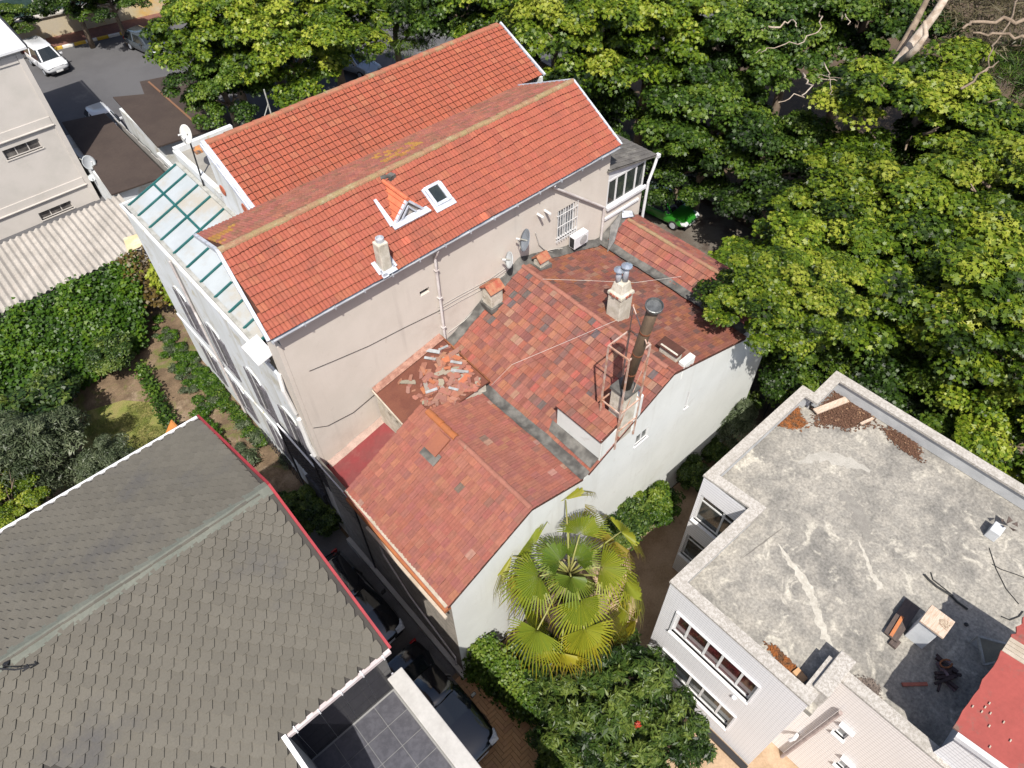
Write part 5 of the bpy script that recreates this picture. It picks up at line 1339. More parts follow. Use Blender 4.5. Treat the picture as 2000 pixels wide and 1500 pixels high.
smear([(1450, 1090), (1490, 1060), (1530, 1030)], [.02, .05, .02], mat('roof_crack', (.13, .12, .11), (.17, .16, .14), 6, rough=1), 'roof_crack', .005)
smear([(1640, 960), (1665, 985), (1690, 1030), (1695, 1060)], [.25, .5, .35, .1], mat('damp_stain', (.175, .165, .15), (.21, .2, .18), 4, rough=.9, fine=.25), 'damp_stain', .007)
# ================================================================ pale block at the yard's edge
tb = thing('pale_yard_building', 'tall pale rendered building with string bands and small windows beside the parking yard', 'building', (0, 48, 0))
M_pale = mat('pale_render', (.48, .45, .42), (.44, .415, .385), .8, rough=.9, fine=.06, stain=(.38, .36, .33), sscale=.4, slo=.55, shi=.8)
TX1, TV0, TV1, TH = 5.86, 45.3, 56.5, 9.4
tw = MB()
hol2 = [(2.56, 4.5, 4.14, 4.72), (2.42, 4.33, .12, .62), (-4.5, -2.4, 4.14, 4.72)]
wall_face(tw, (-14, TV0, 0), (1, 0, 0), (0, 0, 1), TX1 + 14, TH, [(a + 14, b + 14, c, d) for a, b, c, d in hol2], .2)
tw.build('wall', M_pale, tb)
for a, b, c, d in hol2:
    window(tb, (a, TV0 + .16, c), (1, 0, 0), (0, 0, 1), (0, -1, 0), b - a, d - c, 3, .05, fm=M_pale, gm=mat('grey_pane', (.16, .15, .14), (.05, .045, .045), 1.6, rough=.2, fine=.1), sill=.2)
MB().face((TX1, TV0, 0), (TX1 + .35, TV1, 0), (TX1 + .35, TV1, TH), (TX1, TV0, TH)).build('side_wall', M_pale, tb)
for z in (1.22, 5.14): 
    MB().box(-14, TX1 - .25, TV0 - .12, TV0 - .002, z, z + .05).build('string_course', M_pale, tb); MB().box(-14, TX1 - .3, TV0 - .05, TV0 - .002, z + .05, z + .5).build('band', M_pale, tb)
MB().box(TX1 - .28, TX1 + .0, TV0 - .07, TV0 - .003, 0, 9.1).build('pilaster', M_pale, tb)
MB().box(-14, TX1 - .3, TV0 - .05, TV0 - .002, 8.7, 9.1).build('band', M_pale, tb)
rfm = MB(); rfm.slab([(-14, TV0 - .3, TH + .02), (TX1 + .35, TV0 - .3, TH + .02), (TX1 + .5, TV1 + .2, TH + .5), (-14, TV1 + .2, TH + .5)], .12); rfm.build('roof', mat('white_sheet', (.62, .63, .65), (.5, .5, .52), 1.2, rough=.5, fine=.1), tb)
MB().bar((TX1 + .38, TV0 - .3, TH), (TX1 + .62, TV1 + .2, TH + .5), .08, .2).build('roof_edge', M_black, tb)
MB().tube([(TX1 + .4, TV1, TH), (TX1 + .38, TV1 - .1, 0)], .09, 8).build('downpipe', M_red, tb)
MB().tube([(TX1 + .1, TV0 + 2, TH), (TX1 + .1, TV0 + 2, 7.2), (TX1 + .2, TV0 + 3.5, 6.9), (TX1 + .2, TV0 + 3.5, 0)], .06, 7).build('rain_pipe', M_pale, tb)
MB().box(TX1 + .02, TX1 + .42, TV1 - .6, TV1, 0, TH).build('red_edge', M_red, tb)
def dish(p, r, aim, label, m=None, wall=None):
    """satellite dish: shallow bowl, arm with feed horn, bracket"""
    p = Vector(p); a = Vector(aim).normalized(); Q = a.to_track_quat('Z', 'Y').to_matrix()
    t = thing('satellite_dish', label, 'dish', tuple(p))
    prof = [(.001, .0)] + [(r * f, r * .22 * f * f) for f in (.3, .6, .85, 1.0)] + [(r * 1.0, r * .22 + .02), (r * .8, r * .13), (.05, -.02)]
    MB().lathe(prof, p, 20, Q).build('bowl', m or mat('dish_grey', (.42, .45, .46), (.36, .38, .4), 2, rough=.45), t, smooth=True)
    tip = p + a * r * .95; low_ = p + Q @ Vector((0, -r, r * .2))
    MB().tube([low_, tip], .014, 6).build('feed_arm', M_galv, t); MB().tube([tip + a * .05, tip - a * .07], .035, 8).build('feed_horn', M_pvc, t)
    if wall is not None: MB().tube([p - a * .03, Vector(wall)], .025, 6).build('bracket', M_galv, t)
    return t
q = PV(172, 318, TV0 - .8); dish(q, .42, (.45, -.85, .4), 'pale satellite dish on the corner of the pale yard building', wall=(q.x - .2, TV0, q.z))
q = PV(180, 347, TV0 - .5); dish(q, .2, (-.5, -1, .5), 'smaller satellite dish below the pale dish on the yard building', wall=(q.x - .2, TV0, q.z))
# ================================================================ corrugated shed
cs_ = thing('corrugated_shed', 'long shed with a pale weathered corrugated roof above the ivy', 'shed', (1, 36.5, 0))
M_corr = mat('fibre_cement', (.34, .315, .285), (.27, .25, .225), 1.1, rough=.95, fine=.18, fscale=10, stain=(.30, .27, .24), sscale=.8, slo=.5, shi=.72)
z0c, z1c = 3.0, 3.08
def corrug(x0, x1, y0, y1):
    mb = MB(); p = .32; n = int((x1 - x0) / p * 6); v = []
    for i in range(n + 1):
        x = x0 + (x1 - x0) * i / n; h = .055 * math.cos(2 * math.pi * (x - x0) / p)
        v += [(x, y0 + .03 * wavy(x * 2, 1), z0c + h), (x + .0, y1, z1c + h)]
    return mb.add(v, [(2 * i, 2 * i + 2, 2 * i + 3, 2 * i + 1) for i in range(n)])
X = -15
while X < 5.6:
    mb = corrug(X, min(X + .96, 6.2), 34.3, 39.6)
    mb.build('corrugated_sheet', M_corr, cs_, smooth=True); X += .96
MB().box(-15, 5.4, 39.3, 39.45, 0, 2.95).build('wall', M_pale, cs_); MB().box(-15, 5.2, 34.6, 34.75, 0, 2.95).build('wall', M_pale, cs_); MB().box(5.1, 5.3, 34.75, 39.3, 0, 2.98).build('wall', M_pale, cs_)
MB().slab([(4.4, 34.35, 3.10), (5.3, 34.35, 3.10), (5.5, 35.4, 3.12), (4.7, 35.6, 3.12)], .03).build('broken_sheet', mat('ochre_sheet', (.48, .38, .22), (.5, .44, .36), 2, rough=.9), cs_)
# ================================================================ brown flat-roofed sheds
M_brown = mat('brown_bitumen', (.040, .029, .025), (.05, .037, .031), .6, rough=.85, fine=.12, fscale=8)
s1 = thing('brown_roofed_shed', 'low shed with a dark brown felt roof between the pale building and the canopy', 'shed', (7.5, 45, 0))
MB().slab([(5.95, 41.0, 2.45), (9.15, 40.6, 2.45), (9.15, 49.6, 2.75), (6.7, 50.4, 2.75)], .1).build('roof', M_brown, s1)
MB().box(6.1, 9.0, 41.2, 49.4, 0, 2.35).build('wall', M_oldwhite, s1)
MB().box(5.9, 9.3, 39.7, 40.5, 0, 1.6).build('front_wall', M_oldwhite, s1)
s2 = thing('brown_roofed_store', 'wider store with a dark brown felt roof under the bright green trees', 'shed', (12, 47, 0))
MB().slab([(10.0, 43.8, 2.55), (14.8, 43.0, 2.6), (16.2, 51.0, 2.7), (12.6, 52.2, 2.7), (12.1, 50.3, 2.7), (10.4, 51.4, 2.7)], .1).build('roof', M_brown, s2)
MB().box(10.2, 14.4, 44.2, 50.2, 0, 2.42).build('wall', M_oldwhite, s2)
MB().bar((12.9, 43.6, 2.66), (13.0, 51.6, 2.76), .12, .05).build('roof_seam', mat('brown_seam', (.16, .085, .05), None, rough=.9), s2)
MB().box(9.6, 17.5, 36.2, 36.5, 0, 2.5).build('white_wall', M_oldwhite, s2); MB().box(9.75, 9.95, 36.5, 43.6, 0, 2.3).build('white_wall', M_oldwhite, s2)
fn = thing('sheet_fence', 'translucent corrugated sheet fence between the two brown roofs', 'fence', (9.6, 45, 0))
for k in range(9): MB().box(9.55, 9.6, 41.2 + k * .95, 42.1 + k * .95, .1, 2.2 + .1 * (k % 2)).build('sheet', mat('cloudy_sheet', (.34, .33, .31), (.26, .25, .24), 2, rough=.5), fn)
# ================================================================ kerb, boundary wall and fence beyond the yard
ka, kb2 = PZ(98, 101, 0), PZ(262, 63, 0); kd = (kb2 - ka).normalized(); kn = Vector((-kd.y, kd.x, 0))
kbb = thing('striped_kerb', 'yellow and white painted kerb along the far side of the yard', 'kerb', tuple(ka))
M_yel = mat('yellow_paint', (.52, .33, .02), (.42, .28, .05), 3, rough=.8, fine=.2); M_wh2 = mat('kerb_white', (.62, .6, .56), (.5, .48, .44), 3, rough=.8, fine=.2)
Lk = (kb2 - ka).length + 14; s = -8.0; i = 0
while s < Lk:
    c = ka + kd * (s + .45) + kn * .15
    MB().obox(c + Vector((0, 0, .08)), kd * .44, kn * .15, Vector((0, 0, .08))).build('kerb_stone', M_yel if i % 2 else M_wh2, kbb); s += .9; i += 1
sw = MB(); a = ka + kn * .3 - kd * 10; sw.obox(a + kd * 22 + kn * 1.1 + Vector((0, 0, .07)), kd * 26, kn * 1.1, Vector((0, 0, .07)))
struct(sw.build('far_pavement', mat('red_pavers', (.16, .075, .055), (.12, .06, .05), 4, rough=.95, fine=.25)))
bw_ = thing('boundary_wall', 'yellow stained rendered boundary wall behind the striped kerb', 'wall', tuple(ka + kn * 2.5))
M_bwall = mat('ochre_render', (.44, .37, .24), (.40, .35, .27), .5, rough=.95, fine=.15, stain=(.48, .31, .10), sscale=.4, slo=.5, shi=.7)
c = ka + kd * 10 + kn * 2.6
MB().obox(c + Vector((0, 0, .85)), kd * 26, kn * .16, Vector((0, 0, .85))).build('wall', M_bwall, bw_)
MB().obox(c + Vector((0, 0, 1.76)), kd * 26, kn * .3, Vector((0, 0, .06))).build('coping', M_concrete, bw_)
struct(MB().obox(c + kn * 14 + Vector((0, 0, .65)), kd * 40, kn * 11, Vector((0, 0, .02))).build('street', mat('street_asphalt', (.115, .118, .122), (.10, .10, .105), .3, rough=.9, fine=.1)))
ff = thing('mesh_fence', 'dark green mesh fence with steel posts above the boundary wall', 'fence', tuple(c + kn * 1.0))
for k in range(-8, 9): MB().bar(c + kn * 1.0 + kd * (k * 2.4) + Vector((0, 0, .6)), c + kn * 1.0 + kd * (k * 2.4) + Vector((0, 0, 3.2)), .09).build('post', M_galv, ff)
MB().obox(c + kn * 1.0 + Vector((0, 0, 2.4)), kd * 20, kn * .015, Vector((0, 0, .7))).build('mesh_screen', mat('dark_green_mesh', (.02, .045, .04), (.03, .06, .055), 4, rough=.9), ff)

# low pale wall across the road
lw = thing('roadside_wall', 'low grey roadside wall in dappled shade under the trees', 'wall', (33.4, 18, 0))
MB().box(33.2, 33.5, 8, 34, 0, .62).build('wall', mat('grey_wall', (.30, .29, .27), (.22, .21, .2), 1.2, rough=.95, fine=.2), lw)
wg = thing('kerb_rail', 'pale metal edge rail running along the side of the low house', 'rail', (21.5, 12, 0))
MB().bar((21.6, 7.0, 6.0), (21.6, 14.9, 6.0), .07, .05).build('rail', M_galv, wg)
for v in (7.2, 9.8, 12.4, 14.8): MB().bar((21.6, v, 0), (21.6, v, 6.0), .06).build('post', M_black, wg)

# ================================================================ vehicles
def car(name, label, loc, heading, body_m, L=4.3, W=1.76, H=1.46, kind='hatch', group=None, plate=True):
    """loft body, glasshouse, roof, lamps, wheels. nose points along local +X"""
    root = thing(name, label, 'car', (0, 0, 0), group)
    hb = {'hatch': (.62, .98, .93, .90), 'sedan': (.60, .95, .92, .88), 'van': (.80, 1.10, 1.06, 1.04)}[kind]
    st = [(-.5, .80, .52, .72), (-.485, .90, .40, .84), (-.43, .97, .28, hb[3]), (-.25, 1.0, .22, hb[2]), (.0, 1.0, .22, hb[2]), (.17, 1.0, .22, hb[1] - .03), (.30, .985, .24, hb[1] - .10), (.42, .94, .28, hb[0] + .16), (.475, .86, .36, hb[0] + .02), (.5, .70, .44, hb[0] - .10)]
    mb = MB(); v = []; cs2 = []
    for x, w, zb, zt2 in st:
        hw = W / 2 * w
        cs2.append([(x * L, -hw * .82, zb), (x * L, -hw * .98, zb + .10), (x * L, -hw, (zb + zt2) * .5), (x * L, -hw * .96, zt2 - .10), (x * L, -hw * .84, zt2 - .02), (x * L, -hw * .45, zt2 + .012), (x * L, 0, zt2 + .02),
                    (x * L, hw * .45, zt2 + .012), (x * L, hw * .84, zt2 - .02), (x * L, hw * .96, zt2 - .10), (x * L, hw, (zb + zt2) * .5), (x * L, hw * .98, zb + .10), (x * L, hw * .82, zb)])
    k = len(cs2[0])
    for c_ in cs2: v += c_
    F = [(i * k + j, (i + 1) * k + j, (i + 1) * k + (j + 1) % k, i * k + (j + 1) % k) for i in range(len(st) - 1) for j in range(k)]
    F += [tuple(range(k)), tuple(reversed(range((len(st) - 1) * k, len(st) * k)))]
    mb.add(v, F); bo = mb.build('body', body_m, root, smooth=True)
    md = bo.modifiers.new('smooth', 'SUBSURF'); md.levels = 1; md.render_levels = 2
    if kind == 'van': g0, g1, r0, r1 = -.475, .30, -.455, .14
    elif kind == 'sedan': g0, g1, r0, r1 = -.36, .21, -.20, .06
    else: g0, g1, r0, r1 = -.455, .23, -.36, .06
    zb = hb[2] - .04; hw = W / 2 * .93; rw = W / 2 * .70
    def ring(x0, x1, w, z, n=3):
        return [(x0 * L, -w * .8, z), (x0 * L + .10, -w, z), ((x0 + x1) / 2 * L, -w * 1.01, z), (x1 * L - .14, -w * .98, z), (x1 * L, -w * .78, z), (x1 * L + .03, 0, z), (x1 * L, w * .78, z), (x1 * L - .14, w * .98, z), ((x0 + x1) / 2 * L, w * 1.01, z), (x0 * L + .10, w, z), (x0 * L, w * .8, z), (x0 * L - .02, 0, z)]
    A_, B_ = ring(g0, g1, hw, zb), ring(r0, r1, rw, H - .05); n = 12
    gl = MB().add(A_ + B_, [(i, (i + 1) % n, n + (i + 1) % n, n + i) for i in range(n)])
    gl.build('windows', M_carglass, root)
    Rr = [(x, y, H - .055) for x, y, z in ring(r0 + .005, r1 - .005, rw * 1.03, 0)]; Ri = [(x * .96 + (r0 + r1) / 2 * L * .04, y * .8, H + .005) for x, y, z in Rr]
    ro = MB().add(Rr + Ri, [(i, (i + 1) % n, n + (i + 1) % n, n + i) for i in range(n)] + [tuple(range(n, 2 * n))]).build('roof', body_m, root, smooth=True)
    for (i) in (0, 10, 4, 6, 2, 8): link('pillar', MB().bar(Vector(A_[i]), Vector(B_[i]), .085 if i in (2, 8) else .10, .05).mesh('pillar', body_m), ro)
    fz = hb[0]
    for s in (-1, 1):
        MB().obox((L * .455, s * W * .355, fz - .02), (.13, -.05 * s, .0), (0, .16, 0), (-.06, 0, .07)).build('headlight', M_lamp, root, bevel=.02)
        MB().obox((-L * .487, s * W * .36, .74), (.04, 0, 0), (0, .13, 0), (0, 0, .10)).build('tail_light', M_tail, root, bevel=.02)
        MB().obox((L * .16, s * (W / 2 + .08), .98), (.06, 0, 0), (0, .10, 0), (0, 0, .07)).build('mirror', body_m, root, bevel=.02)
        for fx_ in (.30, -.30):
            Rw = Matrix.Rotation(math.pi / 2 * s, 3, 'X'); c_ = (L * fx_, s * (W / 2 - .11), .31)
            ty = MB().lathe([(.20, -.10), (.29, -.10), (.31, -.05), (.31, .05), (.29, .10), (.20, .10)], c_, 20, Rw).build('wheel', M_tyre, root, smooth=True)
            link('rim', MB().lathe([(.19, -.11), (.19, -.075), (.05, -.10)], c_, 14, Rw).mesh('rim', M_zinc), ty)
    MB().obox((L * .487, 0, fz - .12), (.03, 0, 0), (0, W * .24, 0), (0, 0, .06)).build('grille', M_black, root)
    MB().obox((L * .497, 0, .40), (.02, 0, 0), (0, .26, 0), (0, 0, .055)).build('number_plate', M_pvc, root)
    MB().obox((L * .485, 0, .34), (.03, 0, 0), (0, W * .36, 0), (0, 0, .05)).build('lower_grille', M_black, root)
    root.matrix_basis = Matrix.Translation(loc) @ Matrix.Rotation(heading, 4, 'Z')
    for o in root.children: o.matrix_parent_inverse = Matrix.Identity(4)
    return root
M_carglass = mat('car_glass', (.012, .016, .018), None, rough=.04, spec=.7, fine=0)
M_lamp = mat('lamp_glass', (.55, .57, .58), (.4, .42, .44), 12, rough=.1, spec=.7, fine=0); M_tail = mat('tail_lamp', (.25, .01, .01), None, rough=.15, fine=0)
M_tyre = mat('tyre_rubber', (.018, .018, .018), None, rough=.85)
P_black = mat('black_paint', (.006, .007, .009), None, rough=.12, spec=.6, coat=1.0, fine=0); P_white = mat('white_car_paint', (.52, .53, .55), None, rough=.2, coat=.6, fine=0)
P_grey = mat('graphite_paint', (.045, .055, .065), None, rough=.15, coat=1.0, fine=0); P_green = mat('green_car_paint', (.018, .15, .012), None, rough=.22, coat=.8, fine=0); P_silver = mat('silver_paint', (.35, .37, .4), None, rough=.25, coat=.6, metal=.4, fine=0)
car('parked_car', 'black hatchback parked in the dark alley beside the shingled house', (2.72, 12.35, .01), R(-88), P_black, 4.3, 1.75)
car('parked_car', 'black saloon parked below the white terrace parapet in the alley', (2.80, 7.35, .01), R(-89), P_black, 4.5, 1.8, 1.44, 'sedan')
wc_ = PZ(88, 118, .7)
car('parked_car', 'white compact van parked by the pale yard building', (wc_.x + .2, wc_.y + .3, .01), R(-86), P_white, 4.3, 1.85, 1.72, 'van')
gc = PZ(287, 84, .6)
car('parked_car', 'graphite hatchback parked beyond the yard by the striped kerb', (gc.x, gc.y, .01), R(-80), P_grey, 4.2, 1.75)
hc = PZ(690, 118, .8)
car('parked_car', 'silver car half hidden under the trees behind the rear roof', (hc.x, hc.y, .01), R(-75), P_silver, 4.3, 1.75)
wv = PZ(236, 236, .9)
car('parked_car', 'white car squeezed beside the translucent sheet fence', (8.75 + .75, 52.6, .01), R(-92), P_white, 4.2, 1.72)
car('parked_car', 'bright green car parked on the road beside the glazed bay', (30.0, 20.2, .01), R(-84), P_green, 4.0, 1.75, 1.52, 'hatch')
fcp = PZ(70, 8, 1.2)
car('parked_car', 'white car on the far street behind the mesh fence', (fcp.x, fcp.y, .68), R(10), P_white, 4.2, 1.75)

# ================================================================ wall-mounted things on the long house
q = PV(1030, 470, V0 - .45); dish(q, .40, (-.75, .45, .35), 'large grey satellite dish on the beige wall above the small tiled chimney', mat('dish_dark', (.20, .23, .27), (.16, .18, .21), 2, rough=.45), (q.x - .1, V0, q.z - .1))
q = PV(998, 508, V0 - .4); dish(q, .30, (-.8, .35, .3), 'smaller pale satellite dish low on the beige wall by the cables', None, (q.x - .1, V0, q.z - .1))
ac = thing('air_conditioner', 'white outdoor air conditioner unit under the barred window', 'air conditioner', tuple(PV(1130, 468, V0 - .3)))
q = PV(1130, 466, V0 - .2)
MB().box(q.x - .38, q.x + .38, V0 - .36, V0 - .06, q.z - .26, q.z + .27).build('casing', M_trimwhite, ac, bevel=.02)
MB().lathe([(.2, 0), (.2, .012), (.16, .016), (.04, .02)], (q.x + .1, V0 - .365, q.z), 18, Matrix.Rotation(math.pi / 2, 3, 'X')).build('fan_grille', mat('grille_grey', (.34, .34, .34), (.26, .26, .26), 30, rough=.5), ac)
MB().box(q.x - .383, q.x - .38, V0 - .33, V0 - .1, q.z - .22, q.z + .22).build('side_grille', M_black, ac)
for s in (-.3, .3): MB().bar((q.x + s, V0 - .34, q.z - .28), (q.x + s, V0, q.z - .28), .03).build('bracket', M_galv, ac)
# dish on a pole and antenna at the rear roof
q = PV(367, 262, 25.0); dish(q, .34, (-.9, -.2, .35), 'white satellite dish on a tall pole beside the glazed canopy', mat('dish_white', (.55, .55, .53), (.45, .45, .43), 2, rough=.5))
pl_ = tag(MB().tube([(q.x, q.y + .03, q.z), (6.66, 24.9, 10.4)], .03, 7).build('dish_pole', M_black), 'thin black pole carrying the white dish by the canopy', 'pole')
an2 = thing('tv_antenna', 'grey television antenna mast behind the long rear roof ridge', 'antenna', tuple(PZ(525, 232, 12.85)))
a_ = PZ(526, 222, 11.0); a_.y = min(a_.y, 27.0)
MB().tube([a_, (a_.x, a_.y, a_.z + 1.1)], .03, 6).build('mast', M_galv, an2); MB().tube([(a_.x, a_.y, a_.z + .5), (a_.x - .35, a_.y, a_.z)], .02, 6).build('stay', M_galv, an2)
cw_ = tag(MB().tube([PZ(960, 752, 7.7), PZ(1000, 712, 8.9), PZ(1100, 670, 9.2), PZ(1205, 625, 9.6)], .006, 5).build('overhead_wire', M_cable), 'thin pale wire strung over the patchy tile roof to the frame', 'wire')
cw2 = tag(MB().tube([PZ(1060, 545, 9.2), PZ(1150, 548, 9.2), PZ(1240, 552, 8.8), PZ(1330, 540, 8.6)], .006, 5).build('overhead_wire', M_cable), 'thin pale wire sagging past the twin cowl chimney', 'wire')
# ================================================================ foliage
LEAFY = leaf_mat('plane_leaves', [(.007, .015, .002), (.030, .062, .005), (.080, .135, .008), (.155, .21, .013), (.29, .32, .04)], .12, .36)  # ramp ends hold crown-interior shade and leaf highlights as colour
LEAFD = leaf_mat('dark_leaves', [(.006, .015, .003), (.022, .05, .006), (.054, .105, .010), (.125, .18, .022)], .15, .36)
LEAFI = leaf_mat('ivy_leaves', [(.008, .02, .003), (.022, .06, .004), (.055, .12, .007), (.12, .19, .012)], .05)
LEAFO = leaf_mat('olive_leaves', [(.02, .03, .012), (.06, .085, .04), (.12, .15, .08), (.18, .21, .12)], .15)
LEAFB = leaf_mat('brown_twigs', [(.05, .04, .02), (.10, .085, .045), (.15, .13, .07)], .1)
LEAFG = leaf_mat('glossy_shrub_leaves', [(.006, .015, .004), (.02, .045, .008), (.05, .088, .014), (.12, .16, .03)], .08, .25)
LEAFS = leaf_mat('bright_shrub_leaves', [(.008, .022, .004), (.03, .07, .007), (.07, .125, .010), (.15, .20, .025)], .08)
M_bark = mat('bark', (.14, .105, .075), (.22, .17, .125), 3, rough=.95, fine=.3, bump=.02, bscale=20)
M_pbark = mat('pale_bark', (.40, .34, .28), (.26, .2, .15), 3, rough=.9, fine=.25, bump=.02, bscale=12)
SHAPES = {'lobed': [(0, 0), (-.55, .15), (-.32, .42), (-.62, .78), (-.2, .72), (0, 1.12), (.2, .72), (.62, .78), (.32, .42), (.55, .15)],
          'tri': [(0, 0), (-.5, .35), (-.28, .55), (0, 1.1), (.28, .55), (.5, .35)],
          'oval': [(0, 0), (-.3, .35), (-.22, .8), (0, 1.1), (.22, .8), (.3, .35)],
          'lance': [(0, 0), (-.16, .45), (0, 1.3), (.16, .45)],
          'needle': [(0, 0), (-.05, .5), (0, 1.5), (.05, .5)]}
def leaves_mesh(name, P, N, size, shape, m, tint, rng, droop=.25):
    """P positions, N normals (numpy) -> one mesh of flat leaves"""
    n = len(P); sh = np.array(SHAPES[shape]); k = len(sh)
    N = N / np.linalg.norm(N, axis=1, keepdims=True)
    r = rng.normal(size=(n, 3)); T = r - (r * N).sum(1, keepdims=True) * N; T /= np.linalg.norm(T, axis=1, keepdims=True)
    S = np.cross(N, T); sz = size * rng.uniform(.65, 1.35, n)[:, None, None]
    V = P[:, None, :] + sz * (S[:, None, :] * sh[None, :, 0:1] + T[:, None, :] * (sh[None, :, 1:2] - .5)) - sz * N[:, None, :] * (droop * (sh[None, :, 1:2] - .3) ** 2 + .35 * np.abs(sh[None, :, 0:1]) * 0.6)
    V = V.reshape(-1, 3)
    me = bpy.data.meshes.new(name); me.vertices.add(n * k); me.vertices.foreach_set('co', V.astype('f').ravel())
    me.loops.add(n * k); me.loops.foreach_set('vertex_index', np.arange(n * k, dtype='i'))
    me.polygons.add(n); me.polygons.foreach_set('loop_start', np.arange(0, n * k, k, dtype='i')); me.polygons.foreach_set('loop_total', np.full(n, k, 'i'))
    me.update(calc_edges=True); me.materials.append(m)
    at = me.attributes.new('tint', 'FLOAT', 'FACE'); at.data.foreach_set('value', np.clip(tint, 0, 1).astype('f'))
    return me
def crown(name, seed, nclump, per, size, shape, m, clump_r=.23, flat=.75, gap=.0, tone=.5, boughs=0):
    """unit crown (radius ~1): leaf sprays gathered in clumps, clumps in boughs over an uneven dome, open in between"""
    rng = np.random.default_rng(seed)
    def dirs(n):
        d = rng.normal(size=(n, 3)); d /= np.linalg.norm(d, axis=1, keepdims=True); d[:, 2] = np.where(d[:, 2] < -.35, -d[:, 2], d[:, 2]); return d
    if boughs:
        bd = dirs(boughs * 6); keep = [0]                      # spread the boughs apart
        while len(keep) < boughs:
            dist = np.min(np.linalg.norm(bd[:, None] - bd[keep][None], axis=2), axis=1); keep.append(int(np.argmax(dist * rng.uniform(.6, 1, len(bd)))))
        bd = bd[keep]; BC = bd * rng.uniform(.55, 1.0, boughs)[:, None]; br = rng.uniform(.24, .40, boughs); bt = rng.normal(0, .10, boughs)
        w = rng.integers(0, boughs, nclump); q = dirs(nclump); q[:, 2] = np.abs(q[:, 2]) * .9 - .15
        C = BC[w] + q * (br[w] * rng.uniform(.5, 1.0, nclump) ** .5)[:, None]; inner = rng.random(nclump) < .10
        C[inner] *= .55
        ct = tone + bt[w] + rng.normal(0, .16, nclump) + .22 * (C[:, 2] - .35) - .25 * inner  # light painted into the tint: upper clumps brighter, inner ones darker
    else:
        d = dirs(nclump); az = np.arctan2(d[:, 1], d[:, 0])
        lob = 1 + .22 * np.sin(3 * az + seed) + .15 * np.sin(5 * az + 2 * seed)
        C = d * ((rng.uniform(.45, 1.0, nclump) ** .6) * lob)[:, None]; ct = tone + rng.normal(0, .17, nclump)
    C[:, 2] *= flat
    cr = clump_r * rng.uniform(.6, 1.35, nclump)
    Ps, Ns, Ts = [], [], []
    for i in range(nclump):
        q = rng.normal(size=(per, 3)); q /= np.linalg.norm(q, axis=1, keepdims=True); q[:, 2] = np.abs(q[:, 2]) - .25
        rr = cr[i] * rng.uniform(.35, 1.1, per) ** .5
        Ps.append(C[i] + q * rr[:, None] * np.array([1.15, 1.15, .62])); Ns.append(q * .6 + np.array([0, 0, .7]) + rng.normal(0, .38, (per, 3)))
        Ts.append(ct[i] + rng.normal(0, .17, per))
    return leaves_mesh(name, np.concatenate(Ps), np.concatenate(Ns), size, shape, m, np.concatenate(Ts), rng)
def trunk_mesh(name, seed, h, r, m, nb=7, spread=.75, lean=.0):
    """unit-crown trunk: tapered stem from z=-h, limbs reaching into the crown"""
    rd = random.Random(seed); mb = MB()
    mb.tube([(lean, 0, -h), (lean * .6 + .02, .01, -h * .5), (0, 0, -.25), (.02, .02, .15)], [r * 1.25, r, r * .8, r * .5], 8)
    for k in range(nb):
        a = k * 2.4 + rd.random(); e = rd.uniform(.15, .6); L = spread * rd.uniform(.7, 1.05); s = Vector((0, 0, rd.uniform(-.45, 0)))
        mid = s + Vector((math.cos(a) * L * .5, math.sin(a) * L * .5, e * .5 + .05)); end = s + Vector((math.cos(a) * L, math.sin(a) * L, e))
        mb.tube([s, mid, end], [r * .5, r * .3, r * .1], 6)
        b2 = mid.lerp(end, .3); a2 = a + rd.uniform(-1, 1); mb.tube([b2, b2 + Vector((math.cos(a2) * .3, math.sin(a2) * .3, .2))], [r * .22, r * .06], 5)
    return mb.mesh(name, m, True)
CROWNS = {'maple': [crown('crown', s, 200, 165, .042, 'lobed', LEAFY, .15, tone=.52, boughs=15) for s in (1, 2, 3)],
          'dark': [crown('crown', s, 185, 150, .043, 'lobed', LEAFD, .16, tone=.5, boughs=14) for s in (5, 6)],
          'olive': [crown('crown', 8, 110, 170, .075, 'lance', LEAFO, .24, .9, tone=.5)],
          'pine': [crown('crown', 9, 90, 150, .10, 'needle', LEAFD, .20, .8, tone=.55)],
          'twig': [crown('crown', 10, 80, 60, .12, 'needle', LEAFB, .30, .8, tone=.5)],
          'shrub': [crown('crown', 12, 110, 120, .095, 'oval', LEAFG, .24, .85, tone=.5, boughs=11), crown('crown', 13, 110, 120, .09, 'oval', LEAFS, .24, .85, tone=.58, boughs=11)],
          'rosette': [crown('crown', 14, 120, 80, .16, 'lance', LEAFG, .17, .85, tone=.56, boughs=17)]}
TRUNKS = [trunk_mesh('trunk', s, 1.6, .075, M_bark) for s in (1, 2)] + [trunk_mesh('trunk', 3, 1.6, .085, M_pbark)]
SMALLT = trunk_mesh('trunk', 4, .95, .05, M_bark, 6, .6)
def tree(name, label, cat, pos, r, hz, kind, i=0, rot=0., group=None, trunk=None):
    """pos = crown centre; crown radius r, half-height hz; trunk goes down to the ground"""
    x, y, z = pos
    t = thing(name, label, cat, (x, y, 0), group)
    cl = CROWNS[kind]
    link('crown', cl[i % len(cl)], t, Matrix.Translation((x, y, z)) @ Matrix.Rotation(rot, 4, 'Z') @ Matrix.Diagonal((r, r, hz / .75, 1)))
    tm = TRUNKS[i % 2] if trunk is None else trunk
    hh = .95 if tm is SMALLT else 1.6
    s = z / hh
    link('trunk', tm, t, Matrix.Translation((x, y, z)) @ Matrix.Rotation(rot + 1, 4, 'Z') @ Matrix.Diagonal((r * .9, r * .9, s, 1)))
    return t
def at(px, py, z): p = PZ(px, py, z); return (p.x, p.y, z)
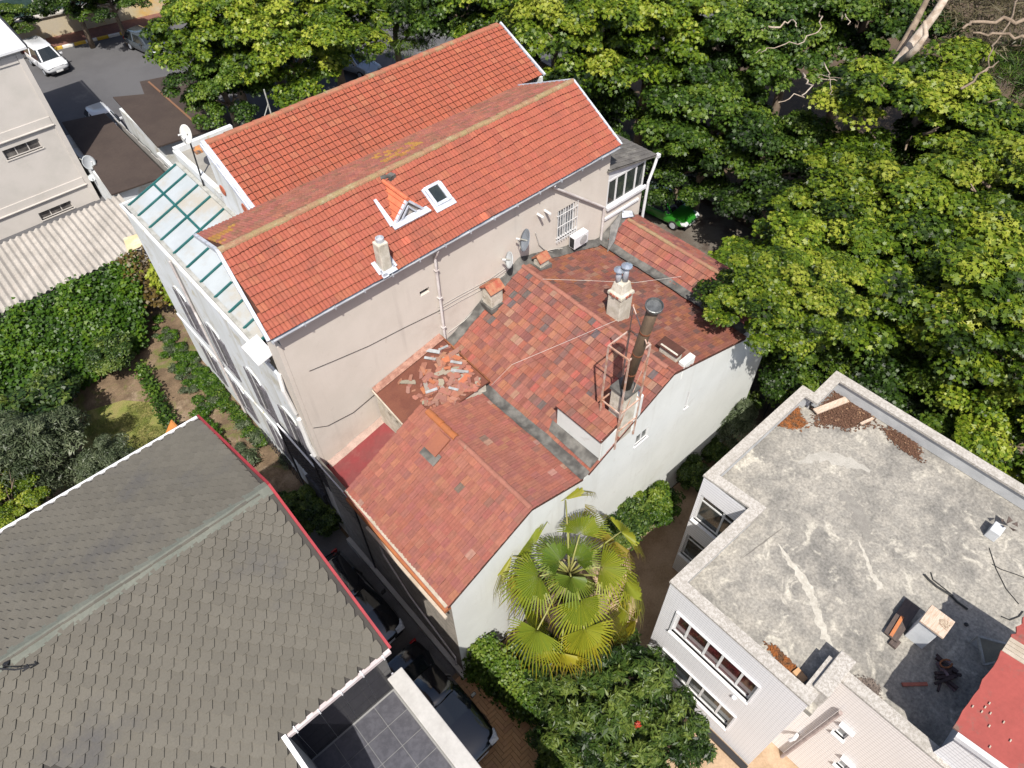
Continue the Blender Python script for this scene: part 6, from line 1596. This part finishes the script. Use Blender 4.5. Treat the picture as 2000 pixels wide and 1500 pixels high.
TREES = [  # px, py, crown z, radius, half height, kind, variant, label
 (1580, 560, 6.0, 3.7, 2.4, 'maple', 0, 'bright green plane tree leaning over the right end of the low house'),
 (1690, 420, 6.6, 3.6, 2.6, 'maple', 1, 'bright leafy plane tree between the road and the pale bark trunk'),
 (1860, 520, 7.0, 4.2, 2.8, 'maple', 2, 'wide yellow-green plane tree behind the flat roof corner planks'),
 (1990, 640, 7.0, 3.6, 2.6, 'maple', 0, 'yellow-green plane tree overhanging beyond the long parapet'),
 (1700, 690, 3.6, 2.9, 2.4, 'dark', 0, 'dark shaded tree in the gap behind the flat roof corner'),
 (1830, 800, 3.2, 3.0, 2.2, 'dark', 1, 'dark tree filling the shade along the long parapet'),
 (1990, 880, 4.2, 3.0, 2.4, 'maple', 1, 'lower bright tree hugging the far end of the long parapet'),
 (1560, 730, 2.8, 2.0, 1.9, 'dark', 0, 'small dark tree in the passage beside the parapet notch'),
 (1790, 230, 8.0, 4.4, 3.0, 'maple', 2, 'golden tinged plane tree below the big bare pale trunk'),
 (1960, 420, 7.6, 3.6, 2.8, 'maple', 1, 'plane tree with shaded side next to the brown twiggy tree'),
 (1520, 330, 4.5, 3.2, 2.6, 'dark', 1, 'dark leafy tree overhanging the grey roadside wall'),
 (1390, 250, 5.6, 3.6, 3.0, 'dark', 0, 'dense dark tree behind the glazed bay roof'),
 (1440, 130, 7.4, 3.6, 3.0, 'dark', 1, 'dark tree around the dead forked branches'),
 (1270, 100, 7.4, 4.0, 3.2, 'maple', 0, 'green plane tree behind the peak of the orange gable'),
 (1085, 95, 8.6, 3.9, 3.4, 'maple', 2, 'green plane tree touching the end of the rear roof'),
 (1010, 20, 7.4, 3.8, 3.0, 'maple', 1, 'green plane tree past the upper end of the rear ridge'),
 (1350, 20, 8.0, 4.2, 3.2, 'maple', 1, 'tall plane tree beyond the dead forked branches'),
 (1560, 60, 7.6, 4.0, 3.2, 'dark', 0, 'tall dark tree left of the big bare pale trunk'),
 (1690, 30, 8.4, 4.2, 3.2, 'dark', 1, 'tall dark tree behind the big bare pale trunk'),
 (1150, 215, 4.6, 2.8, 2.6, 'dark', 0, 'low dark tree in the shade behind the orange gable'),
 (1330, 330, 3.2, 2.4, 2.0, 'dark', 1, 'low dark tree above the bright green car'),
 (890, 40, 5.6, 3.4, 3.0, 'dark', 1, 'dark tree behind the middle of the rear ridge'),
 (770, 60, 5.2, 3.6, 3.0, 'pine', 0, 'dull green needle tree behind the concrete ledge'),
 (1930, 60, 8.0, 4.5, 3.0, 'twig', 0, 'brown half bare twiggy tree beside the pale trunk'),
 (1870, 330, 6.2, 3.2, 2.4, 'dark', 0, 'shaded tree under the golden tinged crown'),
 (1985, 180, 6.2, 4.0, 2.2, 'pine', 0, 'dull needle tree under the twiggy brown branches'),
 (440, 90, 6.6, 3.9, 3.2, 'maple', 0, 'bright plane tree beside the brown roofed store'),
 (570, 110, 6.8, 4.0, 3.2, 'maple', 1, 'bright plane tree behind the concrete ledge of the rear roof'),
 (640, 30, 7.0, 4.2, 3.2, 'maple', 2, 'bright plane tree above the half hidden silver car'),
 (410, 12, 6.0, 3.6, 3.0, 'maple', 1, 'bright plane tree over the graphite hatchback'),
 (440, 180, 5.4, 2.6, 2.2, 'dark', 0, 'shaded lower tree between the store and the rear roof'),
 (500, -20, 7.0, 4.2, 3.2, 'maple', 0, 'plane tree along the far street past the store'),
 (140, 2, 3.6, 2.6, 2.0, 'dark', 1, 'small dark street tree behind the striped kerb'), (215, 2, 3.4, 2.4, 1.8, 'dark', 0, 'rounded dark street tree in front of the boundary wall'),
 (5, 45, 2.6, 2.0, 1.4, 'dark', 0, 'dark shrub like tree behind the white sheet roof'),
]
for k, (px, py, z, r, hz, kind, vi, lab) in enumerate(TREES):
    t_ = tree({'pine': 'needle_tree', 'twig': 'bare_tree'}.get(kind, 'plane_tree'), lab, 'tree', at(px, py, z), r, hz, kind, vi, k * 1.9)
    if k == 0:                                # a long bough of the first tree hangs over the wall corner
        b_ = at(1530, 592, 8.7)
        link('bough', CROWNS['maple'][1], t_, Matrix.Translation(b_) @ Matrix.Rotation(2.0, 4, 'Z') @ Matrix.Diagonal((2.4, 2.4, 2.1, 1)))
        MB().tube([at(px, py, z), tuple(Vector(at(px, py, z)).lerp(Vector(b_), .6) + Vector((0, 0, .3))), b_], [.16, .11, .05], 6).build('limb', M_bark, t_)
# bare pale trunk and dead branches
bt = thing('bare_tree', 'big bare tree trunk with peeling pale bark rising over the crowns', 'tree', tuple(PZ(1650, 290, 0)))
tp = [PZ(1640, 300, 2.5), PZ(1655, 262, 5.0), PZ(1690, 200, 7.5), PZ(1755, 125, 9.6), PZ(1790, 75, 10.6), PZ(1828, 25, 11.6), PZ(1850, -10, 12.3)]
MB().tube([(tp[0].x, tp[0].y, 0)] + tp, [.5, .46, .42, .36, .30, .24, .2, .17], 9).build('trunk', M_pbark, bt, smooth=True)
MB().tube([tp[3], PZ(1790, 95, 10.8), PZ(1808, 70, 11.2), PZ(1806, 40, 11.8)], [.2, .16, .13, .08], 7).build('limb', M_pbark, bt, smooth=True)
MB().tube([tp[2], PZ(1740, 130, 9.0), PZ(1790, 40, 10.2), PZ(1815, -10, 11)], [.24, .2, .17, .13], 7).build('limb', M_bark, bt, smooth=True)
def wob(ps, a=.07):
    out = []
    for p, q in zip(ps[:-1], ps[1:]):
        for k in range(4): out.append(p.lerp(q, k / 4) + Vector((random.gauss(0, a), random.gauss(0, a), random.gauss(0, a))))
    return out + [ps[-1]]
db = thing('dead_branch', 'pale dead forked branches poking out of the dark crown', 'branch', tuple(PZ(1560, 200, 5)))
for pts, r in (([(1440, 48), (1478, 52), (1520, 54), (1545, 40), (1556, 52)], .12), ([(1600, 0), (1604, 30), (1598, 60), (1560, 85), (1500, 96), (1476, 104)], .07), ([(1570, 142), (1578, 160), (1588, 170), (1565, 190), (1520, 200)], .08), ([(1610, 126), (1620, 140), (1622, 170), (1626, 185)], .05), ([(1640, 0), (1648, 30), (1656, 48)], .09), ([(1555, 10), (1580, 8), (1600, 2)], .05), ([(1630, 155), (1600, 152), (1610, 148), (1650, 154)], .04)):
    n = len(pts); MB().tube(wob([PZ(*p, 9.6 + .2 * i) for i, p in enumerate(pts)]), [r * .6 * (1 - .7 * i / (4 * n - 3)) for i in range(4 * n - 3)], 6).build('branch', M_pbark, db, smooth=True)
tw_ = thing('bare_limb', 'long brown bare limbs of the twiggy tree', 'branch', tuple(PZ(1930, 60, 6)))
for pts, r in (([(2010, 42), (1960, 40), (1900, 44), (1880, 56)], .16), ([(2010, 74), (1960, 68), (1900, 64)], .12), ([(1990, 0), (1960, 60), (1940, 100), (1925, 140)], .07), ([(1880, 175), (1920, 140), (1950, 120)], .08)):
    n = len(pts); MB().tube(wob([PZ(*p, 11.0) for p in pts]), [r * .7 * (1 - .5 * i / (4 * n - 3)) for i in range(4 * n - 3)], 6).build('limb', M_bark, tw_, smooth=True)

# ---------------------------------------------------------------- hanging ivy bank below the corrugated roof
def surface_leaves(name, quad, nl, size, shape, m, bump, tone, seed, thick=.25, nrm=None):
    """leaves over a bulging four-corner surface"""
    rng = np.random.default_rng(seed); q = np.array([tuple(p) for p in quad]); a, b = rng.random(nl), rng.random(nl)
    P = (q[0] * (1 - a)[:, None] + q[1] * a[:, None]) * (1 - b)[:, None] + (q[3] * (1 - a)[:, None] + q[2] * a[:, None]) * b[:, None]
    nr = np.cross(q[1] - q[0], q[3] - q[0]); nr /= np.linalg.norm(nr)
    if nr[2] < 0: nr = -nr
    L = np.linalg.norm(q[1] - q[0]); Hh = np.linalg.norm(q[3] - q[0])
    w = np.sin(a * L * 2.1 + 1.3 * np.sin(b * Hh * 1.2)) * .4 + np.sin(a * L * 5.3 + b * Hh * 3.1 + seed) * .35 + np.sin(b * Hh * 4.1 - a * L * 3) * .25
    h = bump * w + rng.uniform(-thick, thick, nl)
    P = P + nr * h[:, None] + rng.normal(0, thick * .55, (nl, 3))
    N = nr[None, :] * .8 + np.array([0, -.1, .5]) + rng.normal(0, .45, (nl, 3))
    tint = tone + .22 * w + .35 * h / (bump + thick) * .5 + rng.normal(0, .12, nl)  # shading painted into the tint: bulges lighter, hollows darker
    return leaves_mesh(name, P, N, size, shape, m, tint, rng)
iv = thing('ivy_bank', 'tall bank of glossy ivy hanging below the corrugated shed roof', 'ivy', (0, 32, 0))
iq = [PZ(-260, 740, 3.2), PZ(272, 488, 3.2), PZ(300, 618, .2), PZ(-200, 905, .2)]
iq = [(-11, 34.1, 2.9), (4.7, 34.2, 2.9), (2.6, 30.9, .3), (-11, 28.6, .3)]
link('leaves', surface_leaves('leaves', iq, 36000, .17, 'tri', LEAFI, .22, .47, 5, .2), iv)
MB().face((-11, 34.2, 2.5), (4.6, 34.3, 2.5), (2.6, 31.4, 0), (-11, 29.2, 0)).build('stems', mat('dark_stems', (.02, .025, .012), (.035, .03, .018), 3, rough=1), iv)
link('climbing_sprays', surface_leaves('climbing_sprays', [PZ(305, 505, 3.0), PZ(345, 560, 2.4), PZ(345, 600, 1.2), PZ(300, 545, 2.0)], 700, .17, 'lobed', LEAFY, .25, .75, 9), iv)
link('dry_sprays', surface_leaves('dry_sprays', [PZ(225, 505, 3.1), PZ(290, 488, 3.1), PZ(330, 590, 1.2), PZ(290, 600, 1.0)], 900, .15, 'tri', leaf_mat('dry_ivy', [(.04, .03, .015), (.09, .06, .02), (.14, .10, .02)], .05), .25, .5, 10), iv)
# rounded bushes and olive trees left of the garden
for k, (px, py, z, r, hz, kind, vi, nm, lab) in enumerate([
 (110, 760, 1.0, 1.1, .9, 'shrub', 0, 'garden_bush', 'dark bush between the ivy bank and the lawn'),
 (10, 850, 2.0, 2.2, 1.6, 'shrub', 0, 'garden_bush', 'broad dark bush next to the olive trees'), (215, 705, .9, 1.1, .9, 'shrub', 0, 'garden_bush', 'small dark bush by the bare soil path'),
 (45, 915, 2.6, 2.0, 1.7, 'olive', 0, 'olive_tree', 'grey green olive tree beside the shingled roof eave'), (228, 925, 2.0, 1.2, 1.2, 'olive', 0, 'olive_tree', 'shaded olive tree casting its shadow on the lawn'), (105, 885, 2.2, 1.5, 1.5, 'olive', 0, 'olive_tree', 'feathery olive tree at the edge of the lawn'),
 (20, 985, 3.0, 1.4, 1.1, 'maple', 1, 'garden_bush', 'yellow green bush hard by the shingled eave')]):
    tree(nm, lab, 'bush' if nm == 'garden_bush' else 'tree', at(px, py, z), r, hz, kind, vi, k * 1.3, trunk=SMALLT)
# low plants in the garden rows
SMALL = [crown('crown', 21, 16, 40, .30, 'oval', LEAFS, .5, .7, tone=.45), crown('crown', 22, 16, 40, .26, 'tri', LEAFI, .5, .7, tone=.5), crown('crown', 23, 16, 46, .34, 'lance', LEAFO, .5, .7, tone=.45)]
STEM = MB().tube([(0, 0, -.8), (0, 0, .2)], .06, 5).mesh('stem', M_bark)
def small_plant(x, y, r, i, label, group, name='garden_plant', z=None):
    t = thing(name, label, 'plant', (x, y, 0), group); zc = r * .75 if z is None else z
    B = Matrix.Translation((x, y, zc)) @ Matrix.Rotation(random.uniform(0, 6.28), 4, 'Z')
    link('leaves', SMALL[i % 3], t, B @ Matrix.Diagonal((r, r, r * .9, 1))); link('stem', STEM, t, B @ Matrix.Diagonal((r, r, zc / .8, 1)))
rg = random.Random(5)
POLY = [(335, 610), (380, 575), (425, 650), (475, 745), (450, 800), (385, 805), (345, 740), (315, 680)]
def inside(x, y):
    r = False
    for (x0, y0), (x1, y1) in zip(POLY, POLY[1:] + POLY[:1]):
        if (y0 > y) != (y1 > y) and x < (x1 - x0) * (y - y0) / (y1 - y0) + x0: r = not r
    return r
placed = 0
while placed < 95:
    px, py = rg.uniform(305, 480), rg.uniform(570, 810)
    if not inside(px, py): continue
    p = PZ(px, py, 0)
    if p.x > 4.05: p.x -= .75
    if p.x > 4.05: continue
    small_plant(p.x, p.y, rg.uniform(.13, .27), rg.choice([1, 1, 2]), 'low leafy plant in the soil rows of the garden', 'low plants in the garden rows'); placed += 1
for k in range(11):
    t = k / 10; p = PZ(455 + 95 * t, 745 + 100 * t, 0); small_plant(min(p.x, 3.9) + rg.uniform(-.15, .05), p.y, rg.uniform(.2, .3), 0, 'bright green bean plant along the foot of the white facade', 'bean plants by the white facade', 'bean_plant')
for k in range(9):
    t = k / 8; p = PZ(395 + 75 * t, 815 + 110 * t, 0); small_plant(p.x, p.y, rg.uniform(.2, .35), 1, 'small green plant in the strip beside the red roof trim', 'small plants beside the red trim')
for px, py, r in ((478, 835, .3), (505, 862, .35), (490, 905, .45), (560, 905, .3), (540, 850, .25), (470, 880, .25)):
    p = PZ(px, py, 0); small_plant(p.x, p.y, r, 2, 'scrubby yellowish weed on the bare garden soil', 'weeds on the bare soil', 'weed')
hed = thing('clipped_hedge', 'narrow dark hedge strip dividing the lawn from the garden rows', 'hedge', (1.6, 26.5, 0))
link('leaves', surface_leaves('leaves', [PZ(266, 718, .35), PZ(284, 715, .35), PZ(342, 828, .35), PZ(322, 832, .35)], 1300, .12, 'tri', LEAFD, .12, .4, 31, .22), hed)
tag(MB().slab([PZ(323, 846, .1), PZ(334, 820, .9), PZ(345, 832, .9), PZ(340, 846, .1)], .04).build('orange_board', mat('orange_board', (.50, .20, .05), (.42, .18, .06), 4, rough=.8)), 'orange wooden board standing at the shingled eave corner', 'board')
for px, py, r in ((585, 1000, 1.0), (625, 985, .9), (640, 1010, .8)):
    p = PZ(px, py, .8); tree('alley_shrub', {1.0: 'palm like green shrub in the shaded alley mouth', .9: 'dark shrub against the alley wall by the lattice', .8: 'low shrub in front of the parked black hatchback'}[r], 'shrub', (p.x, p.y, .8), r, r * .8, 'rosette', 0, r * 5, trunk=SMALLT)
# grass tufts on the lawn
rngg = np.random.default_rng(3); n = 9000
lp = [Vector((-1.9, 24.6, 0)), Vector((1.1, 24.3, 0)), Vector((1.1, 27.6, 0)), Vector((-1.6, 28.7, 0))]
a, b = rngg.random(n), rngg.random(n); q = np.array([tuple(v) for v in lp])
P = (q[0] * (1 - a)[:, None] + q[1] * a[:, None]) * (1 - b)[:, None] + (q[3] * (1 - a)[:, None] + q[2] * a[:, None]) * b[:, None]; P[:, 2] = .05
N = rngg.normal(0, 1, (n, 3)); N[:, 2] = np.abs(N[:, 2]) * .4 + .2
keep = (np.sin(P[:, 0] * 3 + np.sin(P[:, 1] * 2)) + np.sin(P[:, 1] * 3.3)) > -.6
gr_ = link('grass', leaves_mesh('grass', P[keep], N[keep], .10, 'needle', leaf_mat('grass_blades', [(.07, .08, .02), (.12, .15, .03), (.19, .19, .06)], .02), rngg.normal(.5, .25, keep.sum()), rngg)); gr_['kind'] = 'stuff'

# ---------------------------------------------------------------- shrubs along the white wall and in the courtyard
for k, (px, py, z, r, hz, kind, vi, lab) in enumerate([
 (1280, 985, 1.4, .95, 1.1, 'shrub', 1, 'bright green hydrangea bush against the white wall'), (1205, 1030, 1.5, 1.1, 1.2, 'shrub', 0, 'dark glossy shrub behind the palm by the white wall'), (1245, 1005, 1.3, .8, 1.0, 'shrub', 1, 'light green shrub between the hydrangea and the palm'),
 (1350, 925, .9, .75, .8, 'shrub', 0, 'small dark shrub in the narrow shaded passage'), (1425, 825, 1.4, 1.0, 1.1, 'olive', 0, 'airy grey green shrub at the far end of the white wall'), (1450, 800, 1.2, .7, .9, 'rosette', 0, 'dark spiky shrub in the passage corner'),
 (1390, 880, .7, .6, .6, 'shrub', 0, 'low dark shrub at the foot of the white wall')]):
    tree('wall_shrub', lab, 'shrub', at(px, py, z), r, hz, kind, vi, k * 2.1, trunk=SMALLT)
for k, (px, py, z, r, hz, lab) in enumerate([
 (1130, 1400, 1.9, 1.35, 1.3, 'dense glossy shrub beside the pink stone kerb'), (1230, 1360, 2.3, 1.5, 1.4, 'tall glossy shrub under the palm near the white mosaic building'),
 (1200, 1460, 2.0, 1.5, 1.3, 'broad glossy shrub with a red blossom in the courtyard'), (1300, 1440, 1.9, 1.2, 1.2, 'glossy shrub reaching towards the mosaic facade'), (1110, 1480, 1.5, 1.1, 1.1, 'glossy shrub spilling over the herringbone paving'), (1075, 1345, 1.2, .9, .9, 'fine leaved green shrub beneath the palm skirt'), (1050, 1275, .9, .9, .8, 'dark shrub in the palm shade by the white wall'), (1150, 1275, .8, 1.0, .8, 'dark shrub in the palm shade facing the mosaic wall')]):
    tree('courtyard_shrub', lab, 'shrub', at(px, py, z), r, hz, 'rosette', 0, k * 1.7, trunk=SMALLT)
hib = PZ(1242, 1413, 3.2)
tag(link('red_blossom', crown('red_blossom', 41, 5, 14, .5, 'oval', leaf_mat('red_petals', [(.35, .03, .02), (.5, .06, .03)], .02), .5, .8), None, Matrix.Translation(hib) @ Matrix.Diagonal((.12, .12, .1, 1))), 'single red blossom on the broad glossy shrub', 'flower')
ivh = thing('ivy_hedge', 'low ivy covered fence running from the white wall corner beside the paving', 'hedge', (5.1, 6, 0))
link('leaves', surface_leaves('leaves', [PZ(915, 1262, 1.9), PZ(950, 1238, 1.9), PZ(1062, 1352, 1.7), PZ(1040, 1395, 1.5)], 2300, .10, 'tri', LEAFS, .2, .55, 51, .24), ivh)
link('shaded_leaves', surface_leaves('shaded_leaves', [PZ(925, 1270, 1.7), PZ(1040, 1385, 1.5), PZ(1015, 1400, .1), PZ(915, 1310, .1)], 2600, .11, 'tri', LEAFD, .2, .45, 52, .22), ivh)  # side leaves take the darker leaf colour as painted shade
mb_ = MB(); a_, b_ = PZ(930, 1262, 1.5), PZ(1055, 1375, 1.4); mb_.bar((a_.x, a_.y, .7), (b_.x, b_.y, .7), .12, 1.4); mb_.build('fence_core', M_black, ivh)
for k in range(7):
    p = PZ(1030 + rg.uniform(-12, 15), 1375 + rg.uniform(-22, 28), .5)
    small_plant(p.x + .15, p.y, .22, 0, 'pale yellow flowering plant between the kerb and the ivy fence', 'flowering plants by the kerb', 'flowering_plant')
    
# ---------------------------------------------------------------- fan palm
palm = thing('fan_palm', 'large fan palm with yellowing fronds and a shaggy dead skirt by the white wall', 'palm', (7.4, 6.1, 0))
PC = PZ(1112, 1122, 5.6)
MB().tube([(7.4, 6.1, 0), (7.35, 6.1, 2.5), tuple(PC - Vector((0, 0, .2)))], [.34, .28, .26], 12).build('trunk', M_bark, palm, smooth=True)
FROND = leaf_mat('palm_fronds', [(.20, .15, .06), (.33, .27, .02), (.26, .275, .022), (.165, .22, .022), (.08, .145, .02)], .0, .45)
DEAD = leaf_mat('dead_fronds', [(.12, .085, .06), (.20, .15, .10), (.27, .21, .16)], .0, .2)
M_pet = mat('petiole', (.17, .19, .05), (.22, .20, .07), 4, rough=.5)
def fan(az, el, Lp, R_, tone, seed, fold=.35, droop=.35, dead=False, spread=2.15):
    rd = random.Random(seed); h = Vector((math.cos(az), math.sin(az), 0)); up_ = Vector((0, 0, 1)); side = h.cross(up_)
    d0 = h * math.cos(el) + up_ * math.sin(el)
    tip = PC + d0 * Lp * .55 + (h * math.cos(el - .35) + up_ * math.sin(el - .35)) * Lp * .45
    rl_ = rd.gauss(0, .38); side = (side * math.cos(rl_) + up_ * math.sin(rl_) * .8).normalized()
    d1 = (h * math.cos(el - droop * 1.5) + up_ * math.sin(el - droop * 1.5)).normalized(); nn = side.cross(d1).normalized()
    v = []; f = []; tint = []; ns = 30
    # pleated disc, then separate drooping finger tips
    for k in range(ns):
        t0, t1 = ((k + e) / ns * 2 - 1 for e in (0, 1)); tm = (t0 + t1) / 2
        a0, a1, am = t0 * spread, t1 * spread, tm * spread
        rl = R_ * (1 - .28 * abs(tm) ** 2) * rd.uniform(.92, 1.05)
        def pt(a, r, lift=0.0):
            q = d1 * math.cos(a) * r + side * math.sin(a) * r
            return tip + q + nn * (lift - fold * r * r * .35 + .10 * math.sin(a) ** 2 * r) - up_ * (max(0, r - R_ * .55) ** 2 * droop * 2.2)
        i = len(v)
        fr_ = rd.uniform(.50, .62); v += [pt(am, .04), pt(a0, rl * fr_), pt(am, rl * (fr_ + .02), .05), pt(a1, rl * fr_)]
        f += [(i, i + 1, i + 2), (i, i + 2, i + 3)]; tint += [tone + rd.gauss(0, .03)] * 2
        fold_t = rl * rd.uniform(.98, 1.12); w = (a1 - a0) * .36
        e1 = pt(am, fold_t * .88) - up_ * .05; e2 = pt(am + rd.gauss(0, .05), fold_t) - up_ * rd.uniform(.15, .45)
        sv = (v[i + 3] - v[i + 1]) * .24
        j = len(v)
        v += [v[i + 1].lerp(v[i + 3], .1), v[i + 1].lerp(v[i + 3], .9), e1 + sv, e2, e1 - sv]
        f += [(j, j + 4, j + 2, j + 1), (j + 4, j + 3, j + 2)]; tint += [tone - .08 + rd.gauss(0, .05), tone - .35 + rd.gauss(0, .1)]
    me = bpy.data.meshes.new('frond'); me.from_pydata([tuple(p) for p in v], [], f); me.materials.append(DEAD if dead else FROND)
    me.attributes.new('tint', 'FLOAT', 'FACE').data.foreach_set('value', np.clip(np.array(tint), 0, 1).astype('f'))
    o = link('frond', me, palm)
    link('petiole', MB().tube([PC + d0 * .12, PC + d0 * Lp * .55, tip], [.045, .03, .02], 6).mesh('petiole', M_pet if not dead else M_bark, True), o)
k = 0
for ring, (cnt, el, Lp, R_, tn) in enumerate([(3, 1.2, .7, .95, .85), (5, .85, 1.35, 1.1, .7), (7, .38, 1.9, 1.15, .52), (9, -.18, 2.25, 1.12, .28)]):
    for i in range(cnt):
        az = 2 * math.pi * (i + .37 * ring) / cnt + random.gauss(0, .2)
        fan(az, el + random.gauss(0, .18), Lp * 1.12 * random.uniform(.8, 1.12), R_ * 1.14 * random.uniform(.85, 1.08), tn + random.gauss(0, .12), 100 + k, .45, .5 + .16 * ring, False, 1.6); k += 1
for i in range(30):
    fan(2 * math.pi * i / 30 + random.gauss(0, .15), random.uniform(-1.2, -.35), random.uniform(.7, 1.3), .85, random.uniform(.1, .9), 300 + i, .3, .25, True, 1.5)
